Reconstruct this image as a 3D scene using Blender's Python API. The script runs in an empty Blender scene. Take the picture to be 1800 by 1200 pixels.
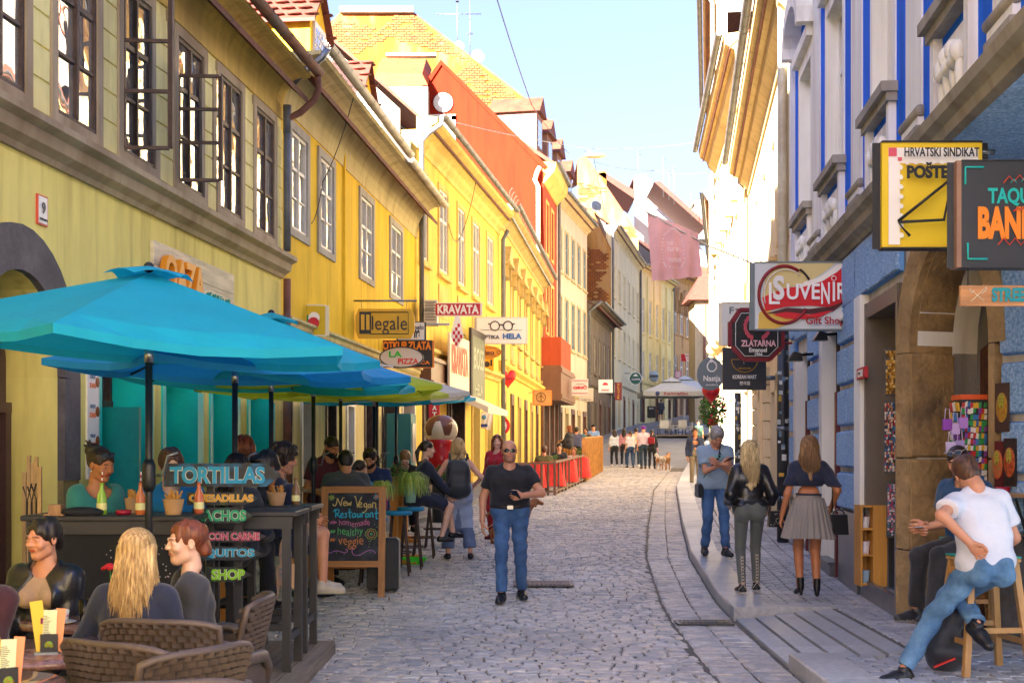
import bpy,bmesh,math,random
import numpy as np
from mathutils import Vector,Matrix,Euler
random.seed(7);np.random.seed(7)
SC=bpy.context.scene
COL=SC.collection
R=math.radians
PI=math.pi
F=2300.0;EYE=1.6;HOR=795.0
# ------------------------- camera
cam_d=bpy.data.cameras.new('camera');cam=bpy.data.objects.new('camera',cam_d);COL.objects.link(cam)
cam.location=(0,0,EYE);cam.rotation_euler=(PI/2,0,0)
cam_d.lens=46.0;cam_d.sensor_width=36.0;cam_d.shift_y=195/1800.0
cam_d.clip_start=0.1;cam_d.clip_end=3000
cam_d.dof.use_dof=True;cam_d.dof.focus_distance=12.5;cam_d.dof.aperture_fstop=7.1
SC.camera=cam
# ------------------------- sky, sun, exposure
SUN_EL,SUN_AZ=R(24),R(32)
w=bpy.data.worlds.new('World');SC.world=w;w.use_nodes=True
nt=w.node_tree;nt.nodes.clear()
wo=nt.nodes.new('ShaderNodeOutputWorld');bg=nt.nodes.new('ShaderNodeBackground')
sky=nt.nodes.new('ShaderNodeTexSky');sky.sky_type='NISHITA';sky.sun_disc=False
sky.sun_elevation=SUN_EL;sky.sun_rotation=PI+SUN_AZ;sky.air_density=.8;sky.dust_density=2.5;sky.ozone_density=1.0
tc=nt.nodes.new('ShaderNodeTexCoord');mp=nt.nodes.new('ShaderNodeMapping');mp.inputs['Scale'].default_value=(1.2,1.2,5.0)
nz=nt.nodes.new('ShaderNodeTexNoise');nz.inputs['Scale'].default_value=2.2;nz.inputs['Detail'].default_value=7;nz.inputs['Roughness'].default_value=.55
cr=nt.nodes.new('ShaderNodeValToRGB');cr.color_ramp.elements[0].position=.45;cr.color_ramp.elements[1].position=.78
cr.color_ramp.elements[0].color=(.35,.35,.35,1);cr.color_ramp.elements[1].color=(.9,.9,.9,1)
mx=nt.nodes.new('ShaderNodeMixRGB');mx.inputs[2].default_value=(1.95,2.35,3.4,1)
nt.links.new(tc.outputs['Generated'],mp.inputs[0]);nt.links.new(mp.outputs[0],nz.inputs[0]);nt.links.new(nz.outputs[0],cr.inputs[0])
nt.links.new(cr.outputs[0],mx.inputs[0]);nt.links.new(sky.outputs[0],mx.inputs[1]);tn=nt.nodes.new('ShaderNodeMixRGB');tn.blend_type='MULTIPLY';tn.inputs[0].default_value=1;tn.inputs[2].default_value=(.435,.430,.535,1);nt.links.new(mx.outputs[0],tn.inputs[1]);nt.links.new(tn.outputs[0],bg.inputs[0])
bg.inputs[1].default_value=0.05;nt.links.new(bg.outputs[0],wo.inputs[0])
sd=bpy.data.lights.new('sun','SUN');sd.energy=3.8;sd.angle=R(.55);sd.color=(1.0,.90,.74)
sun=bpy.data.objects.new('sun',sd);COL.objects.link(sun)
dirv=Vector((math.sin(SUN_AZ)*math.cos(SUN_EL),math.cos(SUN_AZ)*math.cos(SUN_EL),-math.sin(SUN_EL)))
sun.rotation_euler=dirv.to_track_quat('-Z','Y').to_euler()
SC.view_settings.view_transform='Standard';SC.view_settings.look='None';SC.view_settings.gamma=1
SC.view_settings.exposure=4.25;SC.view_settings.use_curve_mapping=False
SC.cycles.max_bounces=12;SC.cycles.diffuse_bounces=10;SC.cycles.glossy_bounces=3;SC.cycles.transparent_max_bounces=8;SC.cycles.transmission_bounces=6
SC.cycles.caustics_reflective=False;SC.cycles.caustics_refractive=False;SC.cycles.sample_clamp_indirect=6
SC.cycles.use_denoising=True
# ------------------------- materials
def lin(c):
	if isinstance(c,str):
		c=[int(c[i:i+2],16)/255 for i in(0,2,4)]
		return tuple(((x/12.92) if x<=.04045 else((x+.055)/1.055)**2.4) for x in c)
	return tuple(c)
_M={}
def mat(name,col=(.5,.5,.5),rough=.7,var=.12,sc=3.0,bump=.15,bs=60,metal=0.0,stretch=(1,1,1),world=False,dirt=None,dirt_sc=1.2,dirt_amt=.5,spec=.5,kind=None,trans=0,sss=0,coat=0,sheen=0,c2=None,bd=.004,streak=0):
	if name in _M:return _M[name]
	m=bpy.data.materials.new(name);m.use_nodes=True;n=m.node_tree;N=n.nodes;L=n.links
	b=N['Principled BSDF'];col=lin(col)
	b.inputs['Roughness'].default_value=rough;b.inputs['Metallic'].default_value=metal;b.inputs['Specular IOR Level'].default_value=spec
	if trans:b.inputs['Transmission Weight'].default_value=trans
	if coat:b.inputs['Coat Weight'].default_value=coat
	if sheen:b.inputs['Sheen Weight'].default_value=sheen
	if sss:
		b.inputs['Subsurface Weight'].default_value=sss;b.inputs['Subsurface Radius'].default_value=(.012,.004,.002);b.inputs['Subsurface Scale'].default_value=1.0
	if world:co=N.new('ShaderNodeNewGeometry').outputs['Position']
	else:co=N.new('ShaderNodeTexCoord').outputs['Object']
	mpn=N.new('ShaderNodeMapping');mpn.inputs['Scale'].default_value=stretch;L.new(co,mpn.inputs[0])
	out=None
	def noise(s,d=4,v=mpn):
		t=N.new('ShaderNodeTexNoise');t.inputs['Scale'].default_value=s;t.inputs['Detail'].default_value=d;L.new(v.outputs[0],t.inputs[0]);return t
	if var>0:
		t=noise(sc);r=N.new('ShaderNodeValToRGB');L.new(t.outputs[0],r.inputs[0])
		r.color_ramp.elements[0].position=.3;r.color_ramp.elements[1].position=.7
		hi=lin(c2) if c2 is not None else tuple(min(1,x*(1+var)) for x in col)
		r.color_ramp.elements[0].color=(*[x*(1-var) for x in col],1);r.color_ramp.elements[1].color=(*hi,1)
		out=r.outputs[0]
		t2=noise(sc*9);mm=N.new('ShaderNodeMixRGB');mm.blend_type='MULTIPLY';mm.inputs[0].default_value=min(1,var*1.5)
		L.new(out,mm.inputs[1]);L.new(t2.outputs[0],mm.inputs[2])
		br=N.new('ShaderNodeBrightContrast');br.inputs[1].default_value=.0;L.new(mm.outputs[0],br.inputs[0]);out=mm.outputs[0]
		g=N.new('ShaderNodeMixRGB');g.blend_type='MULTIPLY';g.inputs[0].default_value=1;k=1/(1-min(1,var*1.5)*.5);g.inputs[2].default_value=(k,k,k,1);L.new(out,g.inputs[1]);out=g.outputs[0]
	if streak and out:
		ms=N.new('ShaderNodeMapping');ms.inputs['Scale'].default_value=(3.2,3.2,.22);L.new(co,ms.inputs[0]);t=noise(1.6,7,ms);r=N.new('ShaderNodeValToRGB');L.new(t.outputs[0],r.inputs[0]);r.color_ramp.elements[0].position=.5;r.color_ramp.elements[1].position=.72;r.color_ramp.elements[0].color=(1,1,1,1);r.color_ramp.elements[1].color=(.62,.56,.50,1)
		d=N.new('ShaderNodeMixRGB');d.blend_type='MULTIPLY';d.inputs[0].default_value=streak;L.new(out,d.inputs[1]);L.new(r.outputs[0],d.inputs[2]);out=d.outputs[0]
	if dirt is not None:
		t=noise(dirt_sc,8);r=N.new('ShaderNodeValToRGB');L.new(t.outputs[0],r.inputs[0]);r.color_ramp.elements[0].position=.5;r.color_ramp.elements[1].position=.66
		ml=N.new('ShaderNodeMath');ml.operation='MULTIPLY';ml.inputs[1].default_value=dirt_amt;L.new(r.outputs[0],ml.inputs[0])
		d=N.new('ShaderNodeMixRGB');L.new(ml.outputs[0],d.inputs[0]);d.inputs[2].default_value=(*lin(dirt),1)
		if out:L.new(out,d.inputs[1])
		else:d.inputs[1].default_value=(*col,1)
		out=d.outputs[0]
	if out:L.new(out,b.inputs['Base Color'])
	else:b.inputs['Base Color'].default_value=(*col,1)
	if bump>0:
		t=noise(bs,3);bn=N.new('ShaderNodeBump');bn.inputs['Strength'].default_value=bump;bn.inputs['Distance'].default_value=bd
		L.new(t.outputs[0],bn.inputs['Height']);L.new(bn.outputs[0],b.inputs['Normal'])
	_M[name]=m;return m
def plain(name,col,rough=.5,metal=0,**k):return mat(name,col,rough,var=0,bump=0,metal=metal,**k)
def glassm(name='window_glass',col=(.02,.025,.03),wav=.6,rough=.02,metal=0.0,wsc=2.6):
	if name in _M:return _M[name]
	m=bpy.data.materials.new(name);m.use_nodes=True;n=m.node_tree;b=n.nodes['Principled BSDF']
	b.inputs['Base Color'].default_value=(*col,1);b.inputs['Roughness'].default_value=rough;b.inputs['IOR'].default_value=2.3;b.inputs['Specular IOR Level'].default_value=1.0;b.inputs['Metallic'].default_value=metal
	g=n.nodes.new('ShaderNodeNewGeometry');t=n.nodes.new('ShaderNodeTexNoise');t.inputs['Scale'].default_value=wsc;t.inputs['Detail'].default_value=1.5
	bn=n.nodes.new('ShaderNodeBump');bn.inputs['Strength'].default_value=wav;bn.inputs['Distance'].default_value=.02
	n.links.new(g.outputs['Position'],t.inputs[0]);n.links.new(t.outputs[0],bn.inputs['Height']);n.links.new(bn.outputs[0],b.inputs['Normal'])
	_M[name]=m;return m
def clearglass(name='clear_glass',col=(1,1,1)):
	if name in _M:return _M[name]
	m=plain(name,col,.02,trans=1.0);m.node_tree.nodes['Principled BSDF'].inputs['IOR'].default_value=1.3;return m
def woodm(name,col,rough=.55,axis=2,sc=1.0,var=.3,bump=.3,world=False):
	st=[14,14,14];st[axis]=1.2
	return mat(name,col,rough,var=var,sc=1.6*sc,bump=bump,bs=9*sc,stretch=tuple(st),world=world)
	# ------------------------- object helpers
def wloc(o):
	v=Vector((0,0,0))
	while o is not None:v+=o.location;o=o.parent
	return v
def setp(o,label=None,cat=None,group=None,kind=None):
	if label:o['label']=label
	if cat:o['category']=cat
	if group:o['group']=group
	if kind:o['kind']=kind
	return o
def thing(name,label,cat,loc=(0,0,0),rz=0,group=None,kind=None):
	o=bpy.data.objects.new(name,None);COL.objects.link(o);o.location=loc;o.empty_display_size=.1
	if rz:o.rotation_euler=(0,0,rz)
	return setp(o,label,cat,group,kind)
def addmesh(name,me,parent=None,loc=None):
	o=bpy.data.objects.new(name,me);COL.objects.link(o)
	if parent is not None:o.parent=parent
	if loc is not None:o.location=loc
	return o
def kids(o):return[c for c in bpy.data.objects if c.parent is o]
_KIDS={}
def copy_tree(o,parent=None,table=None):
	if table is None:
		table={}
		for c in bpy.data.objects:
			if c.parent is not None:table.setdefault(c.parent.name,[]).append(c)
	c=o.copy();COL.objects.link(c);c.parent=parent
	for ch in table.get(o.name,[]):copy_tree(ch,c,table)
	return c
class MB:
	"""collects geometry (in an optional local frame) and links it as ONE mesh object"""
	def __init__(s,M=None):s.v=[];s.f=[];s.mi=[];s.M=M;s.cur=0;s.sm=[];s.smooth=False
	def add(s,vs,fs):
		n=len(s.v)
		if s.M is not None:vs=[s.M@Vector(v) for v in vs]
		s.v+=[tuple(v) for v in vs]
		for f in fs:s.f.append([i+n for i in f]);s.mi.append(s.cur);s.sm.append(s.smooth)
		return s
	def box(s,a,b,bev=0):
		(x0,y0,z0),(x1,y1,z1)=[min(p,q) for p,q in zip(a,b)],[max(p,q) for p,q in zip(a,b)]
		if bev:
			e=bev
			lay=[]
			for z,i in((z0,e),(z0+e,0),(z1-e,0),(z1,e)):
				if i:lay+=[(x0+e,y0+e,z),(x1-e,y0+e,z),(x1-e,y1-e,z),(x0+e,y1-e,z)]
				else:lay+=[(x0,y0,z),(x1,y0,z),(x1,y1,z),(x0,y1,z)]
			fs=[(3,2,1,0),(12,13,14,15)]
			for k in range(3):
				for j in range(4):a_,b_=k*4+j,k*4+(j+1)%4;fs.append((a_,b_,b_+4,a_+4))
			return s.add(lay,fs)
		return s.add([(x0,y0,z0),(x1,y0,z0),(x1,y1,z0),(x0,y1,z0),(x0,y0,z1),(x1,y0,z1),(x1,y1,z1),(x0,y1,z1)],
[(3,2,1,0),(4,5,6,7),(0,1,5,4),(1,2,6,5),(2,3,7,6),(3,0,4,7)])
	def bar(s,p,q,wd,ht=None,up=(0,0,1)):
		ht=wd if ht is None else ht
		p,q=Vector(p),Vector(q);d=(q-p).normalized();u=Vector(up)
		if abs(d.dot(u))>.98:u=Vector((0,1,0))
		a=d.cross(u).normalized();b=a.cross(d).normalized();a*=wd/2;b*=ht/2
		return s.add([p-a-b,p+a-b,p+a+b,p-a+b,q-a-b,q+a-b,q+a+b,q-a+b],
[(3,2,1,0),(4,5,6,7),(0,1,5,4),(1,2,6,5),(2,3,7,6),(3,0,4,7)])
	def tube(s,pts,r,n=8,cap=True):
		pts=[Vector(p) for p in pts];rs=r if hasattr(r,'__len__') else[r]*len(pts)
		vs=[];prev=None
		for i,p in enumerate(pts):
			d=(pts[min(i+1,len(pts)-1)]-pts[max(i-1,0)])
			if d.length<1e-9:d=Vector((0,0,1))
			d.normalize()
			if prev is None:
				u=Vector((0,0,1)) if abs(d.z)<.9 else Vector((1,0,0));a=d.cross(u).normalized()
			else:a=(prev-d*prev.dot(d)).normalized()
			prev=a;b=d.cross(a)
			for k in range(n):
				t=2*PI*k/n;vs.append(p+(a*math.cos(t)+b*math.sin(t))*rs[i])
		fs=[(i*n+k,i*n+(k+1)%n,(i+1)*n+(k+1)%n,(i+1)*n+k) for i in range(len(pts)-1) for k in range(n)]
		if cap:fs+=[tuple(range(n))[::-1],tuple(range((len(pts)-1)*n,len(pts)*n))]
		sm=s.smooth;s.smooth=True;s.add(vs,fs);s.smooth=sm;return s
	def cyl(s,p,q,r,n=12,r2=None):return s.tube([p,q],[r,r if r2 is None else r2],n)
	def lathe(s,c,prof,n=20,cap=True):
		c=Vector(c);vs=[]
		for(r,z) in prof:
			for k in range(n):t=2*PI*k/n;vs.append(c+Vector((r*math.cos(t),r*math.sin(t),z)))
		m=len(prof);fs=[(i*n+k,i*n+(k+1)%n,(i+1)*n+(k+1)%n,(i+1)*n+k) for i in range(m-1) for k in range(n)]
		if cap:fs+=[tuple(range(n))[::-1],tuple(range((m-1)*n,m*n))]
		sm=s.smooth;s.smooth=True;s.add(vs,fs);s.smooth=sm;return s
	def ball(s,c,r,n=12,m=8,sc=(1,1,1)):
		c=Vector(c);vs=[c+Vector((0,0,-r*sc[2]))]
		for i in range(1,m):
			ph=-PI/2+PI*i/m
			for k in range(n):t=2*PI*k/n;vs.append(c+Vector((r*sc[0]*math.cos(ph)*math.cos(t),r*sc[1]*math.cos(ph)*math.sin(t),r*sc[2]*math.sin(ph))))
		vs.append(c+Vector((0,0,r*sc[2])));L=len(vs)-1
		fs=[(0,1+(k+1)%n,1+k) for k in range(n)]
		for i in range(m-2):fs+=[(1+i*n+k,1+i*n+(k+1)%n,1+(i+1)*n+(k+1)%n,1+(i+1)*n+k) for k in range(n)]
		fs+=[(L,1+(m-2)*n+k,1+(m-2)*n+(k+1)%n) for k in range(n)]
		sm=s.smooth;s.smooth=True;s.add(vs,fs);s.smooth=sm;return s
	def prism(s,poly,ext,ax=None):
		"""poly: list of 3D points (planar), ext: extrusion vector"""
		n=len(poly);e=Vector(ext);vs=[Vector(p) for p in poly]+[Vector(p)+e for p in poly]
		fs=[tuple(range(n))[::-1],tuple(range(n,2*n))]+[(i,(i+1)%n,n+(i+1)%n,n+i) for i in range(n)]
		return s.add(vs,fs)
	def sheet(s,grid):
		"""grid: list of rows of points"""
		m=len(grid[0]);vs=[p for r in grid for p in r]
		return s.add(vs,[(i*m+k,i*m+k+1,(i+1)*m+k+1,(i+1)*m+k) for i in range(len(grid)-1) for k in range(m-1)])
	def sweep(s,path,prof,closed=False):
		"""path: list of 3D pts; prof: list of (side, up) offsets; side is horizontal perpendicular"""
		P=[Vector(p) for p in path];vs=[]
		for i,p in enumerate(P):
			d=P[min(i+1,len(P)-1)]-P[max(i-1,0)];d.z=0;d.normalize();sd_=Vector((d.y,-d.x,0))
			for a,b in prof:vs.append(p+sd_*a+Vector((0,0,b)))
		m=len(prof);fs=[]
		for i in range(len(P)-1):
			for k in range(m if closed else m-1):fs.append((i*m+k,i*m+(k+1)%m,(i+1)*m+(k+1)%m,(i+1)*m+k))
		if closed:fs+=[tuple(range(m)),tuple(range((len(P)-1)*m,len(P)*m))[::-1]]
		return s.add(vs,fs)
	def build(s,name,mats,parent=None,label=None,cat=None,group=None,kind=None,world=True,recalc=True,loc=None):
		if not isinstance(mats,(list,tuple)):mats=[mats]
		if not s.v:s.v=[(0,0,0)]*3;s.f=[(0,1,2)];s.mi=[0];s.sm=[False]
		co=np.array(s.v,dtype=np.float64)
		off=np.zeros(3)
		if parent is not None and world:off=np.array(wloc(parent))
		elif parent is None and kind!='structure':
			if loc is None:
				a,b=co.min(0),co.max(0);off=np.array([(a[0]+b[0])/2,(a[1]+b[1])/2,a[2]])
			else:off=np.array(loc)
		co=co-off
		me=bpy.data.meshes.new(name);me.from_pydata(co.tolist(),[],s.f)
		for m in mats:me.materials.append(m)
		me.polygons.foreach_set('material_index',s.mi);me.polygons.foreach_set('use_smooth',s.sm)
		if recalc and len(s.f)<60000:
			bm=bmesh.new();bm.from_mesh(me);bmesh.ops.recalc_face_normals(bm,faces=bm.faces);bm.to_mesh(me);bm.free()
		me.update()
		o=addmesh(name,me,parent)
		if parent is None:o.location=off
		return setp(o,label,cat,group,kind)
def solo(name,mb,mats,label,cat,group=None,**k):return mb.build(name,mats,None,label,cat,group,**k)
def struct(name,mb,mats,**k):return mb.build(name,mats,None,kind='structure',**k)
def W(x,y,s):return Vector(((x-900)/s,F/s,EYE-(y-HOR)/s))
def gz(Y):
	P=[(-20,0),(14,0),(19,.2),(34,.58),(55,.95),(61,1.08),(80,2.3),(114,4.1),(150,6.6),(260,14)]
	for(a,za),(b,zb) in zip(P,P[1:]):
		if Y<=b:
			t=max(0,(Y-a)/(b-a));return za+(zb-za)*t
	return P[-1][1]
_tc={}
def textmesh(txt,bold=0.0,extr=0.0):
	key=(txt,bold,extr)
	if key in _tc:return _tc[key]
	c=bpy.data.curves.new('lettering','FONT');c.body=txt;c.size=1;c.extrude=.5;c.offset=bold;c.resolution_u=4;c.align_x='LEFT'
	ob=bpy.data.objects.new('tmp',c);me=bpy.data.meshes.new_from_object(ob)
	n=len(me.vertices);co=np.zeros(n*3);me.vertices.foreach_get('co',co);co=co.reshape(-1,3)
	fs=[tuple(p.vertices) for p in me.polygons]
	bpy.data.objects.remove(ob);bpy.data.curves.remove(c);bpy.data.meshes.remove(me)
	_tc[key]=(co,fs);return _tc[key]
def text(txt,o,u,v,wd,ht,m,parent,depth=.004,bold=0.0,name='lettering',mb=None,sag=0):
	co,fs=textmesh(txt,bold)
	if len(co)==0:return None
	a,b=co.min(0),co.max(0);o,u,v=Vector(o),Vector(u).normalized(),Vector(v).normalized();nn=u.cross(v)
	k=(co-a)/np.maximum(b-a,1e-6)
	pts=np.array(o)[None,:]+k[:,0:1]*wd*np.array(u)[None,:]+k[:,1:2]*ht*np.array(v)[None,:]+k[:,2:3]*depth*np.array(nn)[None,:]
	t=mb or MB();t.add(pts.tolist(),fs)
	if mb:return None
	return t.build(name,m,parent,recalc=False)
	# ------------------------- ground
KERB=[(-1.5,-30),(2.0,3.0),(2.03,7.0),(2.05,9.8),(2.12,12.5),(2.23,14.6),(2.44,17.9),(3.04,23.4),(4.4,35),(6,46),(8.4,62),(12.5,85),(18,112)]
LWALL=[(-14,-30),(-6.0,-8),(-4.95,2.6),(-3.35,19.0),(-2.25,30.8),(-.43,43.07),(1.47,61.7),(2.3,67.6),(4.47,78),(6.96,92),(10.9,112),(15.4,125.7),(19.9,137.7)]
RWALL=[(.0,-30),(1.6,-8),(4.9,3),(4.9,7.15),(3.46,11.6),(4.235,19.7),(6.0,33.1),(7.2,46),(9.6,62),(14.2,90),(19,112)]
def lerpx(P,Y):
	if Y<=P[0][1]:return P[0][0]
	for(xa,ya),(xb,yb) in zip(P,P[1:]):
		if Y<=yb:return xa+(xb-xa)*(Y-ya)/(yb-ya)
	(xa,ya),(xb,yb)=P[-2:]
	return xb+(xb-xa)*(Y-yb)/(yb-ya)
def kx(Y):return lerpx(KERB,Y)
def lx(Y):return lerpx(LWALL,Y)
def rx(Y):return lerpx(RWALL,Y)
CURBH=.12
def stone_mat(name,c1,c2,rough,vs,bs=45,bump=.5,c3=None):
	if name in _M:return _M[name]
	m=bpy.data.materials.new(name);m.use_nodes=True;n=m.node_tree;N=n.nodes;L=n.links;b=N['Principled BSDF']
	g=N.new('ShaderNodeNewGeometry');v=N.new('ShaderNodeTexVoronoi');v.inputs['Scale'].default_value=vs;L.new(g.outputs['Position'],v.inputs[0])
	sp=N.new('ShaderNodeSeparateColor');L.new(v.outputs['Color'],sp.inputs[0])
	r=N.new('ShaderNodeValToRGB');L.new(sp.outputs[0],r.inputs[0]);r.color_ramp.elements[0].color=(*c1,1);r.color_ramp.elements[1].color=(*c2,1)
	e=r.color_ramp.elements.new(.85);e.color=(*(c3 or c2),1)
	t=N.new('ShaderNodeTexNoise');t.inputs['Scale'].default_value=.5;t.inputs['Detail'].default_value=6;L.new(g.outputs['Position'],t.inputs[0])
	m2=N.new('ShaderNodeMixRGB');m2.blend_type='OVERLAY';m2.inputs[0].default_value=.5;L.new(r.outputs[0],m2.inputs[1]);L.new(t.outputs[0],m2.inputs[2])
	t3=N.new('ShaderNodeTexNoise');t3.inputs['Scale'].default_value=22;t3.inputs['Detail'].default_value=4;L.new(g.outputs['Position'],t3.inputs[0])
	m3=N.new('ShaderNodeMixRGB');m3.blend_type='OVERLAY';m3.inputs[0].default_value=.45;L.new(m2.outputs[0],m3.inputs[1]);L.new(t3.outputs[0],m3.inputs[2])
	L.new(m3.outputs[0],b.inputs['Base Color'])
	rr=N.new('ShaderNodeMapRange');L.new(t3.outputs[0],rr.inputs[0]);rr.inputs[3].default_value=rough-.12;rr.inputs[4].default_value=rough+.2;L.new(rr.outputs[0],b.inputs['Roughness'])
	t2=N.new('ShaderNodeTexNoise');t2.inputs['Scale'].default_value=bs;t2.inputs['Detail'].default_value=3;L.new(g.outputs['Position'],t2.inputs[0])
	bn=N.new('ShaderNodeBump');bn.inputs['Strength'].default_value=bump;bn.inputs['Distance'].default_value=.006;L.new(t2.outputs[0],bn.inputs['Height']);L.new(bn.outputs[0],b.inputs['Normal'])
	_M[name]=m;return m
M_COB=stone_mat('cobble_granite',(.31,.315,.33),(.50,.495,.50),.58,8.0,c3=(.55,.50,.44))
M_PAV=stone_mat('paver_concrete',(.29,.31,.345),(.44,.455,.48),.5,6.0,60,.3)
M_KERB=stone_mat('kerb_granite',(.33,.35,.37),(.44,.45,.46),.45,.9,120,.25)
M_JOINT=mat('joint_sand',(.12,.11,.095),.9,var=.3,sc=3,bump=.4,bs=80,world=True)
M_ASPH=mat('grey_paving',(.15,.16,.185),.6,var=.25,sc=1.5,bump=.4,bs=25,world=True)
M_GROUND=mat('ground_earth',(.11,.10,.09),.9,var=.3,sc=.3,world=True)
g=MB();ys=[-60,-20,0,14,19,34,55,61,80,114,150,260,700]
g.sheet([[(x,y,gz(y)-.25) for x in(-700,-60,-8,0,20,60,700)] for y in ys])
struct('ground',g,M_GROUND,recalc=False)
road=thing('road',None,None,kind='structure')
ysr=[-26+1.0*i for i in range(88)]
g=MB();g.sheet([[(lx(y)-.2,y,gz(y)-.012),((lx(y)+kx(y))/2,y,gz(y)-.012),(kx(y)+.05,y,gz(y)-.012)] for y in ysr])
g.build('road_bed',M_JOINT,road,recalc=False)
g=MB();g.sheet([[(lx(y)-.2,y,gz(y)),(kx(y),y,gz(y))] for y in[55+2*i for i in range(50)]])
g.build('road_paving',M_ASPH,road,recalc=False)
def stone_mesh(seed,hx=.5,hy=.5,e=.09,h=.06,dome=.012):
	rnd=random.Random(seed);vs=[]
	for ring,(z,ins) in enumerate(((-h,.0),(-.012,.0),(.0,e))):
		for sx,sy in((-1,-1),(1,-1),(1,1),(-1,1)):
			vs.append((sx*(hx-ins)*(1+rnd.uniform(-.05,.05)),sy*(hy-ins)*(1+rnd.uniform(-.07,.07)),z+rnd.uniform(-.002,.002)))
	vs.append((0,0,dome*.6))
	fs=[]
	for k in range(2):
		for j in range(4):a,b=k*4+j,k*4+(j+1)%4;fs.append((a,b,b+4,a+4))
	fs+=[(8,9,12),(9,10,12),(10,11,12),(11,8,12)]
	return vs,fs
def bulk_stones(lst,name,m,parent,variants,label=None):
	"""lst: (x,y,z,sx,sy,rz,variant)"""
	nv=len(variants[0][0]);V=np.array([v for v,f in variants]);FQ=variants[0][1]
	A=np.array([l[:7] for l in lst]);n=len(A)
	P=V[A[:,6].astype(int)].copy()
	P[:,:,0]*=A[:,3:4];P[:,:,1]*=A[:,4:5]
	c,s_=np.cos(A[:,5:6]),np.sin(A[:,5:6]);X=P[:,:,0]*c-P[:,:,1]*s_;Y=P[:,:,0]*s_+P[:,:,1]*c
	P[:,:,0]=X+A[:,0:1];P[:,:,1]=Y+A[:,1:2];P[:,:,2]+=A[:,2:3]
	fs=[]
	base=[tuple(f) for f in FQ]
	for i in range(n):
		o=i*nv;fs+=[tuple(j+o for j in f) for f in base]
	me=bpy.data.meshes.new(name);me.from_pydata(P.reshape(-1,3).tolist(),[],fs);me.materials.append(m);me.update()
	o=addmesh(name,me,parent);setp(o,label,kind='stuff');return o
def in_view(x,y,z,mar=25):
	if y<1:return False
	s=F/y;px=900+x*s;py=HOR-(z-EYE)*s
	return-mar<px<1800+mar and-mar<py<1200+mar
def lay(lst,name,m,parent,nind=290,stuffname=None,label=None,e=.09,dome=.012):
	var=[stone_mesh(i,e=e,dome=dome) for i in range(12)]
	mes=[]
	for v,f in var:
		me=bpy.data.meshes.new(name);me.from_pydata(v,[],f);me.materials.append(m);me.update();mes.append(me)
	lst.sort(key=lambda l:l[1])
	ind=[l for l in lst if in_view(l[0],l[1],l[2],0)][:nind];ids=set(id(l) for l in ind)
	for l in ind:
		o=addmesh(name,mes[l[6]],parent,(l[0],l[1],l[2]));o.scale=(l[3],l[4],1);o.rotation_euler=(0,0,l[5])
	rest=[l for l in lst if id(l) not in ids]
	bulk_stones(rest,stuffname or name+'s',m,parent,var,label)
rnd=random.Random(3)
cob=[]
y=6.4;row=0
while y<58:
	dy=(.122 if y<26 else .18);dx0=.165 if y<26 else .25
	x=lx(y)-.1+rnd.uniform(0,.15);xe=kx(y)-.62
	while x<xe:
		wd=dx0*rnd.uniform(.8,1.25)
		if x+wd>xe:wd=xe-x
		if wd<.06:break
		xc=x+wd/2;wob=.07*math.sin(xc*2*PI/1.7+.6*math.sin(y*.8))+.02*math.sin(xc*5+y)
		yy=y+wob+rnd.uniform(-.008,.008)
		slope=.07*2*PI/1.7*math.cos(xc*2*PI/1.7+.6*math.sin(y*.8))
		cob.append((xc,yy,gz(yy)+rnd.uniform(-.004,.007),wd*.95,dy*rnd.uniform(.86,.97),math.atan(slope)*.8+rnd.uniform(-.05,.05),rnd.randrange(12)))
		x+=wd
	y+=dy;row+=1
lay(cob,'cobblestone',M_COB,road,290,'cobblestones',e=.06,dome=.006)
gut=[]
for k in range(2):
	y=6.0
	while y<50:
		d=rnd.uniform(.15,.24) if y<30 else .3;yc=y+d/2;xc=kx(yc)-.16-.29*k;sl=(kx(yc+.2)-kx(yc-.2))/.4
		gut.append((xc,yc,gz(yc)+rnd.uniform(-.003,.003),.284*rnd.uniform(.97,1),d*.955,-math.atan(sl)+rnd.uniform(-.015,.015),rnd.randrange(12)));y+=d
lay(gut,'gutter_stone',M_COB,road,180,'gutter_stones',e=.05,dome=.004)
M_IRON=mat('cast_iron',(.05,.052,.06),.45,var=.2,metal=.7,bump=.4,bs=60)
def cover(c,wd,dp,label,rz=0):
	t=thing('manhole_cover',label,'manhole cover',c,rz);m=MB()
	m.box((-wd/2-.04,-dp/2-.04,0),(wd/2+.04,dp/2+.04,.012));m.build('frame',M_IRON,t,world=False)
	for i in range(9):
		for j in range(5):
			if(i+j)%2:continue
	m=MB()
	for i in range(12):
		for j in range(6):
			a=-wd/2+wd*(i+.5)/12;b=-dp/2+dp*(j+.5)/6;m.box((a-wd/30,b-dp/16,.012),(a+wd/30,b+dp/16,.02))
	m.build('grating',M_IRON,t,world=False)
c=W(955,1032,150);cover((c.x,c.y,gz(c.y)+.008),.62,.5,'square iron manhole cover in the cobbles behind the walking bald man')
c=W(1228,1098,188);cover((c.x+.05,c.y,gz(c.y)+.008),.45,.22,'narrow iron drain grate in the gutter by the end of the kerb')
pavement=thing('pavement',None,None,kind='structure')
ysr=[-6+.5*i for i in range(250)]
def pz(Y):
	return gz(Y)+CURBH
g=MB();rows=[]
for y in ysr:
	x0=kx(y)+(.36 if not 9.4<y<12.9 else 1.0)
	rows.append([(x0-.1,y,pz(y)-.012),(rx(y)+.3 if y<60 else rx(y)+.8,y,pz(y)-.012)])
g.sheet(rows);g.build('pavement_bed',M_JOINT,pavement,recalc=False)
pv=[];y=6.0;row=0
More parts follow.
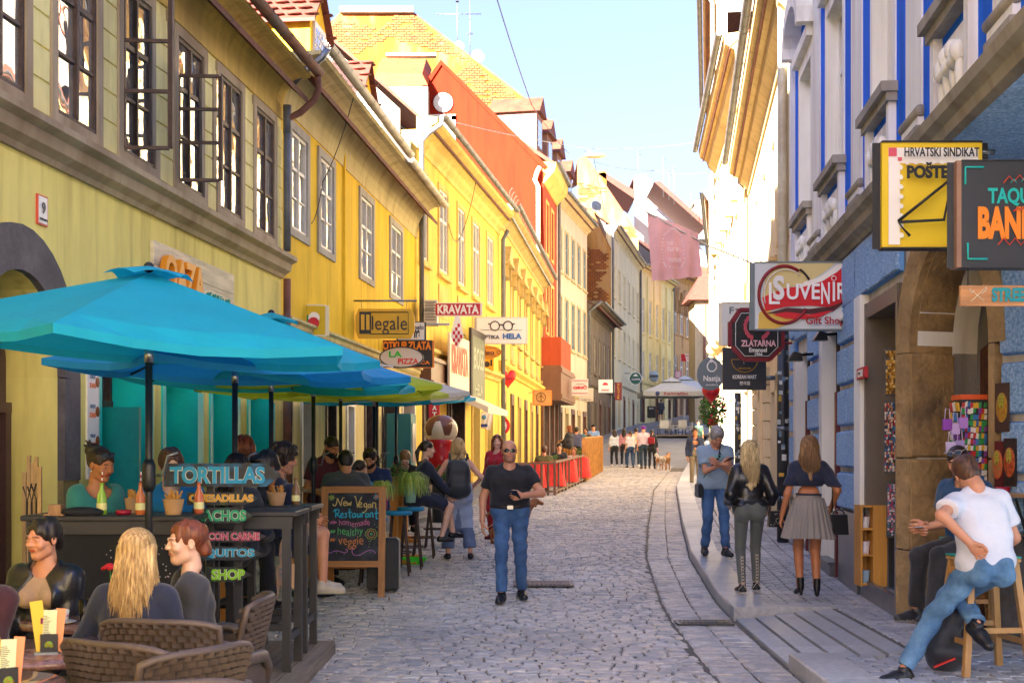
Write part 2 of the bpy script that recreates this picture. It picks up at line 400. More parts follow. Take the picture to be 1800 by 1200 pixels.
while y<44:
	d=.205 if y<24 else .3
	x0=kx(y)+(.36 if not 9.3<y<12.7 else .98);xe=rx(y)+.02
	x=x0
	k=0
	wdt=.112 if y<24 else .16
	while x<xe:
		off=(k%2)*d/2
		pv.append((x+wdt/2,y+off+d/2,pz(y+off)+rnd.uniform(-.0015,.0015),wdt*.955,d*.965,-.09+rnd.uniform(-.008,.008),rnd.randrange(12)));x+=wdt;k+=1
	y+=d;row+=1
lay(pv,'paver',M_PAV,pavement,290,'pavers',e=.05,dome=.0)
g=MB();g.sheet([[(kx(y)+.3,y,pz(y)+.004),(rx(y)+.5,y,pz(y)+.004)] for y in[44+2*i for i in range(40)]]);g.build('far_paving',M_ASPH,pavement,recalc=False)
kerb=thing('kerb',None,None,kind='structure')
def kerbstone(y0,y1,ztop0=None,ztop1=None,x0o=0,x1o=.36,gap=.006):
	m=MB();y0+=gap;y1-=gap;n=3
	pr=[]
	for i in range(n+1):
		y=y0+(y1-y0)*i/n;h=CURBH if ztop0 is None else ztop0+(ztop1-ztop0)*i/n
		x=kx(y);z=gz(y)
		pr.append([(x+x0o,y,z-.1),(x+x0o,y,z+h-.012),(x+x0o+.012,y,z+h),(x+x1o,y,z+h),(x+x1o,y,z-.1)])
	m.sheet(pr);m.add(pr[0],[(0,1,2,3,4)]);m.add(pr[-1],[(0,1,2,3,4)])
	m.build('kerb_stone',M_KERB,kerb)
y=12.6
while y<60:d=1.0 if y<30 else 1.6;kerbstone(y,y+d);y+=d
y=9.7
while y>4:kerbstone(y-1.1,y);y-=1.1
for i in range(5):
	for(ya,yb) in((9.75,11.2),(11.2,12.5)):
		m=MB();pr=[]
		xa,xb=.02+.185*i,.02+.185*(i+1)-.022;za=.015+i*.022
		for y in(ya+.01,(ya+yb)/2,yb-.01):pr.append([(kx(y)+xa,y,gz(y)-.05),(kx(y)+xa,y,gz(y)+za),(kx(y)+xb,y,gz(y)+za+.012),(kx(y)+xb,y,gz(y)-.05)])
		m.sheet(pr);m.add(pr[0],[(0,1,2,3)]);m.add(pr[-1],[(0,1,2,3)]);m.build('kerb_stone',M_KERB,kerb)
m=MB();m.prism([(kx(12.55),12.52,gz(12.5)-.05),(kx(12.55)+1.0,12.52,gz(12.5)-.05),(kx(12.55)+1.0,12.75,gz(12.5)-.05),(kx(12.6)+.0,12.75,gz(12.5)-.05)],(0,0,.05+CURBH+.004));m.build('kerb_stone',M_KERB,kerb)
g=MB();g.sheet([[(kx(y),y,gz(y)-.02),(kx(y)+1.1,y,gz(y)-.0)] for y in(9.6,10.5,11.5,12.8)]);g.build('ramp_bed',M_JOINT,kerb,recalc=False)
lp=MB();rws=[];y0_=16.0;rws.append([(lx(18.9)-.1,18.9,gz(19)-.05),(lx(18.9)+1.19,18.9,gz(19)-.05),(lx(18.9)+1.2,18.9,gz(19)-.05),(lx(18.9)+1.2,18.9,gz(19)-.06)])
for i in range(60):
	y=19+i*1.6;x0=lx(y)-.1;x1=lx(y)+(1.6 if y>24 else 1.2)
	rws.append([(x0,y,gz(y)+.09),(x1-.01,y,gz(y)+.09),(x1,y,gz(y)+.08),(x1,y,gz(y)-.05)])
lp.sheet(rws);struct('left_pavement',lp,M_ASPH,recalc=False)
# ------------------------- facades
M_TILE=mat('roof_tile',(.11,.026,.012),.8,var=.35,sc=2,bump=.6,bs=20,world=True,bd=.03)
M_LEAD=mat('zinc',(.20,.22,.24),.4,var=.2,metal=.8)
M_RUST=mat('rusty_gutter',(.19,.075,.045),.75,var=.35,sc=4,dirt=(.10,.09,.085),dirt_sc=3,dirt_amt=.8)
M_GUT=mat('cream_gutter',(.50,.47,.36),.5,var=.2,sc=3,dirt=(.3,.22,.12),dirt_sc=2)
M_PIPE=mat('grey_pipe',(.13,.14,.155),.5,var=.25,sc=3)
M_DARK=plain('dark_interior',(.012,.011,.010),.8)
M_GLASS=glassm('window_glass',(.66,.65,.58),.55,wsc=2.0,metal=.75)
M_GLASSF=glassm('far_glass',(.45,.48,.5),.5,metal=.6)
M_SHOPG=glassm('shop_glass',(.10,.10,.10),.15,metal=.2)
def wallmat(name,col,dirt=None,amt=.45,var=.12,rough=.85,bump=.25):
	dirt=None if dirt is None else[q*.78 for q in dirt]
	return mat(name,col,rough,var=var*1.3,sc=.9,spec=.15,streak=.65,bump=bump,bs=35,stretch=(1,1,.35),world=True,dirt=dirt,dirt_sc=.9,dirt_amt=min(.8,amt*1.4),bd=.008)
class FW:
	def __init__(s,A,B,side):
		s.A=Vector((*A,0));s.B=Vector((*B,0));d=(s.B-s.A);s.L=d.length;s.U=d/s.L
		s.N=Vector((s.U.y,-s.U.x,0)) if side=='L' else Vector((-s.U.y,s.U.x,0))
		s.Mx=Matrix(((s.U.x,s.N.x,0,s.A.x),(s.U.y,s.N.y,0,s.A.y),(0,0,1,0),(0,0,0,1)))
	def mb(s):return MB(s.Mx)
	def u_at(s,px,d=0):
		"""u where the picture column px meets the wall (offset d outward)"""
		k=(px-900)/F
		A=s.A+s.N*d;return(k*A.y-A.x)/(s.U.x-k*s.U.y)
	def z_at(s,px,py,d=0):
		u=s.u_at(px,d);p=s.A+s.N*d+s.U*u;return EYE-(py-HOR)*p.y/F
	def p(s,u,d,z):return s.Mx@Vector((u,d,z))
def arc_pts(u0,u1,zs,zt,n=12):
	c=(u0+u1)/2;r=(u1-u0)/2
	return[(c-r*math.cos(PI*i/n),zs+(zt-zs)*math.sin(PI*i/n)) for i in range(n+1)]
def wall_sheet(fw,z0,z1,ops,m,parent,u0=0,u1=None,th=.3,name='wall',d0=0,revm=None,back=True):
	u1=fw.L if u1 is None else u1
	b=fw.mb();us=sorted(set([u0,u1]+[o[0] for o in ops]+[o[1] for o in ops]));zs=sorted(set([z0,z1]+[o[2] for o in ops]+[o[3] for o in ops]))
	us=[u for u in us if u0<=u<=u1];zs=[z for z in zs if z0<=z<=z1]
	for ua,ub in zip(us,us[1:]):
		for za,zb in zip(zs,zs[1:]):
			uc,zc=(ua+ub)/2,(za+zb)/2
			if any(o[0]<uc<o[1] and o[2]<zc<o[3] for o in ops):continue
			b.add([(ua,d0,za),(ub,d0,za),(ub,d0,zb),(ua,d0,zb)],[(0,1,2,3)])
	b.cur=1
	for o in ops:
		a,c_,za,zb=o[:4];rise=o[4] if len(o)>4 else 0;t=o[5] if len(o)>5 else th
		if not rise:
			b.add([(a,d0,za),(a,d0,zb),(a,d0-t,zb),(a,d0-t,za)],[(0,1,2,3)]);b.add([(c_,d0,za),(c_,d0,zb),(c_,d0-t,zb),(c_,d0-t,za)],[(0,1,2,3)])
			b.add([(a,d0,zb),(c_,d0,zb),(c_,d0-t,zb),(a,d0-t,zb)],[(0,1,2,3)]);b.add([(a,d0,za),(c_,d0,za),(c_,d0-t,za),(a,d0-t,za)],[(0,1,2,3)])
		else:
			zs_=zb-rise
			b.add([(a,d0,za),(a,d0,zs_),(a,d0-t,zs_),(a,d0-t,za)],[(0,1,2,3)]);b.add([(c_,d0,za),(c_,d0,zs_),(c_,d0-t,zs_),(c_,d0-t,za)],[(0,1,2,3)])
			P=arc_pts(a,c_,zs_,zb)
			for(p,q),(r_,s_) in zip(P,P[1:]):
				b.cur=0;b.add([(p,d0,q),(r_,d0,s_),(r_,d0,zb),(p,d0,zb)],[(0,1,2,3)])
				b.cur=1;b.add([(p,d0,q),(r_,d0,s_),(r_,d0-t,s_),(p,d0-t,q)],[(0,1,2,3)])
	b.cur=0
	if back:
		e=.002
		for ua,ub in zip(us,us[1:]):
			for za,zb in zip(zs,zs[1:]):
				uc,zc=(ua+ub)/2,(za+zb)/2
				if any(o[0]<uc<o[1] and o[2]<zc<o[3] for o in ops):continue
				b.add([(ua,d0-.36,za),(ub,d0-.36,za),(ub,d0-.36,zb),(ua,d0-.36,zb)],[(0,1,2,3)])
		for u in(u0,u1):b.add([(u,d0,z0),(u,d0,z1),(u,d0-.36,z1),(u,d0-.36,z0)],[(0,1,2,3)])
	return b.build(name,[m,revm or m],parent,recalc=False)
def window(fw,u0,u1,z0,z1,parent,fm,gm=None,d=-.12,cols=2,rows=(.0,.36,.68,1.0),fr=.05,bar=.028,trim=None,trimw=.12,sill=None,tside=True,name='window',rise=0,curtain=None,sillext=.06):
	gm=gm or M_GLASS;b=fw.mb();b.cur=0;dp=.05
	def bx(a,c,za,zb,da=d,db=None):b.box((a,da,za),(c,(da+dp) if db is None else db,zb))
	bx(u0,u0+fr,z0,z1);bx(u1-fr,u1,z0,z1);bx(u0+fr,u1-fr,z0,z0+fr);bx(u0+fr,u1-fr,z1-fr,z1)
	iu0,iu1,iz0,iz1=u0+fr,u1-fr,z0+fr,z1-fr
	for c in range(1,cols):
		uc=iu0+(iu1-iu0)*c/cols;bx(uc-bar,uc+bar,iz0,iz1,d+.004,d+dp+.012)
	for r in rows[1:-1]:
		zc=iz1-(iz1-iz0)*r;h=bar*(1.3 if r==rows[1] else .7);bx(iu0,iu1,zc-h,zc+h,d+.008,d+dp-.006)
	mats=[fm]
	if trim:
		b.cur=1;mats.append(trim);tw=trimw;td=.035
		b.box((u0-tw,.001,z0-tw*.8),(u0,td,z1+tw));b.box((u1,.001,z0-tw*.8),(u1+tw,td,z1+tw));b.box((u0,.001,z1),(u1,td,z1+tw));b.box((u0,.001,z0-tw*.8),(u1,td,z0))
	if sill:
		b.cur=len(mats);mats.append(sill);b.box((u0-trimw-sillext,.0,z0-.10-trimw*.8*(1 if trim else 0)),(u1+trimw+sillext,.12,z0-.03-trimw*.8*(1 if trim else 0)))
	w_=b.build(name,mats,parent,recalc=False)
	rs=list(rows)
	for c in range(cols):
		for r in range(len(rs)-1):
			a,e=iu0+(iu1-iu0)*c/cols,iu0+(iu1-iu0)*(c+1)/cols;zt,zb=iz1-(iz1-iz0)*rs[r],iz1-(iz1-iz0)*rs[r+1]
			p=fw.mb();k=random.uniform(-.0035,.0035);k2=random.uniform(-.0035,.0035)
			p.add([(a,d+.02+k,zb),(e,d+.02-k,zb),(e,d+.02-k+k2,zt),(a,d+.02+k+k2,zt)],[(0,1,2,3)])
			p.build('pane',gm,w_,recalc=False)
	return w_
def mould(fw,z,prof,m,parent,u0=0,u1=None,name='cornice'):
	"""horizontal moulding: prof = list of (d, z) from wall outwards, closed against the wall"""
	u1=fw.L if u1 is None else u1;b=fw.mb()
	P=[(0,prof[0][1])]+list(prof)+[(0,prof[-1][1])]
	vs=[(u0,d,z+zz) for d,zz in P]+[(u1,d,z+zz) for d,zz in P];n=len(P)
	fs=[(i,(i+1)%n,n+(i+1)%n,n+i) for i in range(n-1)]+[tuple(range(n)),tuple(range(n,2*n))[::-1]]
	b.add(vs,fs);return b.build(name,m,parent,recalc=False)
def roof(fw,z,parent,m=None,over=.45,depth=7,rise=4.2,u0=0,u1=None,back=True,name='roof'):
	u1=fw.L if u1 is None else u1;m=m or M_TILE;b=fw.mb();sl=rise/depth;t=.08
	b.prism([(u0,over,z-over*sl),(u0,-depth,z+rise),(u0,-2*depth,z),(u0,-2*depth,z-t),(u0,-depth,z+rise-t-.05),(u0,over,z-over*sl-t)],fw.Mx.to_3x3().inverted()@(fw.U*(u1-u0)))
	b.build(name,m,parent)
	for u in(u0+.02,u1-.02):
		b=fw.mb()
		b.prism([(u,-.4,z-1),(u,-2*depth+.3,z-1),(u,-2*depth+.3,z-.1),(u,-depth,z+rise-.2),(u,-.4,z+.1)],(.03*(1 if u<(u0+u1)/2 else-1),0,0));b.build('gable',M_GABLE,parent)
def gutter(fw,z,d,m,parent,u0=0,u1=None,r=.08,name='gutter'):
	u1=fw.L if u1 is None else u1;b=fw.mb();n=8
	rows=[]
	for i in range(n+1):
		t=PI+PI*i/n;rows.append((d+r*math.cos(t),z+r*math.sin(t)))
	b.sheet([[(u0,a,c) for a,c in rows],[(u1,a,c) for a,c in rows]])
	rows2=[(d+(r-.012)*math.cos(PI+PI*i/n),z+(r-.012)*math.sin(PI+PI*i/n)) for i in range(n+1)]
	b.sheet([[(u0,a,c) for a,c in rows2],[(u1,a,c) for a,c in rows2]])
	u=u0+.3
	while u<u1:
		b.sheet([[(u,d+(r+.008)*math.cos(PI+PI*i/n),z+(r+.008)*math.sin(PI+PI*i/n)) for i in range(n+1)],[(u+.05,d+(r+.008)*math.cos(PI+PI*i/n),z+(r+.008)*math.sin(PI+PI*i/n)) for i in range(n+1)]]);u+=.9
	return b.build(name,m,parent,recalc=False)
def lhouse(label,A,B,side,name='house'):
	fw=FW(A,B,side);p=(fw.A+fw.B)/2-fw.N*2
	t=thing(name,label,'building',(p.x,p.y,gz(p.y)));return fw,t
M_GABLE=wallmat('gable_plaster',(.20,.185,.165),(.12,.10,.09))
# ======================== HOUSE 1: pale green-yellow with restaurant
M_H1low=wallmat('pale_lime_plaster',(.88,.77,.24),(.76,.66,.20),.3)
M_H1up=wallmat('olive_plaster',(.92,.78,.34),(.74,.58,.26),.4,var=.18)
M_H1fr=wallmat('ochre_frieze',(.68,.50,.14),(.42,.30,.12),.5,var=.2)
M_H1led=wallmat('ledge_stone',(.45,.37,.25),(.28,.20,.12),.5)
M_BROWNW=mat('old_brown_wood',(.065,.038,.028),.6,var=.4,sc=8,bump=.4,bs=40,world=True)
M_TEAL=mat('teal_paint',(.0,.62,.56),.45,var=.12,sc=2,bump=.1,world=True)
M_TEALD=mat('teal_door',(.0,.24,.23),.45,var=.2,sc=2,bump=.1,world=True)
fw1,h1=lhouse('long pale green and ochre house with brown casement windows over the arched door',(-4.95,2.6),(-3.35,19.0),'L')
def Y1(Y):return(Y-2.6)/fw1.U.y
ops=[]
gx=[(176,257,0,2.9),(289,345,0,2.72),(372,412,0,2.72),(438,474,0,2.72)]
gop=[]
for i,(a,b_,za,zb) in enumerate(gx):
	gop.append((fw1.u_at(a),fw1.u_at(b_),za if i==0 else .0,zb,.42,.42))
uarch0,uarch1=fw1.u_at(-62),fw1.u_at(101)
gop.insert(0,(uarch0,uarch1,0,3.12,.85,.55))
M_TR=M_TEAL
wall_sheet(fw1,-.3,4.12,[gop[0]],M_H1low,h1,th=.5,revm=M_H1low,u0=0,u1=fw1.u_at(160))
wall_sheet(fw1,-.3,4.12,gop[1:],M_H1low,h1,th=.45,revm=M_TR,u0=fw1.u_at(160))
wops=[];w1c=[]
for c,hw in((9.1,.42),(10.62,.42),(12.07,.43),(13.56,.44),(15.12,.44),(16.6,.44),(18.12,.44)):
	u=Y1(c);wops.append((u-hw,u+hw,4.62,6.28));w1c.append(u)
for c in(3.4,4.9,6.3,7.7):u=Y1(c);wops.append((u-.43,u+.43,4.62,6.28));w1c.append(u)
wall_sheet(fw1,4.12,6.95,wops,M_H1up,h1,th=.08,name='upper_wall')
sw=sorted(wops);edges=[0]+[e for o in sw for e in(o[0]-.13,o[1]+.13)]+[fw1.L]
for i in range(0,len(edges),2):
	a,b_=edges[i],edges[i+1]
	if b_-a<.1:continue
	m=fw1.mb();z=4.54
	while z<6.2:m.box((a+.015,.0,z+.012),(b_-.015,.02,min(z+.29,6.36)-.012));z+=.29
	m.build('wall_band',M_H1up,h1,recalc=False)
m=fw1.mb();m.box((0,.0,6.42),(fw1.L,.03,6.95));m.build('frieze',M_H1fr,h1)
mould(fw1,4.12,[(.04,0),(.06,.05),(.14,.10),(.16,.2),(.24,.24),(.24,.30),(.05,.36)],M_H1led,h1,name='ledge')
for i,(a,b_,z0,z1) in enumerate(wops):
	cc=w1c[i];py=cc*fw1.U.y+2.6;inview=9.8<py<19
	opened=abs(py-13.56)<.1 or abs(py-15.12)<.1
	wd=window(fw1,a,b_,z0,z1,h1,M_BROWNW,d=-.035,cols=2,rows=(0,.33,.67,1) if inview else(0,.5,1),trim=M_H1led,trimw=.12,fr=.045,bar=.02)
	if opened:
		lf=fw1.mb();ua=a+.02;ang=R(80);wlen=.47;za,zb=z0+.04,z1-.04
		if abs(py-15.12)<.1:zb=z1-.45
		dx,dy=math.cos(ang)*wlen,math.sin(ang)*wlen
		def P(t,z):return(ua+dx*t,.02+dy*t,z)
		for(t,q) in((0.03,.97),):pass
		lf.bar(P(0,za),P(0,zb),.045,.045);lf.bar(P(1,za),P(1,zb),.05,.045)
		for zz in(za,za+(zb-za)*.36,za+(zb-za)*.68,zb):lf.bar(P(.04,zz),P(.96,zz),.04,.035)
		sash=lf.build('sash',M_BROWNW,h1)
		pm=fw1.mb();pm.add([P(.05,za),P(.95,za),P(.95,zb),P(.05,zb)],[(0,1,2,3)]);pm.build('pane',clearglass('clear_pane',(.95,.97,.96)),sash,recalc=False)
		lf=fw1.mb();lf.box((a+.04,-.10,z0+.05),(a+.40,-.075,z1-.05));lf.build('inner_blind',mat('grey_blind',(.07,.065,.075),.8),h1)
m=fw1.mb()
prof=[(0.03,0)]+[(.03+.40*(1-math.cos(t)),.40*math.sin(t)) for t in[PI/2*i/6 for i in range(7)]]+[(.45,.44)]
mould(fw1,6.62,prof,M_H1fr,h1,name='cornice')
roof(fw1,7.1,h1,depth=4.5,rise=4.2,over=.4)
gutter(fw1,7.10,.56,M_RUST,h1,r=.085)
m=fw1.mb();L1=fw1.L
m.tube([(L1-.1,.56,7.02),(L1-.02,.56,6.85),(L1-.02,.5,6.7),(L1-.08,.3,6.5),(L1-.12,.12,6.4),(L1-.12,.12,6.2)],.05,10);m.build('downpipe',M_RUST,h1)
m=fw1.mb();m.tube([(L1-.12,.12,6.25),(L1-.12,.12,4.5)],.055,10);m.tube([(L1-.12,.12,6.6),(L1-.12,.12,6.2)],.06,10);m.build('downpipe',M_PIPE,h1)
m=fw1.mb();m.tube([(L1-.12,.12,4.1),(L1-.12,.12,0)],.055,10);m.build('downpipe',M_RUST,h1)
m=fw1.mb();m.prism([(L1-2.2,.1,7.3),(L1-.3,.2,7.25),(L1-.3,-1.5,8.6),(L1-.9,-1.2,9.6),(L1-2.2,-1.2,9.6)],(0,-.5,0));m.build('dormer',mat('lead_sheet',(.22,.215,.22),.55,var=.35,sc=3,bump=.5,bs=14),h1)
M_GSTONE=mat('grey_stone',(.115,.105,.105),.85,var=.3,sc=3,bump=.6,bs=30,world=True,dirt=(.30,.22,.10),dirt_sc=1.0,dirt_amt=.0)
m=fw1.mb();ow=.33
Pi=arc_pts(uarch0,uarch1,2.27,3.12,18);Po=arc_pts(uarch0-ow,uarch1+ow,2.25,3.50,18)
for i in range(18):
	m.prism([(Pi[i][0],.0,Pi[i][1]),(Pi[i+1][0],.0,Pi[i+1][1]),(Po[i+1][0],.0,Po[i+1][1]),(Po[i][0],.0,Po[i][1])],(0,.07,0))
for(a,b_) in((uarch0-ow,uarch0),(uarch1,uarch1+ow)):m.box((a,0,1.35),(b_,.07,2.26))
m.build('stone_surround',M_GSTONE,h1)
m=fw1.mb()
for(a,b_) in((uarch1,uarch1+ow),):m.box((a,0,-.2),(b_,.055,1.35))
m.build('surround_base',mat('ochre_stone',(.32,.24,.09),.9,var=.3,sc=3,bump=.7,bs=25,world=True,dirt=(.15,.13,.12),dirt_sc=2,dirt_amt=.6),h1)
M_DOOR=mat('purple_brown_door',(.085,.042,.038),.5,var=.25,sc=3,bump=.3,bs=20,world=True)
uc=(uarch0+uarch1)/2
def doorleaf(a,b_,z0,z1,d,parent,m_,open_hole=None):
	b=fw1.mb();b.box((a,d-.06,z0),(b_,d,z1))
	b.box((a,d,z0),(a+.12,d+.03,z1));b.box((b_-.12,d,z0),(b_,d+.03,z1))
	for z in(z0,z0+.75,z0+1.65,z1-.1):b.box((a+.12,d,z),(b_-.12,d+.03,z+.12))
	for za,zb in((z0+.2,z0+.7),(z0+.95,z0+1.6),(z0+1.85,z1-.2)):
		if zb>za:b.box((a+.22,d,za),(b_-.22,d+.018,zb),.008)
	return b.build('door',m_,parent)
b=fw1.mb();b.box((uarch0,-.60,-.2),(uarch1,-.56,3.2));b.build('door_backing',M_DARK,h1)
d1=doorleaf(uarch0+.02,uc-.02,0,3.0,-.5,h1,M_DOOR)
d2=doorleaf(uc+.03,uarch1-.02,2.0,3.02,-.5,h1,M_DOOR)
b=fw1.mb();b.bar((uc+.04,-.45,0),(uc+.04,-.45,2.0),.07,.07);b.bar((uarch1-.08,-.45,0),(uarch1-.08,-.45,2.0),.1,.07);b.bar((uc+.04,-.45,2.0),(uarch1-.04,-.45,2.0),.09,.09);b.build('door_frame',M_DOOR,h1)
b=fw1.mb();b.box((uc+.1,-.57,0),(uarch1-.2,-.53,1.95));b.box((uc+.3,-.53,.9),(uarch1-.5,-.5,1.5));b.build('inner_door',mat('dark_inner_door',(.04,.022,.02),.5),h1)
for i,o in enumerate(gop[1:]):
	a,b_,z0,z1=o[:4]
	m=fw1.mb();m.box((a,-.47,0),(b_,-.43,z1));m.build('shop_window',M_SHOPG,h1)
	m=fw1.mb();fwid=.06
	m.box((a,-.43,0),(a+fwid,-.37,z1-.3));m.box((b_-fwid,-.43,0),(b_,-.37,z1-.3));m.box((a,-.43,2.05),(b_,-.36,2.14));m.box(((a+b_)/2-.03,-.43,0),((a+b_)/2+.03,-.38,2.05))
	if i:m.box((a,-.43,0),(b_,-.36,.55))
	m.build('window_frame',M_BROWNW if i!=1 else M_TEALD,h1)
	m=fw1.mb();tw=.1 if i else .08
	Pi=arc_pts(a,b_,z1-.42,z1,10);Po=arc_pts(a-tw,b_+tw,z1-.42,z1+tw,10)
	for k in range(10):m.prism([(Pi[k][0],.0,Pi[k][1]),(Pi[k+1][0],.0,Pi[k+1][1]),(Po[k+1][0],.0,Po[k+1][1]),(Po[k][0],.0,Po[k][1])],(0,.02,0))
	m.box((a-tw,0,0),(a,.02,z1-.42));m.box((b_,0,0),(b_+tw*2.0,.02,z1-.42));m.build('painted_surround',M_TEAL,h1)
m=fw1.mb();a,b_=gop[1][:2];m.box((a+.35,-.36,0),(a+.40,.25,2.05));m.build('open_door',M_TEALD,h1)
# ======================== HOUSE 2: strong yellow
M_H2=wallmat('egg_yellow_plaster',(.82,.55,.04),(.60,.38,.05),.4,var=.1)
M_H2low=wallmat('pale_yellow_plaster',(.78,.66,.28),(.65,.48,.17),.4)
M_H2cove=wallmat('beige_cove',(.62,.53,.27),(.42,.33,.16),.4)
M_GTRIM=wallmat('grey_window_trim',(.42,.40,.34),(.3,.26,.18),.3)
M_WHITE=mat('white_paint',(.72,.69,.60),.5,var=.1,sc=4,bump=.1,world=True)
fw2,h2=lhouse('egg yellow house with coved cream eaves and grey framed windows',(-3.35,19.0),(-2.25,30.8),'L')
ops=[]
for a,b_ in((510,538),(561,584),(633,654),(686,705)):ops.append((fw2.u_at(a),fw2.u_at(b_),4.95,6.42))
wall_sheet(fw2,3.55,6.75,ops,M_H2,h2,th=.15,name='upper_wall')
for o in ops:window(fw2,*o,h2,M_WHITE,d=-.05,cols=2,rows=(0,.36,.68,1),trim=M_GTRIM,trimw=.14,fr=.05,bar=.02)
gops=[(fw2.u_at(498),fw2.u_at(512),0,2.7),(fw2.u_at(528),fw2.u_at(548),0,2.5),(fw2.u_at(572),fw2.u_at(590),0,2.6),(fw2.u_at(608),fw2.u_at(622),.9,2.5),(fw2.u_at(640),fw2.u_at(660),.3,2.7),(fw2.u_at(671),fw2.u_at(700),.3,3.0),(fw2.u_at(706),fw2.u_at(728),.3,2.8)]
wall_sheet(fw2,-.1,3.4,gops,M_H2low,h2,th=.35)
for i,o in enumerate(gops):
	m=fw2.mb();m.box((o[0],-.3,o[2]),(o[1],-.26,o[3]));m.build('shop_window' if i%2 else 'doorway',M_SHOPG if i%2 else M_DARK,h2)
	m=fw2.mb();f_=.07;m.box((o[0],-.26,o[2]),(o[0]+f_,.03,o[3]));m.box((o[1]-f_,-.26,o[2]),(o[1],.03,o[3]));m.box((o[0]+f_,-.26,o[3]-f_),(o[1]-f_,.03,o[3]));m.box((o[0]+f_,-.26,o[2]),(o[1]-f_,.03,o[2]+f_))
	m.build('shop_frame',M_BROWNW if i in(0,2,4,5) else M_WHITE,h2)
mould(fw2,3.4,[(.05,0),(.1,.05),(.1,.12),(.16,.14),(.16,.18),(.02,.2)],M_H2cove,h2,name='string_course')
prof=[(0.02,0)]+[(.02+.55*(1-math.cos(t)),.75*math.sin(t)) for t in[PI/2*i/8 for i in range(9)]]+[(.6,.80)]
mould(fw2,6.62,prof,M_H2cove,h2,name='coved_eave')
roof(fw2,7.5,h2,depth=4.5,rise=4.4,over=.5)
gutter(fw2,7.50,.70,M_GUT,h2,r=.085,u1=7.0);gutter(fw2,7.42,.68,M_GUT,h2,r=.085,u0=7.05)
m=fw2.mb();m.tube([(-.05,.70,7.42),(-.05,.62,7.3),(-.05,.3,7.05),(-.07,.16,6.9)],.05,10);m.build('downpipe',M_LEAD,h2)
sg=thing('snow_guard','row of thin white metal snow guards along the yellow house gutter','snow guard',fw2.p(0,.45,7.5))
m=fw2.mb();u=.2
while u<fw2.L-.2:m.bar((u,.42,7.5),(u,.50,7.78),.016);u+=.12
m.bar((.2,.45,7.6),(fw2.L-.2,.45,7.6),.012);m.bar((.2,.48,7.7),(fw2.L-.2,.48,7.7),.012);m.build('rail',M_WHITE,sg)
def dormer(fw,u,d0,z0,wd,ht,parent,wm,tilem,rm=None):
	"""box dormer facing the street with pitched tile roof whose ridge runs back"""
	b=fw.mb();b.box((u-wd/2,d0-2.6,z0-.6),(u+wd/2,d0,z0+ht));b.prism([(u-wd/2-.0,d0,z0+ht),(u+wd/2,d0,z0+ht),(u,d0,z0+ht+wd*.5)],(0,-2.6,0));dm=b.build('dormer',wm,parent)
	b=fw.mb()
	for sgn in(-1,1):
		b.prism([(u,d0+.12,z0+ht+wd*.5+.06),(u+sgn*(wd/2+.15),d0+.12,z0+ht-.12),(u+sgn*(wd/2+.15),d0+.12,z0+ht-.18),(u,d0+.12,z0+ht+wd*.5)],(0,-2.8,0))
		for i in range(9):
			for j in range(5):
				t=(j+.5)/5;uu=u+sgn*(t*(wd/2+.15));zz=z0+ht+wd*.5+.07-t*(wd*.5+.18);dd=d0+.05-i*.3-(j%2)*.15
				b.ball((uu,dd,zz),.15,6,4,(1*.75,1,.18))
	b.build('dormer_roof',tilem,dm)
	b=fw.mb();b.box((u-wd*.33,d0,z0+.1),(u+wd*.33,d0+.04,z0+ht-.05));b.build('dormer_frame',M_WHITE,dm)
	for k in(-1,1):
		b=fw.mb();b.box((u+k*wd*.16-wd*.12,d0+.04,z0+.2),(u+k*wd*.16+wd*.12,d0+.045,z0+ht-.15));b.build('pane',M_GLASSF,dm)
M_DTILE=mat('dark_red_tile',(.11,.022,.014),.75,var=.3,sc=5,bump=.4,bs=30,world=True)
dormer(fw2,fw2.u_at(545,-.6),-.45,8.0,1.2,1.15,h2,M_H2,M_DTILE)
dormer(fw2,fw2.u_at(640,-.5),-.45,8.0,1.3,1.05,h2,M_H2,M_DTILE)
m=fw2.mb();m.prism([(fw2.L-.02,-.1,7.4),(fw2.L-.02,-3.2,7.4),(fw2.L-.02,-3.2,10.3),(fw2.L-.02,-2.6,10.2),(fw2.L-.02,-.1,8.9)],(-.25,0,0));m.build('firewall',M_GABLE,h2)
for px,dd in((560,.03),(592,.03),(712,.03)):
	pass
m=fw2.mb();ub=fw2.u_at(602);m.box((ub,0,3.62),(ub+.06,.05,7.0));m.build('corner_strip',M_H2,h2)
# ======================== HOUSE 3: yellow with big cornice
M_H3=wallmat('golden_plaster',(.80,.57,.11),(.60,.40,.09),.35,var=.1)
M_H3c=wallmat('golden_cornice',(.72,.54,.17),(.48,.34,.12),.4)
fw3,h3=lhouse('golden yellow house with heavy cornice above shops and slim white windows',(-2.25,30.8),(-.43,43.07),'L')
ops=[]
for a,b_ in((738,750),(771,786),(804,816),(830,842),(855,866)):ops.append((fw3.u_at(a),fw3.u_at(b_),6.25,8.35))
wall_sheet(fw3,3.9,9.2,ops,M_H3,h3,th=.15,name='upper_wall')
for o in ops:
	window(fw3,*o,h3,M_WHITE,d=-.05,cols=2,rows=(0,.36,1),trim=M_H3c,trimw=.12,fr=.06,bar=.03,sill=M_H3c,gm=M_GLASS)
	m=fw3.mb();m.box((o[0]-.05,.0,4.9),(o[1]+.05,.03,5.9));m.box((o[0]+.12,.03,5.05),(o[1]-.12,.045,5.75));m.build('apron_panel',M_H3c,h3)
gops=[(fw3.u_at(742),fw3.u_at(768),.4,3.3),(fw3.u_at(785),fw3.u_at(815),.4,3.3),(fw3.u_at(828),fw3.u_at(842),.5,3.2),(fw3.u_at(853),fw3.u_at(865),.5,3.0)]
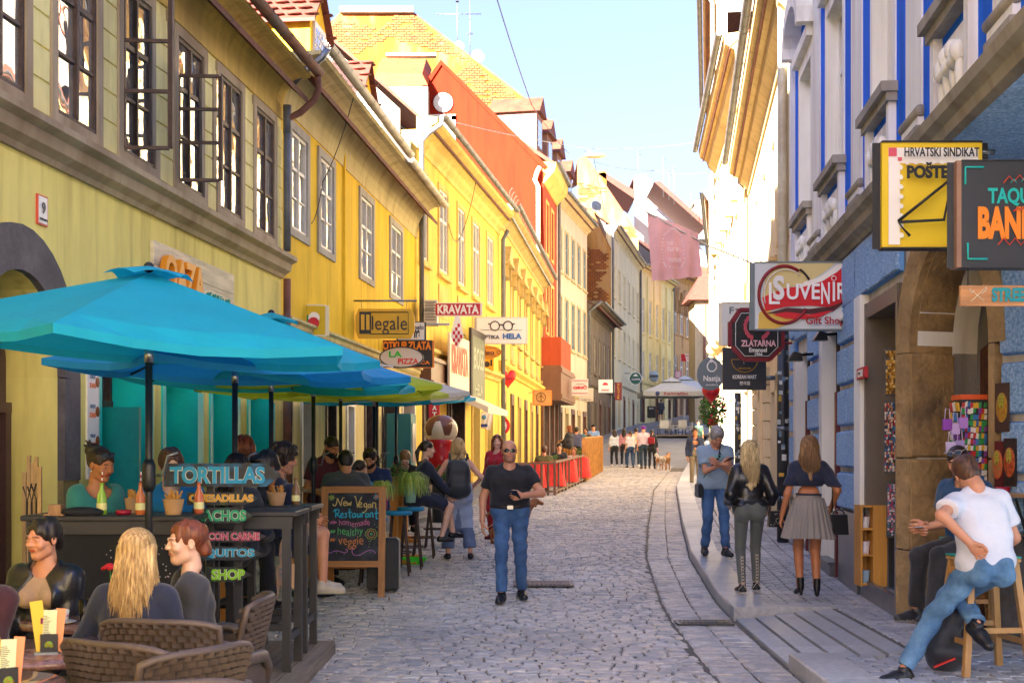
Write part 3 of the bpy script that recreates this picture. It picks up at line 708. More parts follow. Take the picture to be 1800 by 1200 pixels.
wall_sheet(fw3,.2,3.9,gops,M_H3,h3,th=.4)
for i,o in enumerate(gops):
	m=fw3.mb();m.box((o[0],-.3,o[2]),(o[1],-.26,o[3]));m.build('shop_window',M_SHOPG,h3)
	m=fw3.mb();f_=.1;m.box((o[0],-.26,o[2]),(o[0]+f_,.05,o[3]));m.box((o[1]-f_,-.26,o[2]),(o[1],.05,o[3]));m.box((o[0]+f_,-.26,o[3]-f_),(o[1]-f_,.05,o[3]));m.box((o[0]+f_,-.26,o[2]),(o[1]-f_,.05,o[2]+.4));uc_=(o[0]+o[1])/2;m.box((uc_-.05,-.26,o[2]+.4),(uc_+.05,-.1,o[3]-f_))
	m.build('shop_frame',M_BROWNW if i<2 else M_H3c,h3)
mould(fw3,3.9,[(.06,0),(.1,.1),(.2,.16),(.2,.24),(.03,.28)],M_H3c,h3,name='string_course')
mould(fw3,8.75,[(.04,0),(.05,.12),(.14,.2),(.16,.34),(.32,.42),(.34,.52),(.5,.6),(.5,.72),(.1,.78)],M_H3c,h3)
roof(fw3,9.6,h3,depth=5,rise=4.6,over=.4)
gutter(fw3,9.55,.62,M_PIPE,h3,r=.09)
m=fw3.mb();m.tube([(.0,.62,9.5),(.0,.6,9.3),(-.02,.3,9.1),(-.05,.14,8.9),(-.05,.14,3.9)],.06,10);m.build('downpipe',M_PIPE,h3)
m=fw3.mb();m.tube([(fw3.L,.3,8.9),(fw3.L,.14,8.6),(fw3.L,.14,.6)],.07,10);m.build('downpipe',M_PIPE,h3)
M_SHOPB=mat('brown_shopfront',(.13,.055,.03),.45,var=.25,sc=3,bump=.2,world=True)
m=fw3.mb();ua,ub=fw3.u_at(737),fw3.u_at(825);m.box((ua+.05,.0,3.2),(ub,.28,3.9));m.box((ua+.05,.28,3.25),(ub,.34,3.32));m.box((ua+.05,.28,3.78),(ub,.34,3.86));m.build('shop_fascia',M_SHOPB,h3)
# ======================== HOUSE 4: yellow with pediments
fw4,h4=lhouse('bright yellow house with pointed stucco pediments over its upper windows',(-.43,43.07),(1.47,61.7),'L')
M_H4=wallmat('lemon_plaster',(.82,.62,.14),(.6,.42,.1),.3)
M_H4t=wallmat('weathered_stucco',(.55,.42,.18),(.34,.25,.12),.5)
ops=[];n4=7
for i in range(n4):u=1.4+i*(fw4.L-2.4)/(n4-1);ops.append((u-.5,u+.5,5.7,7.7))
ops2=[(o[0],o[1],1.0,3.7) for o in ops]
wall_sheet(fw4,4.3,9.6,ops,M_H4,h4,th=.15,name='upper_wall');wall_sheet(fw4,.3,4.3,ops2,M_H4,h4,th=.3)
for o in ops:
	window(fw4,*o,h4,M_WHITE,d=-.1,cols=2,rows=(0,.35,1),trim=M_H4t,trimw=.14,fr=.07,bar=.03,sill=M_H4t,gm=M_GLASSF)
	uc_=(o[0]+o[1])/2;m=fw4.mb();m.prism([(uc_-.75,0,8.0),(uc_+.75,0,8.0),(uc_,0,8.6)],(0,.28,0));m.box((uc_-.78,0,7.9),(uc_+.78,.32,8.0));m.box((uc_-.62,0,7.5),(uc_-.5,.22,7.9));m.box((uc_+.5,0,7.5),(uc_+.62,.22,7.9));m.build('pediment',M_H4t,h4)
	m=fw4.mb();m.box((o[0]-.1,0,4.75),(o[1]+.1,.1,4.9));m.box((o[0],0,4.9),(o[1],.04,5.4));m.build('apron_panel',M_H4t,h4)
for i,o in enumerate(ops2):
	m=fw4.mb();m.box((o[0],-.3,o[2]),(o[1],-.26,o[3]));m.build('shop_window',M_SHOPG,h4)
	m=fw4.mb();f_=.1;m.box((o[0],-.26,o[2]),(o[0]+f_,.05,o[3]));m.box((o[1]-f_,-.26,o[2]),(o[1],.05,o[3]));m.box((o[0],-.26,o[3]-.4),(o[1],.05,o[3]));m.build('shop_frame',M_SHOPB if i%2 else M_H4t,h4)
mould(fw4,4.3,[(.06,0),(.1,.1),(.22,.2),(.22,.3),(.03,.34)],M_H4,h4,name='string_course')
mould(fw4,9.1,[(.04,0),(.05,.15),(.2,.25),(.35,.4),(.5,.5),(.5,.65),(.1,.7)],M_H4t,h4)
roof(fw4,9.8,h4,depth=5,rise=4.2,over=.4,m=M_LEAD);gutter(fw4,9.8,.62,M_PIPE,h4,r=.09)
m=MB()
for i in range(26):
	p=fw4.p(.6+i*fw4.L/27,.3,10.0);m.tube([p,p+Vector((0,0,.3)),p+Vector((.08,0,.42)),p+Vector((.14,0,.36))],.012,5)
solo('roof_hooks',m,M_BROWNW,'line of curled iron snow hooks on the bright yellow house','snow hooks')
# ======================== HOUSE 5: red-orange, tall, gable facing the viewer
M_OR=wallmat('orange_plaster',(.20,.012,.002),(.17,.010,.002),.3,var=.06,bump=.1)
M_RED=wallmat('brick_red_plaster',(.45,.085,.04),(.33,.06,.03),.3)
fw5,h5=lhouse('tall orange red house whose bright gable with round window faces the viewer',(1.47,61.7),(2.3,67.6),'L')
wall_sheet(fw5,0,15.2,[(1.2,2.2,11.2,13.6),(3.4,4.4,11.2,13.6),(1.2,2.2,7.4,9.8),(3.4,4.4,7.4,9.8)],M_RED,h5,th=.2)
for o in((1.2,2.2,11.2,13.6),(3.4,4.4,11.2,13.6),(1.2,2.2,7.4,9.8),(3.4,4.4,7.4,9.8)):window(fw5,*o,h5,M_WHITE,gm=M_GLASSF,trim=M_H3c,trimw=.15,rows=(0,.4,1),fr=.08,bar=.04)
Yg=61.65;k5=F/Yg
def G5(x,y,dy=0):return((x-900)/k5,Yg+dy,EYE-(y-HOR)/k5)
m=MB();m.prism([G5(722,190),G5(776,112),G5(952,288),G5(956,420),G5(956,800),G5(722,800)],(0,.4,0));m.build('gable',M_OR,h5)
m=MB();m.prism([G5(716,190,-.1),G5(775,106,-.1),G5(962,292,-.1),G5(955,297,-.1),G5(776,115,-.1),G5(722,197,-.1)],(0,.5,0));m.build('gable_coping',M_OR,h5)
m=MB();c=Vector(G5(779,181,-.08));n=24
for i in range(n):
	a,b_=2*PI*i/n,2*PI*(i+1)/n;r1,r2=9/k5,17/k5
	m.prism([c+Vector((r1*math.cos(a),0,r1*math.sin(a))),c+Vector((r1*math.cos(b_),0,r1*math.sin(b_))),c+Vector((r2*math.cos(b_),0,r2*math.sin(b_))),c+Vector((r2*math.cos(a),0,r2*math.sin(a)))],(0,.1,0))
rw=m.build('round_window',mat('bright_white',(.42,.42,.40),.6,var=0,spec=.1),h5)
m=MB();m.prism([c+Vector((9/k5*math.cos(2*PI*i/n),.04,9/k5*math.sin(2*PI*i/n))) for i in range(n)],(0,.03,0));m.build('pane',M_GLASSF,rw)
m=MB()
for(x0,y0,x1,y1) in((754,204,760,262),(793,204,801,262),(754,202,801,212)):m.prism([G5(x0,y0,-.08),G5(x1,y0,-.08),G5(x1,y1,-.08),G5(x0,y1,-.08)],(0,.1,0))
gw=m.build('gable_window',mat('bright_white'),h5);m=MB();m.prism([G5(760,212,-.03),G5(793,212,-.03),G5(793,262,-.03),G5(760,262,-.03)],(0,.02,0));m.build('pane',M_GLASSF,gw)
mould(fw5,14.3,[(.05,0),(.2,.2),(.5,.5),(.6,.8),(.6,.95),(.1,1)],M_H3c,h5);gutter(fw5,15.35,.7,M_LEAD,h5,r=.12)
m=MB();m.tube([G5(949,296,-.3),G5(945,302,-.3),G5(940,318,-.3),G5(946,330,-.3),G5(946,470,-.3)],.1,8);m.build('downpipe',M_WHITE,h5)
b=fw5.mb();b.prism([(0,.5,15.3),(0,-6.3,20.0),(0,-6.3,19.8),(0,.5,15.1)],(fw5.L,0,0));b.build('roof',M_TILE,h5)
m=fw5.mb();m.box((-1.5,.0,4.0),(5.2,1.0,5.6));m.box((-1.5,1.0,4.1),(5.2,1.05,4.3));m.box((-1.5,1.0,5.3),(5.2,1.05,5.5));m.build('shop_awning',mat('brown_awning',(.17,.075,.045),.6),h5)
m=fw5.mb();m.box((-1.5,.0,5.6),(3.2,1.0,6.9));m.build('shop_hood',M_RED,h5)
for i,(a,b_) in enumerate(((-1.3,.8),(1.2,3.0),(3.4,4.9))):
	m=fw5.mb();m.box((a,.03,.9),(b_,.08,4.0));m.build('shop_window',M_SHOPG,h5);m=fw5.mb();m.box((a-.2,.03,.9),(a,.2,4.0));m.box((b_,.03,.9),(b_+.2,.2,4.0));m.build('shop_frame',M_SHOPB,h5)
	# ---- generic farther houses on the left
def far_house(label,A,B,z0,zt,wm,tm,nw,rows,winw=1.0,frm=None,shop=True,cor=.5,side='L',glass=None,roofm=None,gx=None,rdepth=5,rrise=4,gwin=True):
	fw,h=lhouse(label,A,B,side);ops=[]
	for(a,b_) in rows:
		for i in range(nw):
			u=fw.L*(i+.5)/nw;ops.append((u-winw/2,u+winw/2,a,b_))
	gops=[(fw.L*(i+.5)/nw-winw*.6,fw.L*(i+.5)/nw+winw*.6,z0+(.3 if i%2 else 0),z0+2.7) for i in range(nw)] if gwin else[]
	wall_sheet(fw,z0-.6,zt,ops+gops,wm,h,th=.2)
	for o in ops:window(fw,*o,h,frm or M_WHITE,gm=glass or M_GLASSF,trim=tm,trimw=.13,rows=(0,.38,1),fr=.07,bar=.035,d=-.1,sill=tm)
	for i,o in enumerate(gops):
		m=fw.mb();m.box((o[0],-.2,o[2]),(o[1],-.16,o[3]));m.build('shop_window',M_SHOPG,h);m=fw.mb();m.box((o[0],-.16,o[2]),(o[0]+.1,.04,o[3]));m.box((o[1]-.1,-.16,o[2]),(o[1],.04,o[3]));m.box((o[0],-.16,o[3]-.3),(o[1],.04,o[3]));m.build('shop_frame',M_SHOPB if i%2==0 else tm,h)
	if cor:mould(fw,zt-.6,[(.04,0),(.06,.12),(.2,.2),(.3,.35),(cor,.45),(cor,.6),(.1,.65)],tm,h)
	mould(fw,z0+3.3,[(.04,0),(.15,.12),(.15,.2),(.02,.24)],tm,h,name='string_course')
	roof(fw,zt+.05,h,depth=rdepth,rise=rrise,over=cor-.1,m=roofm);gutter(fw,zt,cor+.12,M_PIPE,h,r=.1)
	m=fw.mb();m.tube([(0,cor,zt),(0,.15,zt-.6),(0,.15,z0)],.08,8);m.build('downpipe',M_PIPE,h)
	return fw,h
M_WG=wallmat('warm_grey_plaster',(.60,.53,.42),(.45,.39,.30),.35);M_WGt=wallmat('cream_trim',(.56,.45,.27),(.4,.3,.2),.3)
M_BL=mat('blue_frame',(.10,.22,.30),.5,var=.1)
far_house('warm grey house with blue window frames in two rows beside the red house',(2.3,67.6),(4.47,78),1.3,15.1,M_WG,M_WGt,5,((7.3,9.8),(11.2,13.4)),frm=M_BL)
M_DK=wallmat('sooty_plaster',(.17,.14,.11),(.10,.08,.07),.5)
far_house('low dark sooty house with a drooping eave beyond the warm grey house',(4.47,78),(6.96,92),2.3,10.6,M_DK,M_DK,5,((6.6,8.8),),cor=.9,rrise=2.5)
M_BG=wallmat('beige_grey_plaster',(.68,.60,.36),(.52,.45,.27),.3)
fwg,hg=far_house('tall beige grey house with two rows of plain windows beyond the dark house',(6.96,92),(10.9,112),3.2,17.6,M_BG,M_BG,6,((8.6,10.8),(12.8,15.0)),rrise=3.5)
M_CR=wallmat('cream_yellow_plaster',(.82,.70,.32),(.66,.54,.24),.3)
fwc,hc=far_house('cream yellow house with pilasters beyond the beige grey house',(10.9,112),(15.4,125.7),4.2,17.8,M_CR,M_CR,5,((8.0,10.4),(12.0,15.0)))
for i in range(6):
	m=fwc.mb();u=.3+i*(fwc.L-.6)/5;m.box((u-.2,0,8),(u+.2,.15,17));m.build('pilaster',M_CR,hc)
M_BN=wallmat('brown_stone',(.46,.29,.14),(.2,.12,.07),.5)
fwb,hb=far_house('ornate brown stone house with arched window heads near the street bend',(15.4,125.7),(19.9,137.7),5.0,19.3,M_BN,M_BN,5,((8.5,11),(13.2,16.2)),winw=1.3,cor=.8)
for i in range(5):
	u=fwb.L*(i+.5)/5;m=fwb.mb();P1=arc_pts(u-.75,u+.75,16.2,17.1,8);P2=arc_pts(u-1.05,u+1.05,16.2,17.6,8)
	for k in range(8):m.prism([(P1[k][0],0,P1[k][1]),(P1[k+1][0],0,P1[k+1][1]),(P2[k+1][0],0,P2[k+1][1]),(P2[k][0],0,P2[k][1])],(0,.6,0))
	m.box((u-1.0,0,15.2),(u-.8,.4,16.2));m.box((u+.8,0,15.2),(u+1.0,.4,16.2));m.build('window_hood',M_BN,hb)
M_BRK=wallmat('ochre_brickwork',(.22,.075,.013),(.28,.17,.075),.75,var=.3)
M_BRK2=wallmat('sandy_brickwork',(.34,.18,.05),(.40,.27,.13),.6,var=.25)
def bricked(px_poly,s,m_,parent,name,dy=.4,course=True):
	Y=F/s;pts=[((x-900)/s,Y,EYE-(y-HOR)/s) for x,y in px_poly];b=MB();b.prism(pts,(0,dy,0));o=b.build(name,m_,parent)
	return pts
def firehouse(label,s,poly,m_,roofpoly=None,depth=12,cap=True,rm=None,bricks=True):
	Y=F/s;xs=[p[0] for p in poly];c=((sum(xs)/len(xs)-900)/s,Y+2,gz(Y))
	t=thing('house',label,'building',c);pts=bricked(poly,s,m_,t,'firewall')
	b=MB();n=len(pts)
	top=[p for p in pts if p[2]>EYE+1]
	for p,q in zip(top,top[1:]):
		b.prism([p,q,(q[0],q[1],q[2]+.12),(p[0],p[1],p[2]+.12)],(0,depth,0))
	b.build('roof',rm or M_TILE,t)
	b=MB();zmin=min(p[2] for p in top) if top else 5;rb=random.Random(int(s*10))
	zmx=max(p[2] for p in pts);xl,xr=min(p[0] for p in pts),max(p[0] for p in pts)
	def inside(x,z):
		c_=False;j=len(pts)-1
		for i in range(len(pts)):
			xi,zi,xj,zj=pts[i][0],pts[i][2],pts[j][0],pts[j][2]
			if(zi>z)!=(zj>z) and x<(xj-xi)*(z-zi)/(zj-zi)+xi:c_=not c_
			j=i
		return c_
	k=0;z=zmin-5
	while bricks and z<zmx:
		x=xl+(k%2)*.15
		while x<xr:
			q=math.sin(x*.9+z*.7)+math.sin(x*.31-z*1.3)+.6*math.sin(z*2.1+x*.2)
			if q>.15 and rb.random()<.85 and inside(x,z) and inside(x+.3,z+.1) and inside(x,z+.1) and inside(x+.3,z):b.box((x,Y-.035-rb.random()*.03,z),(x+.27,Y,z+.11))
			x+=.3
		z+=.14;k+=1
	if b.v:b.build('bricks',mat('fire_brick',(.17,.05,.01),.85,var=.35,sc=2,world=True),t,kind='stuff',recalc=False)
	return t
t=firehouse('large house with a sunlit brick firewall sloping down behind the orange gable',30.5,[(598,22),(728,26),(940,188),(965,215),(965,600),(560,600),(560,60)],M_BRK)
b=MB();b.box(((598-900)/30.5,F/30.5-.3,EYE-(24-HOR)/30.5),((727-900)/30.5,F/30.5+.3,EYE-(14-HOR)/30.5));b.build('white_parapet',mat('bright_white'),t)
t2=thing('house','small orange tiled roof with white ridge tucked behind the yellow houses','building',W(690,140,38))
s_=38.0;b=MB();b.prism([W(668,150,s_),W(752,150,s_),W(742,130,s_),W(660,128,s_)],(0,3,1.6));b.build('roof',mat('sunny_tile',(.22,.05,.01),.8,var=.3,sc=3,world=True,bump=.5,bs=12),t2)
b=MB();b.box(W(655,152,s_),W(752,300,s_)+Vector((0,3,0)));b.build('wall',M_GABLE,t2);b=MB();b.box(W(668,130,s_)+Vector((0,2.8,1.7)),W(760,122,s_)+Vector((0,3.3,1.6)));b.build('white_ridge',mat('bright_white'),t2)
firehouse('house with a tall sandy brick firewall beyond the warm grey house',20.3,[(1015,283),(1030,275),(1122,412),(1122,610),(1015,620)],M_BRK2)
firehouse('pale brick side wall of the beige grey house above the dark house',25.2,[(1029,372),(1040,368),(1074,440),(1074,700),(1029,700)],M_BRK2,depth=1)
firehouse('house with a bright white gable wall under a dark red roof',16.3,[(1115,310),(1135,308),(1262,478),(1262,640),(1115,640)],mat('white_gable',(.42,.41,.39),.8,var=.05,world=True),rm=M_TILE,bricks=False)
t=thing('house','distant dark red roof with chimney seen over the brick firewalls','building',W(1080,320,17.5));s_=17.5
b=MB();b.prism([W(1050,305,s_),W(1062,303,s_),W(1116,335,s_),W(1116,350,s_)],(0,8,0));b.prism([W(1150,320,s_),W(1160,318,s_),W(1240,390,s_),W(1240,400,s_)],(0,8,0));b.build('roof',mat('dark_roof',(.09,.02,.014),.8,var=.2,world=True),t)
b=MB();b.box(W(1053,330,s_),W(1066,300,s_)+Vector((0,1,0)));b.build('chimney',M_BRK,t)
t=thing('house','distant white flat roofed house on the skyline by the cream facade','building',W(1240,370,15.5));s_=15.5
b=MB();b.box(W(1222,420,s_),W(1262,358,s_)+Vector((0,5,0)));b.build('wall',mat('white_gable'),t);b=MB();b.box(W(1218,358,s_),W(1262,352,s_)+Vector((0,6,0)));b.build('roof',M_WGt,t)
b=MB();b.box(W(1225,395,s_)+Vector((0,-.1,0)),W(1240,380,s_));b.build('window',M_GLASSF,t)
fw6=FW((2.3,67.6),(4.47,78),'L');at=thing('house','row of dark attic dormers with red roofs above the warm grey house','building',fw6.p(5,-1,15))
for u,z in((-3.2,16.3),(-.3,15.9),(2.6,15.6),(6.0,15.2)):
	b=fw6.mb();b.box((u-.8,-2.5,z-.3),(u+.8,-.3,z+1.9));d_=b.build('dormer',mat('pinkish_plaster',(.20,.11,.09),.8,var=.1,world=True),at)
	b=fw6.mb();b.prism([(u-1.0,-.1,z+1.9),(u+1.0,-.1,z+1.9),(u,-.1,z+2.8)],(0,-2.6,0));b.build('dormer_roof',M_TILE,d_);b=fw6.mb();b.box((u-.5,-.3,z+.3),(u+.5,-.27,z+1.6));b.build('pane',M_GLASSF,d_)
t=thing('house','small beige turret house with a red tiled hip roof at the bend','building',W(1242,700,20));s_=20.0
b=MB();b.box(W(1222,800,s_),W(1262,528,s_)+Vector((0,4,0)));b.build('wall',M_WGt,t)
b=MB();a0,a1=W(1208,528,s_)+Vector((0,-.7,0)),W(1275,528,s_)+Vector((0,4.7,0));ap=Vector(((a0.x+a1.x)/2,(a0.y+a1.y)/2,a0.z+3.0))
b.add([(a0.x,a0.y,a0.z),(a1.x,a0.y,a0.z),(a1.x,a1.y,a0.z),(a0.x,a1.y,a0.z),tuple(ap)],[(0,1,4),(1,2,4),(2,3,4),(3,0,4),(0,1,2,3)]);b.build('roof',M_DTILE,t)
b=MB();b.cyl(W(1238,535,s_)+Vector((0,-.15,0)),W(1238,760,s_)+Vector((0,-.15,0)),.12);b.build('downpipe',M_RUST,t)
far_house('pale yellow house closing the view at the street bend',(19.9,137.7),(27,139),6.5,19,M_CR,M_CR,4,((11,13.5),(15,17)),gwin=False)
# ======================== RIGHT SIDE
M_BLUE=wallmat('cobalt_stucco',(.012,.15,.85),(.02,.12,.65),.2,var=.15,bump=.9)
M_RW=wallmat('offwhite_render',(.86,.87,.84),(.45,.44,.40),.25,var=.06)
M_LB=mat('light_blue_stucco',(.20,.46,.92),.9,var=.3,sc=40,bump=1.0,bs=70,world=True,bd=.03,c2=(.46,.68,.97))
M_LBs=mat('blue_block_margin',(.12,.32,.72),.8,var=.1,sc=5,world=True)
M_BEI=wallmat('beige_joint',(.60,.57,.52),(.45,.42,.37),.3)
M_GRAN=mat('polished_granite',(.10,.105,.115),.3,var=.3,sc=12,bump=.1,world=True)
fwB,hB=lhouse('cobalt blue and white house with pale blue rusticated ground floor',(2.35+.0957*2.0,2.0),(4.235,19.7),'R')
def YB(Y):return(Y-2.0)/fwB.U.y
def UB(px):return fwB.u_at(px)
bays=[(UB(1429)+.12,UB(1404)-.2),(UB(1486)+.14,UB(1452)-.14),(UB(1576)+.13,UB(1532)-.13),(UB(1720)+.13,UB(1650)-.13),]
bays+=[(YB(6.1)-.6,YB(6.1)+.6),(YB(3.2)-.6,YB(3.2)+.6)]
ops=[(a,b_,5.02,6.95) for a,b_ in bays];ops2=[(a,b_,8.6,10.2) for a,b_ in bays]
wall_sheet(fwB,3.95,9.1,ops,M_BLUE,hB,th=.28,name='upper_wall',revm=M_RW)
for o in ops:window(fwB,*o,hB,M_RW,d=-.18,cols=2,rows=(0,.35,1),fr=.07,bar=.03)
M_SILL=wallmat('grey_sill',(.36,.34,.29),(.2,.18,.15),.5)
def lathe_u(fw,u,d,z,r,parent,name,m_):pass
for a,b_ in bays[:4]:
	m=fwB.mb()
	m.box((a-.13,0,4.95),(a,.015,7.15));m.box((b_,0,4.95),(b_+.13,.015,7.15));m.box((a,0,6.95),(b_,.015,7.15))
	m.box((a-.22,0,7.15),(b_+.22,.10,7.3));P1=arc_pts(a-.15,b_+.15,7.3,7.75,10);P2=arc_pts(a-.32,b_+.32,7.3,8.02,10)
	for k in range(10):m.prism([(P1[k][0],0,P1[k][1]),(P1[k+1][0],0,P1[k+1][1]),(P2[k+1][0],0,P2[k+1][1]),(P2[k][0],0,P2[k][1])],(0,.24,0))
	m.build('window_surround',M_RW,hB)
	m=fwB.mb();m.box((a-.2,0,4.86),(b_+.2,.15,4.95));m.box((a-.17,0,4.78),(b_+.17,.10,4.86));m.build('window_sill',M_SILL,hB)
	m=fwB.mb();m.box((a-.12,0,4.05),(a,.07,4.78));m.box((b_,0,4.05),(b_+.12,.07,4.78));m.box((a+.12,.0,4.12),(b_-.12,.025,4.68))
	uc_=(a+b_)/2;hw=(b_-a)/2
	for k,du in enumerate((-.55,-.2,.2,.55)):
		zc=4.52-(.05 if k in(0,3) else 0)
		m.smooth=True;m.ball((uc_+du*hw,.06,zc),.07,10,6,(1,.8,1.2));m.ball((uc_+du*hw*1.05,.05,zc-.16),.055,10,6,(.8,.6,2.4));m.smooth=False
	for k in range(3):
		x0=uc_+(-.55+.37*k)*hw;m.tube([(x0,.06,4.5),(x0+.1*hw*2,.075,4.40),(x0+.37*hw,.06,4.5)],[.03,.045,.03],8)
	m.build('relief_panel',M_RW,hB)
	for p_ in(M_RW,):pass
for pa,pb in((1443,1429),(1517,1499),(1623,1596),(1792,1750)):
	a,b_=UB(pa),UB(pb);m=fwB.mb();m.box((a,0,4.45),(b_,.02,9.0));m.box((a-.03,0,4.28),(b_+.03,.05,4.36));m.build('pilaster',M_RW,hB)
	m=fwB.mb();m.smooth=True;m.tube([(a-.04,.03,4.40),(b_+.04,.03,4.40)],.05,12);m.smooth=False;m.box((a-.04,0,4.14),(b_+.04,.07,4.28));m.build('pilaster_base',M_SILL,hB)
m=fwB.mb();a=UB(1398);m.box((a,0,4.1),(fwB.L,.06,9.0));m.build('pilaster',M_RW,hB)
mould(fwB,3.80,[(.03,0),(.05,.04),(.12,.08),(.14,.15),(.20,.19),(.22,.26),(.10,.30),(.06,.33)],M_SILL,hB,name='ledge')
mould(fwB,8.6,[(.1,0),(.3,.3),(.6,.6),(.6,.8),(.1,.9)],M_RW,hB)
roof(fwB,9.4,hB,depth=5,rise=2.2)
oA=(UB(1424),UB(1407),.35,3.0);oB=(UB(1477),UB(1455),.25,3.05);oC=(UB(1588),UB(1517),.2,3.1)
fwN=FW((4.9,7.15),(3.46,11.6),'R');uA0,uA1=fwN.u_at(1752),fwN.u_at(1612);oD=(uA0,uA1,0,3.42,.95,.62)
wall_sheet(fwB,-.3,3.8,[oA,oB,oC],M_BEI,hB,th=.3,revm=M_RW,u0=YB(11.6))
wall_sheet(fwN,-.3,3.8,[oD],M_BEI,hB,th=.3,revm=M_RW)
m=MB();m.add([(2.5,2,3.79),(3.3,11.7,3.79),(4.5,11.7,3.79),(5.6,5,3.79),(5.6,2,3.79)],[(0,1,2,3,4)]);m.build('soffit',M_LB,hB,recalc=False)
M_MAR=mat('maroon_paint',(.10,.012,.02),.4,var=.1,world=True)
for i,o in enumerate((oA,oB)):
	m=fwB.mb();m.box((o[0],-.28,o[2]),(o[1],-.25,o[3]));m.build('shop_window',M_SHOPG,hB)
	m=fwB.mb();m.box((o[0],-.25,2.0),(o[1],-.12,2.12));m.box((o[0],-.25,o[2]),(o[0]+.07,-.05,2.0));m.box((o[0],-.25,2.1),(o[0]+.08,-.1,o[3]));m.box((o[1]-.08,-.25,2.1),(o[1],-.1,o[3]));m.box((o[0],-.25,o[3]-.1),(o[1],-.1,o[3]));m.build('window_frame',M_BROWNW,hB)
	m=fwB.mb();m.box((o[0]-.02,.0,.12),(o[0]+.05,.06,2.3));m.build('door_post',M_MAR,hB)
	m=fwB.mb();m.box((o[1]-.14,-.26,o[2]),(o[1],-.2,2.0));m.box((o[1],0,.3),(o[1]+.28,.07,3.0));m.build('door_jamb',M_RW,hB)
m=fwB.mb();m.box((oC[0],-.29,oC[2]),(oC[1],-.26,oC[3]));m.build('shop_window',M_SHOPG,hB)
m=fwB.mb();m.box((oC[1]-.34,.0,.9),(oC[1]+.02,.09,3.2));m.build('door_jamb',M_RW,hB)
m=fwB.mb();m.box((oC[1]-.44,-.25,.9),(oC[1]-.36,.05,3.1));m.box((oC[0]+.02,-.25,.2),(oC[0]+.10,.05,3.1));m.box((oC[0],-.25,2.95),(oC[1]-.34,.04,3.1));m.build('shop_frame',mat('bronze_frame',(.12,.10,.08),.4,var=.1),hB)
def blocks(u0,u1,z0=.95,z1=3.75,h=.46,fwB=fwB):
	z=z0;zs=[]
	while z<z1-.1:zs.append((z,min(z+h,z1)));z+=h
	for k,(a,b_) in enumerate(zs):
		L=u1-u0
		n=max(1,round(L/.8));cuts=[u0+L*j/n for j in range(n+1)]
		for p,q in zip(cuts,cuts[1:]):
			m=fwB.mb();m.cur=1;m.box((p+.012,0,a+.03),(q-.012,.035,b_-.03));m.cur=0;m.box((p+.035,.035,a+.04),(q-.035,.062+random.uniform(0,.014),b_-.04),.012)
			m.build('block',[M_LB,M_LBs],hB,recalc=False)
for a,b_ in((UB(1404),fwB.L-.02),(UB(1450),UB(1428)),(UB(1515),UB(1481))):
	if b_>a:blocks(a,b_)
blocks(.3,uA0-.1,.95,fwB=fwN);
zz=3.17
for a,b_ in((UB(1452),UB(1404)),(UB(1515),UB(1452)),(UB(1590),UB(1515)),):
	blocks(a,b_,zz,3.78,.6)
m=fwB.mb()
def plinth(a,b_,z=.93,d=.05,fwB=fwB):
	m=fwB.mb();m.box((a,0,0),(b_,d,z));m.box((a,0,z),(b_,d+.02,z+.03));m.build('plinth',M_GRAN,hB)
for a,b_ in((UB(1404),fwB.L-.02),(UB(1450),UB(1428)),(UB(1515),UB(1481)),(YB(11.7),UB(1588))):plinth(a,b_)
plinth(.1,uA0-.1,fwB=fwN)
plinth(oC[0],oC[1],.28,.03);plinth(oA[0],oA[1],.3,.02);plinth(oB[0],oB[1],.3,.12)
M_BRS=mat('brown_sandstone',(.33,.22,.10),.9,var=.3,sc=2.5,bump=.7,bs=12,world=True,bd=.05,dirt=(.12,.085,.06),dirt_sc=2.2,dirt_amt=.85)
Pi=arc_pts(uA0,uA1,2.47,3.42,16);Po=arc_pts(uA0-.2,uA1+.2,2.47,3.70,16)
zj=[(-.1,.75),(.75,1.55),(1.55,2.47)]
for(za,zb) in zj:
	m=fwN.mb();m.box((uA1,0,za+.006),(uA1+.2,.08,zb-.006),.008);m.box((uA1-.03,-.36,za+.006),(uA1+.005,.07,zb-.006),.02);m.build('portal_stone',M_BRS,hB)
	m=fwN.mb();m.box((uA0-.07,0,za+.006),(uA0,.08,zb-.006),.008);m.build('portal_stone',M_BRS,hB)
for k0,k1 in((0,4),(4,8),(8,12),(12,16)):
	m=fwN.mb()
	for k in range(k0,k1):m.prism([(Pi[k][0],0,Pi[k][1]),(Pi[k+1][0],0,Pi[k+1][1]),(Po[k+1][0],0,Po[k+1][1]),(Po[k][0],0,Po[k][1])],(0,.08,0));m.prism([(Pi[k][0],0,Pi[k][1]-.004),(Pi[k+1][0],0,Pi[k+1][1]-.004),(Pi[k+1][0],0,Pi[k+1][1]-.02),(Pi[k][0],0,Pi[k][1]-.02)],(0,-.36,0))
	m.build('portal_stone',M_BRS,hB)
m=fwN.mb();m.box((uA0-1.5,-1.6,-.1),(uA1+.3,-1.55,3.5));m.box((uA1-.0,-1.6,-.1),(uA1+.04,-.37,3.5));m.box((uA0-1.5,-1.6,-.1),(uA0-1.45,-.37,3.5));m.build('passage_wall',wallmat('violet_grey_plaster',(.34,.35,.40),None),hB)
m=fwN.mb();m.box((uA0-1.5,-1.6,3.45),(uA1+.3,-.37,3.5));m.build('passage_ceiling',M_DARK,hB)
dw=mat('dark_red_wood',(.085,.03,.02),.5,var=.35,sc=3,bump=.3,bs=12,world=True)
m=fwN.mb();m.prism([(uA1-.04,-.62,.0),(uA1-.45,-1.5,.0),(uA1-.45,-1.5,3.3),(uA1-.04,-.62,2.5)],(-.06,.0,0));dd_=m.build('gate_leaf',dw,hB)
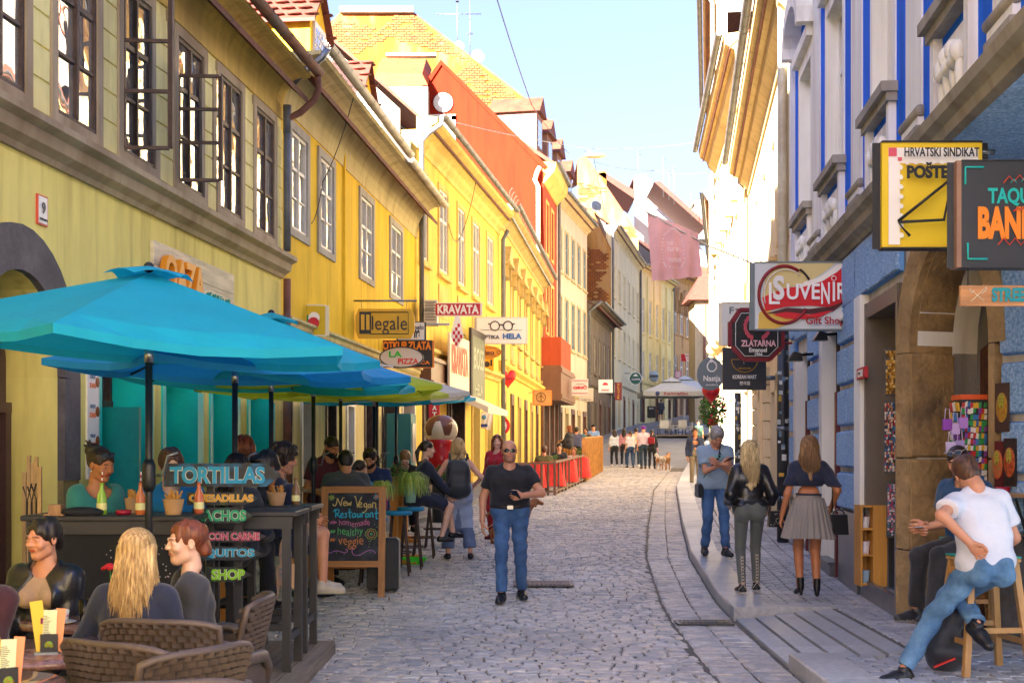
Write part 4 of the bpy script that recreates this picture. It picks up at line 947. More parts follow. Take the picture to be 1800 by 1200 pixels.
m=fwN.mb();m.box((uA0-.8,-1.0,0),(uA1-.5,-.95,3.4));g2=m.build('gate_leaf',dw,hB)
for k in range(7):
	m=fwN.mb();z=.1+.45*k;m.bar((uA0-.4,-.94,z+.6),(uA1-.52,-.94,z),.02,.012);m.build('gate_rib',M_MAR,g2)
M_CW=wallmat('sunlit_cream',(.62,.53,.36),(.6,.5,.34),.15,var=.05)
M_CWt=wallmat('honey_trim',(.62,.46,.22),(.45,.32,.15),.3)
fwR,hR=lhouse('bright cream house with heavy eaves next to the blue house',(4.235,19.7),(6.0,33.1),'R')
ops=[(fwR.L*(i+.5)/5-.45,fwR.L*(i+.5)/5+.45,5.2,7.2) for i in range(5)]
gops=[(fwR.L*(i+.5)/5-.6,fwR.L*(i+.5)/5+.6,.35,3.0) for i in range(5)]
wall_sheet(fwR,-.1,8.6,ops+gops,M_CW,hR,th=.18)
for o in ops:window(fwR,*o,hR,M_WHITE,trim=M_CW,trimw=.14,rows=(0,.38,1),d=-.1,sill=M_CWt,gm=M_GLASSF)
for i,o in enumerate(gops):
	m=fwR.mb();m.box((o[0],-.16,o[2]),(o[1],-.12,o[3]));m.build('shop_window',M_SHOPG,hR);m=fwR.mb();m.box((o[0],-.12,o[2]),(o[0]+.1,.04,o[3]));m.box((o[1]-.1,-.12,o[2]),(o[1],.04,o[3]));m.box((o[0],-.12,o[3]-.3),(o[1],.04,o[3]));m.build('shop_frame',M_SHOPB if i==0 else M_CW,hR)
mould(fwR,3.6,[(.05,0),(.25,.2),(.3,.3),(.3,.4),(.02,.46)],M_CWt,hR,name='string_course')
mould(fwR,8.1,[(.04,0),(.06,.15),(.22,.3),(.26,.42),(.5,.55),(.52,.75),(.1,.8)],M_CWt,hR)
roof(fwR,8.95,hR,depth=4.5,rise=3.8,over=.4);gutter(fwR,8.95,.6,M_PIPE,hR,r=.08)
m=fwR.mb();m.tube([(.25,.14,-.0),(.25,.14,11.5)],.075,14);dp_=m.build('downpipe',M_GUT,hR)
for px in(1352,1332,1310):
	u=fwR.u_at(px);m=fwR.mb();z=.1
	while z<3.0:m.box((u-.22,0,z+.01),(u+.22,.12,z+.34),.01);z+=.35
	m.box((u-.28,0,3.0),(u+.28,.22,3.15));m.build('quoin_pier',M_CW,hR)
fwS,hS=lhouse('taller honey coloured house with deep cornice beyond the cream house',(6.0,33.1),(7.2,46),'R')
ops=[(fwS.L*(i+.5)/5-.5,fwS.L*(i+.5)/5+.5,a,b_) for i in range(5) for a,b_ in((6.1,8.3),(9.3,11.0))]
gops=[(fwS.L*(i+.5)/5-.6,fwS.L*(i+.5)/5+.6,.6,3.2) for i in range(5)]
wall_sheet(fwS,.2,12.0,ops+gops,M_CW,hS,th=.18)
for o in ops:window(fwS,*o,hS,M_WHITE,trim=M_CWt,trimw=.14,rows=(0,.38,1),d=-.1,sill=M_CWt,gm=M_GLASSF)
for i in range(6):
	u=.4+i*(fwS.L-.8)/5;m=fwS.mb();m.box((u-.15,0,5.4),(u+.15,.3,5.9));m.ball((u,.2,5.2),.2,8,6);m.build('console',M_CWt,hS);m=fwS.mb();m.box((u-.2,0,8.5),(u+.2,.25,9.1));m.build('bracket',M_CWt,hS)
for i,o in enumerate(gops):
	m=fwS.mb();m.box((o[0],-.16,o[2]),(o[1],-.12,o[3]));m.build('shop_window',M_SHOPG,hS)
mould(fwS,5.0,[(.05,0),(.25,.2),(.3,.3),(.3,.4),(.02,.46)],M_CWt,hS,name='string_course')
mould(fwS,11.2,[(.04,0),(.06,.2),(.3,.4),(.36,.6),(.6,.75),(.64,1.0),(.1,1.05)],M_CWt,hS)
roof(fwS,12.3,hS,depth=4.5,rise=3.8,over=.5);gutter(fwS,12.25,.75,M_PIPE,hS,r=.1)
for u,(za,zb) in((.1,(.3,11.5)),(fwS.L-.2,(.7,11.3))):
	m=fwS.mb();m.tube([(u,.2,za),(u,.2,zb)],.08,12);m.build('downpipe',M_GUT,hS)
far_house('tall cream house on the right where the street bends away',(7.2,46),(9.6,62),1.2,18,M_CW,M_CWt,5,((5.5,7.7),(9,11.2),(12.3,14.2)),side='R',rdepth=4)
far_house('farther cream house on the right beyond the bend',(9.6,62),(14.2,90),1.4,14,M_CW,M_CWt,8,((6,8),(10,12)),side='R',rdepth=4)
fwZ,hZ=lhouse('tall plain ochre house behind the viewer beside the pale green house',(-6.05,-9),(-4.95,2.55),'L')
wall_sheet(fwZ,-.3,16,[],M_H3,hZ);b=fwZ.mb();b.box((0,-9,-.3),(fwZ.L-.0,-.37,16));b.build('core',M_H3,hZ);roof(fwZ,16,hZ,depth=4.5,rise=1.5)
fwBounce,hBounce=lhouse('tall plain grey house behind the viewer beside the blue house',(.2,-22),(2.35+.0957*2.0,1.98),'R')
wall_sheet(fwBounce,-.3,12,[],M_CW,hBounce)  # unseen cream wall, put in to throw bounced sun on the near street
# ======================== signs
def ink(c,rough=.55):
	k='ink_'+str(c);return plain(k,lin(c),rough)
INK=dict(black='16161a',white='f2f0ea',red='c8102e',yellow='e8c820',blue='1f5fa8',green='22a030',maroon='7a1022',orange='f08a1e',teal='18b8b0',grey='6f7b80',dgrey='33363b',cream='e6dcc0',gold='c8952a',pink='d4566a')
def IK(n):return ink(INK.get(n,n))
class Board:
	def __init__(s,name,label,cat,box,sc,face,frame='grey',thick=.06,fw_=1.5,shape=None,group=None,parts=True):
		x0,y0,x1,y1=box;s.sc=sc;s.th=thick;s.k=0
		c=W((x0+x1)/2,y1,sc);s.t=thing(name,label,cat,c,group=group);s.yf=c.y-thick/2
		b=MB()
		if shape is None:shape=[(x0,y0),(x1,y0),(x1,y1),(x0,y1)]
		b.prism([s.P(x,y,thick) for x,y in shape],(0,-thick,0));b.build('panel',IK(face) if isinstance(face,str) else face,s.t)
		if fw_:
			b=MB()
			n=len(shape);cx=sum(p[0] for p in shape)/n;cy=sum(p[1] for p in shape)/n
			for i in range(n):
				p,q=shape[i],shape[(i+1)%n];L=math.hypot(q[0]-p[0],q[1]-p[1])
				b.bar(s.P(*p,-.004+thick/2),s.P(*q,-.004+thick/2),thick+.016,fw_/sc)
			b.build('frame',IK(frame) if isinstance(frame,str) else frame,s.t)
	def P(s,x,y,off=0):return Vector(((x-900)/s.sc,s.yf+off,EYE-(y-HOR)/s.sc))
	def layer(s):s.k+=1;return-.003*s.k
	def text(s,txt,x0,y0,x1,y1,m,bold=.02,name='lettering'):
		text(txt,s.P(x0,y1,s.layer()),(1,0,0),(0,0,1),(x1-x0)/s.sc,(y1-y0)/s.sc,IK(m) if isinstance(m,str) else m,s.t,depth=.004,bold=bold,name=name);return s
	def poly(s,pts,m,name='printed_shape'):
		o=s.layer();b=MB();b.prism([s.P(x,y,o) for x,y in pts],(0,-.002,0));b.build(name,IK(m),s.t,recalc=False);return s
	def rect(s,x0,y0,x1,y1,m,name='printed_shape'):return s.poly([(x0,y0),(x1,y0),(x1,y1),(x0,y1)],m,name)
	def disc(s,x,y,r,m,n=24,ry=None,name='printed_disc'):ry=ry or r;return s.poly([(x+r*math.cos(2*PI*i/n),y+ry*math.sin(2*PI*i/n)) for i in range(n)],m,name)
	def stroke(s,pts,wd,m,name='painted_line',closed=False):
		o=s.layer();b=MB();P=[s.P(x,y,o) for x,y in pts]
		if closed:P.append(P[0])
		b.tube(P,wd/s.sc/2,5);b.build(name,IK(m),s.t,recalc=False);return s
	def ring(s,x,y,r,wd,m,ry=None,a0=0,a1=360,n=28,name='painted_ring'):
		ry=ry or r;return s.stroke([(x+r*math.cos(R(a0+(a1-a0)*i/n)),y-ry*math.sin(R(a0+(a1-a0)*i/n))) for i in range(n+1)],wd,m,name)
	def bracket(s,px0,px1,py,r=.012,m=None):
		b=MB();b.tube([s.P(px0,py,s.th/2),s.P(px1,py,s.th/2)],r,8);b.build('bracket',m or M_LEAD,s.t,recalc=False);return s
def ell(cx,cy,rx_,ry,n=28):return[(cx+rx_*math.cos(2*PI*i/n),cy+ry*math.sin(2*PI*i/n)) for i in range(n)]
# --- right hand side
b=Board('hanging_sign','yellow and white box sign with a folded envelope drawing and black capitals','sign',(1547,252,1722,438),262,'yellow','black',.09,3)
b.rect(1558,263,1715,290,'white').rect(1558,290,1578,432,'white').rect(1558,263,1572,278,'pink').rect(1574,280,1581,286,'pink')
for i in range(8):b.disc(1578,298+i*17,4.5,'white',12)
for i in range(9):b.disc(1588+i*15,290,4.5,'white',12)
b.text('HRVATSKI SINDIKAT',1581,266,1711,282,'black').text('POŠTE',1585,292,1657,320,'black',bold=.05)
b.stroke([(1570,394),(1663,320),(1649,392),(1570,396),(1590,420)],6,'black',closed=False).stroke([(1663,320),(1700,350)],6,'black')
b.bracket(1722,1748,268,.02)
b=Board('hanging_sign','black box sign with turquoise and orange hand drawn lettering of a taco stand','sign',(1684,286,1884,472),290,'dgrey','dgrey',.12,1.5)
b.text('TAQUERIA',1730,334,1858,366,'teal',bold=.03).text('BANDITO',1712,366,1880,424,'orange',bold=.05)
b.stroke([(1690,328),(1690,298),(1722,298)],4,'teal').stroke([(1694,430),(1694,458),(1728,458)],4,'teal')
b.stroke([(1756,326),(1766,314),(1774,324),(1784,312),(1794,324),(1804,312),(1814,324),(1824,314)],2.5,'d2452e').stroke([(1746,434),(1756,422),(1766,434),(1776,422),(1786,434),(1796,422),(1806,434),(1816,424)],2.5,'d2452e')
b.stroke([(1768,326),(1773,320),(1778,326)],1.8,'teal').stroke([(1786,324),(1791,318),(1796,324)],1.8,'teal').stroke([(1772,376),(1780,370),(1784,374),(1792,368)],3,'d2452e')
m=MB();m.box(b.P(1676,286,b.th),b.P(1684,472,0));m.build('side_panel',mat('box_side',(.30,.17,.11),.5),b.t)
M_PLANK=woodm('sign_plank',(.50,.24,.09),.5,axis=0,var=.35)
b=Board('hanging_plank_sign','varnished plank hanging under the taco sign with crossed fork and knife','sign',(1687,502,1890,538),290,M_PLANK,'orange',.03,0)
b.text('STREET FOOD',1741,506,1878,531,'18909c',bold=.05)
b.stroke([(1702,508),(1728,530)],1.5,'cream').stroke([(1730,506),(1704,531)],1.5,'cream').stroke([(1700,510),(1706,516),(1710,511)],1.2,'cream').stroke([(1726,508),(1731,505),(1730,511),(1722,518)],1.5,'cream')
b.bracket(1700,1700.2,490,.004);m=MB();m.tube([b.P(1701,502,.01),b.P(1701,472,.01)],.004,6);m.tube([b.P(1840,502,.01),b.P(1840,472,.01)],.004,6);m.build('chain',M_IRON,b.t)
b=Board('hanging_sign','large framed red white and cream gift shop sign reading souvenir','sign',(1326,462,1490,580),157,'cfd9de','grey',.10,2.5)
def arcp(cx,cy,rx_,ry,a0,a1,n=18):return[(cx+rx_*math.cos(R(a0+(a1-a0)*i/n)),cy-ry*math.sin(R(a0+(a1-a0)*i/n))) for i in range(n+1)]
b.poly([(1366,464),(1466,464),(1446,480),(1420,496),(1380,508),(1338,524),(1344,492)],'d8c88a').poly([(1332,552),(1345,540),(1360,560),(1380,572),(1362,578),(1331,579)],'dcb850').poly([(1346,545),(1372,556),(1405,557),(1400,566),(1372,569),(1352,558)],'dcb850')
b.poly([(1344,548),(1338,524),(1376,508),(1420,502),(1456,482),(1478,464),(1489,464),(1489,532),(1474,536),(1455,541),(1420,538),(1380,540)],'d01224')
b.poly([(1412,496),(1440,488),(1470,466),(1486,464),(1468,480),(1442,496),(1400,508)],'white').poly([(1344,552),(1380,542),(1420,544),(1456,540),(1488,528),(1462,548),(1430,552),(1400,553)],'4a1418').poly([(1356,554),(1380,549),(1420,554),(1462,546),(1440,558),(1410,562),(1380,561)],'d01224')
b.stroke(arcp(1376,519,44,50,55,330,30),6,'8a1420').stroke(arcp(1379,519,38,44,50,200,20),2,'white').stroke(arcp(1380,519,46,51,30,60,6),4,'2a2024')
b.text('L',1349,498,1368,536,'f4f4f4',.0).text('S',1356,486,1376,529,'e8e8e8',.04).text('UVE',1380,500,1438,528,'f4f4f4',.02).text('N',1440,498,1455,536,'f4f4f4',.02).text('I',1460,497,1464,531,'f4f4f4',.03).text('R',1468,499,1484,528,'f4f4f4',.02).ring(1462,491,4,1.4,'f4f4f4')
b.text('Gift Shop',1413,558,1481,575,'a8141c',bold=.02).bracket(1490,1502,470,.015).bracket(1490,1506,572,.015)
oc=[(1300,545),(1352,545),(1372,565),(1372,612),(1352,632),(1306,632),(1286,610),(1286,566)]
b=Board('hanging_sign','octagonal black goldsmith sign with maroon rim and wreath','sign',(1286,545,1372,632),138,'black','maroon',.08,7,shape=oc)
b.stroke([(1302,551),(1350,551),(1366,567),(1366,610),(1350,626),(1308,626),(1292,608),(1292,568)],1.2,'white',closed=True)
for i in range(9):
	for sg in(-1,1):
		a=R(-75+i*17);cx,cy=1329+sg*21*math.cos(a),575+22*math.sin(a);b.poly(ell(cx,cy,3.2,5,8),'c04a5c')
b.disc(1331,573,10,'8a2434').ring(1331,574,7,1.2,'white').ring(1329,572,4,1,'white')
b.text('ZLATARNA',1300,599,1361,610,'e8b8c0',bold=.03).text('Emanuel',1314,612,1345,620,'white',bold=.02).text('1966',1324,621,1337,626,'white',bold=.02).bracket(1372,1392,603,.015,IK('maroon'))
b=Board('hanging_sign','square dark grey grocery sign with yellow bowl outline','sign',(1270,611,1346,685),131,'dgrey','dgrey',.06,0)
b.ring(1308,632,23,1.4,'gold',22,180,360).stroke([(1285,632),(1331,632)],1.4,'gold').text('100% KITCHEN',1297,646,1319,649,'gold').text('KOREAN MART',1287,659,1329,666,'white',bold=.03).text('편의점',1299,670,1317,677,'white',bold=.02)
b.stroke([(1307,640),(1305,634),(1309,630)],.8,'white').bracket(1346,1362,664,.03)
b=Board('hanging_sign','round grey jewellery sign with a white ring drawing','sign',(1225,628,1270,686),105,'grey','grey',.05,0,shape=ell(1249,657,24,29))
b.ring(1251,644,8,2.6,'white',9).poly([(1246,634),(1250,630),(1254,634),(1250,638)],'white').text('Nastja',1236,660,1266,673,'white').text('jewellery',1240,675,1262,678,'white').bracket(1262,1285,635,.012)
def heart(cx,cy,w_,h_,n=30):
	P=[]
	for i in range(n):
		t=2*PI*i/n;x=16*math.sin(t)**3;y=13*math.cos(t)-5*math.cos(2*t)-2*math.cos(3*t)-math.cos(4*t);P.append((cx+x/16*w_/2,cy-(y+2.5)/14.5*h_/2))
	return P
def heartsign(label,cx,cy,w_,h_,s_,txt):
	c=W(cx,cy+h_/2,s_);t=thing('heart_sign',label,'sign',c);b=MB();H=heart(cx,cy,w_,h_)
	P0=[W(x,y,s_) for x,y in H];ctr=W(cx,cy,s_)
	for i in range(len(P0)):
		p,q=P0[i],P0[(i+1)%len(P0)]
		for sg in(-1,1):
			pm,qm=p.lerp(ctr,.3)+Vector((0,sg*.09,0)),q.lerp(ctr,.3)+Vector((0,sg*.09,0));b.smooth=True
			b.add([p,q,qm,pm],[(0,1,2,3)]);b.add([pm,qm,ctr+Vector((0,sg*.12,0))],[(0,1,2)])
	b.build('heart',mat('glossy_red',(.62,.01,.015),.3,var=.05,bump=0),t)
	text(txt,W(cx-w_*.3,cy+h_*.02,s_)-Vector((0,.14,0)),(1,0,0),(0,0,1),w_*.6/s_,h_*.17/s_,IK('maroon'),t)
	b=MB();b.tube([W(cx,cy-h_*.32,s_),W(cx,cy-h_*.75,s_)],.01,6);b.build('hook',M_IRON,t)
heartsign('puffy red heart hanging above the flower basket below the round grey sign',1250,694,32,38,100,'Heritage')
heartsign('puffy red heart hanging on the yellow house past the orange oval sign',893,667,28,34,52,'Croatian')
b=Board('hanging_sign','white sign box partly hidden behind the octagonal goldsmith sign','sign',(1269,532,1330,607),128,'e0e0d8','cream',.08,1.2)
b.text('TIGAR',1291,543,1322,551,'black').text('F',1281,540,1289,552,'grey')
# --- left hand side
b=Board('hanging_sign','yellow square sign with green white and red balls above the first yellow house','sign',(505,537,572,590),112,'d8b800','e8e0c0',.10,2.5)
b.disc(541,563,9,'0f8a3c').disc(553,559,10,'f0f0ea').disc(552,568,10,'c8102e').text('Tri',524,566,534,574,'black',.05)
sg=[(630,543),(722,543),(729,556),(729,582),(722,595),(630,595),(625,582),(625,556)]
b=Board('hanging_sign','ochre yellow board with clipped corners hanging from a long bar','sign',(625,543,729,595),96,'dca818','dca818',.07,0,shape=sg)
b.rect(632,548,652,587,'2a2622').stroke([(652,549),(718,549),(718,587),(652,587)],1.8,'2a2622',closed=True).text('Il',635,553,650,580,'e0b030',.03).text('legale',654,556,716,588,'2a2622',.0)
m=MB();m.tube([b.P(611,529),b.P(733,529)],.018,8);m.tube([b.P(635,529),b.P(637,543)],.005,6);m.tube([b.P(716,529),b.P(714,543)],.005,6);m.build('hanging_bar',M_LEAD,b.t)
b=Board('hanging_sign','white bar sign with black script half hidden behind the ochre board','sign',(700,566,746,598),88,'e6e2d4','dgrey',.06,1.5)
b.text('pelo',729,571,745,582,'black',.02).text('ne',728,580,738,594,'black',.05)
b=Board('hanging_sign','red sign with white tie shop lettering and hanging checkered tie','sign',(766,533,844,555),76,'c01428','e8e0d0',.08,1.5)
b.text('KRAVATA',769,536,842,552,'f0ece0',.04)
tie=[(800,555),(808,555),(815,592),(804,613),(792,592)]
m=MB();m.prism([b.P(x,y,.04) for x,y in tie],(0,-.05,0));m.build('tie',IK('white'),b.t)
for j in range(8):
	for i in range(4):
		if(i+j)%2:continue
		y=556+j*6.5;hw=3.5+(y-556)*.16 if y<592 else max(0,10-(y-592)*.5);x=804-8+i*4.2
		if x<804-hw-.5 or x+4.2>804+hw+.5:continue
		b.rect(x,y,x+4.2,y+6.2,'c01428','check')
b.bracket(745,766,545)
b=Board('hanging_sign','white optician sign box with drawn spectacles and blue and black lettering','sign',(838,558,924,604),60,'e4e2dc','c8c4b8',.10,1.5)
b.ring(870,573,8,2.2,'black').ring(893,573,8,2.2,'black').stroke([(878,571),(885,571)],2.2,'black').stroke([(858,569),(862,570)],2,'black').stroke([(901,570),(905,569)],2,'black').stroke([(845,580),(918,580)],.6,'dgrey')
b.text('OPTIKA',845,589,878,596,'black',.02).text('HELA',884,586,917,596,'blue',.04).bracket(812,838,568).bracket(814,838,595)
b=Board('hanging_sign','black gold buying sign with orange capitals below the ochre board','sign',(668,598,760,646),86,'1c1a1a','orange',.06,.8)
b.text('OTKUP ZLATA',673,600,758,615,'orange',.04).text('MJENJAČNICA',680,632,756,642,'orange',.03)
b=Board('hanging_sign','white oval sign with green and red letters poking over the umbrellas','sign',(668,610,744,646),92,'d8d0c4','dgrey',.08,2,shape=ell(706,628,38,18))
b.text('LA',684,617,707,628,'20c030',.03).text('PIZZA',700,630,736,640,'d83020',.03)
b=Board('hanging_sign','orange wooden oval sign with carved script under the optician sign','sign',(829,608,880,630),60,'e0941c','c87810',.05,1,shape=ell(855,619,26,11))
b.stroke([(838,612),(872,612),(872,626),(838,626)],.7,'5a2808',closed=True).text('Kredenca',839,615,869,624,'5a2808').ring(833,619,3,.8,'5a2808').ring(877,619,3,.8,'5a2808')
b=Board('hanging_sign','small yellow tavern sign with a black picture below the oval sign','sign',(843,629,868,652),57,'dca020','dca020',.05,0)
b.disc(856,640,5,'2a2622').rect(847,632,850,643,'2a2622').rect(862,632,865,643,'2a2622').rect(852,648,862,650,'2a2622')
b=Board('hanging_sign','vertical red banner sign with white capitals beside the round mascot','sign',(754,676,773,742),77,'b81428','b81428',.08,0)
for i,ch in enumerate('CROATA'):b.text(ch,760,680+i*11,768,688+i*11,'white',.03)
b=Board('hanging_sign','square wooden sign with a burnt round tree emblem past the heart','sign',(938,686,968,712),46,woodm('light_sign_wood',(.58,.30,.09),axis=0,var=.2),'orange',.08,.8)
b.ring(951,698,8,1.4,'5a2808').stroke([(951,691),(951,705)],1.2,'5a2808').stroke([(946,700),(951,694),(956,700)],1,'5a2808').bracket(928,938,690)
b=Board('hanging_sign','small white sign with red zigzag border and red capitals','sign',(1005,666,1034,695),36,'e8dcd0','e8dcd0',.08,0)
b.text('GRIČ',1007,677,1032,684,'c01428',.06).text('COUSCOUS',1012,674,1027,676,'dgrey')
for yy in(669,691):b.stroke([(1006+i*2.7,yy+(-1 if i%2 else 1)) for i in range(11)],1.2,'c01428')
b=Board('hanging_sign','blank cream sign just below the zigzag bordered sign','sign',(1018,682,1043,705),34,'d8ccb4','d8ccb4',.06,0)
b.text('mali bar',1022,701,1040,703,'dgrey')
b=Board('hanging_sign','pale square sign with a small red umbrella drawing','sign',(1052,667,1077,690),31,'dfe2e4','dfe2e4',.08,0)
b.poly(arcp(1064,677,5,5,0,180,10),'c81c3c').text('museum',1057,684,1071,687,'c81c3c')
b=Board('hanging_sign','narrow maroon sign with gold vertical letters','sign',(1081,672,1093,703),28,'6a1020','6a1020',.08,0)
for i,ch in enumerate('ZLATAR'):b.text(ch,1085,674+i*4.6,1089,677.5+i*4.6,'gold',.04)
b=Board('hanging_sign','round dark green bar sign with white band','sign',(1107,653,1128,676),23,'0e5a40','white',.12,1,shape=ell(1117,665,10.5,11))
b.rect(1108,664,1127,669,'1c2a44').poly([(1112,661),(1117,657),(1122,661)],'white').text('CAFFE',1110,665,1125,668,'white',.03).bracket(1098,1108,656,.03)
t=thing('round_lamp_sign','grey globe shaped bar sign on the cream yellow house','sign',W(1149,673,20.5));m=MB();m.ball(W(1149,661,20.5),.42,16,10,(1,.5,1.15));m.build('globe',IK('9aa8a8'),t);m=MB();m.box(W(1142,663,20.5)-Vector((0,.3,0)),W(1156,659,20.5)-Vector((0,.25,0)));m.build('band',IK('dgrey'),t)
b=Board('hanging_sign','far white banner with two red corner triangles','sign',(1197,622,1226,635),19,'e8e0dc','e8e0dc',.1,0)
b.poly([(1197,622),(1203,622),(1207,635),(1197,635)],'c01428').poly([(1226,622),(1220,622),(1216,635),(1226,635)],'c01428').text('KAPTOL',1204,623.5,1219,626.5,'c01428',.03).ring(1211,630,2.2,.8,'c01428')
a,c=fw1.u_at(264),fw1.u_at(406);t=thing('shop_sign','whitewashed plank board with orange and turquoise raised letters above the teal umbrella','sign',fw1.p((a+c)/2,.05,3.1))
M_WPL=mat('whitewashed_plank',(.68,.60,.42),.7,var=.3,sc=5,bump=.4,bs=30,world=True,stretch=(.3,.3,3))
z0,z1=3.10,3.86
for k in range(3):
	m=fw1.mb();m.box((a,.0,z0+(z1-z0)*k/3+.003),(c,.04,z0+(z1-z0)*(k+1)/3-.003));m.build('plank',M_WPL,t)
def wtext(fw,txt,u0,u1,z0,z1,d,m_,parent,depth=.05,bold=.03,flip=False):
	o=fw.p(u0,d,z0);text(txt,o,fw.U,(0,0,1),(u1-u0),z1-z0,m_,parent,depth=depth,bold=bold)
wtext(fw1,'OAZA',a+.12,a+(c-a)*.50,3.34,3.74,.06,IK('e09010'),t,.07)
wtext(fw1,'Joyful Kitchen',a+(c-a)*.46,c-.08,3.16,3.50,.06,IK('0f9088'),t,.06,.01)
u=fw1.u_at(71);t=thing('house_number_plate','small white enamel plate with red rim and number nine over the arch','house number',fw1.p(u,.02,3.5));z=fw1.z_at(71,396)
m=fw1.mb();m.box((u-.09,.0,z),(u+.10,.02,z+.26));m.build('rim',IK('d0503c'),t);m=fw1.mb();m.box((u-.075,.02,z+.015),(u+.085,.024,z+.245));m.build('plate',IK('white'),t)
wtext(fw1,'9',u-.03,u+.04,z+.10,z+.20,.028,IK('dgrey'),t,.003);wtext(fw1,'RADIĆEVA ULICA',u-.07,u+.08,z+.04,z+.065,.028,IK('dgrey'),t,.003)
a,c=fw1.u_at(150.5),fw1.u_at(172);t=thing('menu_board','narrow white menu poster with burger pictures between arch and turquoise door','poster',fw1.p((a+c)/2,.02,1.2))
m=fw1.mb();m.box((a,.0,1.35),(c,.02,2.55));m.build('panel',IK('white'),t)
for k,w_ in enumerate(('BURGER','BAGUETTE','WRAP','MENU')):
	zz=2.3-.28*k;wtext(fw1,w_,a+.05,a+(c-a)*.6,zz,zz+.035,.024,IK('5a7a98'),t,.002);wtext(fw1,'35 40 45',a+.04,a+(c-a)*.62,zz-.09,zz-.04,.024,IK('e87838'),t,.002)
	m=fw1.mb();m.ball((a+(c-a)*.8,.022,zz-.03),.05,10,6,(1,.1,1));m.build('burger_picture',IK('8a4a1c'),t)
m=fw1.mb();m.box((a+.03,.021,2.44),(a+(c-a)*.5,.023,2.5));m.box((a+(c-a)*.55,.021,2.44),(c-.03,.023,2.5));m.build('printed_band',IK('e87838'),t)
a,c=fw3.u_at(762),fw3.u_at(798);t=thing('shop_sign','cream shop board with tall red tie shop letters on the golden house','sign',fw3.p((a+c)/2,.4,3.2));m=fw3.mb();m.box((a,.36,3.0),(c,.42,4.6));m.build('panel',IK('e4d4b4'),t);wtext(fw3,'KRAVATA',a+.2,c-.2,3.6,4.35,.43,IK('c8402c'),t,.004,.03)
a,c=fw3.u_at(801),fw3.u_at(826);t=thing('shop_sign','black framed greenish glass board beside the cream tie shop board','sign',fw3.p((a+c)/2,.4,3.0));m=fw3.mb();m.box((a,.36,2.9),(c,.44,5.0));m.build('frame',IK('2c2620'),t);m=fw3.mb();m.box((a+.15,.44,3.1),(c-.15,.45,4.8));m.build('panel',IK('5c6450'),t);wtext(fw3,'BOSS',a+.3,c-.3,3.9,4.5,.455,IK('98a088'),t,.004,.02);wtext(fw3,'HELA',a+.5,c-.5,3.2,3.5,.455,IK('98a088'),t,.004,.02)
m=fw3.mb();a,c=fw3.u_at(770),fw3.u_at(812);m.prism([(a,.3,3.2),(a,1.3,2.75),(a,1.3,2.6),(a,.3,3.05)],fw3.Mx.to_3x3().inverted()@(fw3.U*(c-a)))
solo('shop_awning',m,IK('e8d8b8'),'cream fabric shop awning under the tie shop boards','awning')
u=fw3.u_at(742,.2);t=thing('air_conditioner','grey air conditioner unit on a bracket under the golden house windows','air conditioner',fw3.p(1.0,.3,4.6))
p=W(756,546,76);M_AC=mat('aged_white_metal',(.55,.52,.42),.5,var=.1)
m=MB();m.box(W(745,568,76),W(768,527,76)+Vector((0,.8,0)));m.build('casing',M_AC,t);m=MB()
for k in range(7):m.box(W(747,563-k*5,76)-Vector((0,.02,0)),W(766,560.5-k*5,76))
m.build('grille',IK('8a8678'),t);m=MB();m.box(W(742,571,76),W(790,568,76)+Vector((0,.1,0)));m.build('bracket',M_LEAD,t)
t=thing('road_sign','round red rimmed road sign on the yellow house wall','road sign',W(884,770,52));m=MB();c0=W(880,748,52)
for i in range(24):
	a0,a1=2*PI*i/24,2*PI*(i+1)/24;r1,r2=.22,.32
	m.prism([c0+Vector((r1*math.cos(a0),0,r1*math.sin(a0))),c0+Vector((r1*math.cos(a1),0,r1*math.sin(a1))),c0+Vector((r2*math.cos(a1),0,r2*math.sin(a1))),c0+Vector((r2*math.cos(a0),0,r2*math.sin(a0)))],(0,.02,0))
m.build('red_rim',IK('red'),t);m=MB();m.cyl(c0+Vector((0,.015,0)),c0+Vector((0,.03,0)),.22,20);m.build('plate',IK('white'),t);m=MB();m.tube([c0+Vector((0,.05,.3)),(c0.x,c0.y+.05,gz(c0.y))],.03,8);m.build('post',M_PIPE,t)
def flag(name,label,pole,quad,m_,wav=.03,extra=None,n=14):
	t=thing(name,label,'flag',pole[0]);b=MB();b.tube(pole,.014,8);b.build('pole',mat('flag_pole',(.5,.45,.38),.4),t)
	b=MB();b.smooth=True;tl,tr,br,bl=[Vector(q) for q in quad];g=[]
	for j in range(n+1):
		r=[]
		for i in range(n+1):
			p=tl.lerp(tr,i/n).lerp(bl.lerp(br,i/n),j/n);p.y+=wav*math.sin(i*1.5+j*.2)*(.3+j/n);r.append(p)
		g.append(r)
	b.sheet(g);b.build('cloth',m_,t,recalc=False);return t
M_PINK=mat('dusty_pink_cloth',(.78,.42,.40),.8,var=.1,sc=3,bump=.1,sheen=.3)
s_=100
t=flag('hanging_flag','dusty pink museum flag hanging from a slanting pole over the street',[W(1132,370,s_),W(1245,432,s_),W(1396,492,s_)+Vector((0,.0,0))],[W(1137,372,s_),W(1228,410,s_),W(1233,486,s_),W(1147,494,s_)],M_PINK,.05)
for txt,x0,y0,x1,y1 in(('tor',1172,425,1184,432),('ture',1172,435,1192,443),('museum',1174,455,1196,462)):
	text(txt,W(x0,y1,s_)-Vector((0,.09,0)),(1,0,.0),(0,0,1),(x1-x0)/s_,(y1-y0)/s_,IK('f0d8d4'),t)
m=MB();P=[(1178,404),(1166,415),(1163,440),(1165,462),(1170,470),(1196,472),(1202,462),(1200,435),(1196,415),(1185,404),(1178,404)]
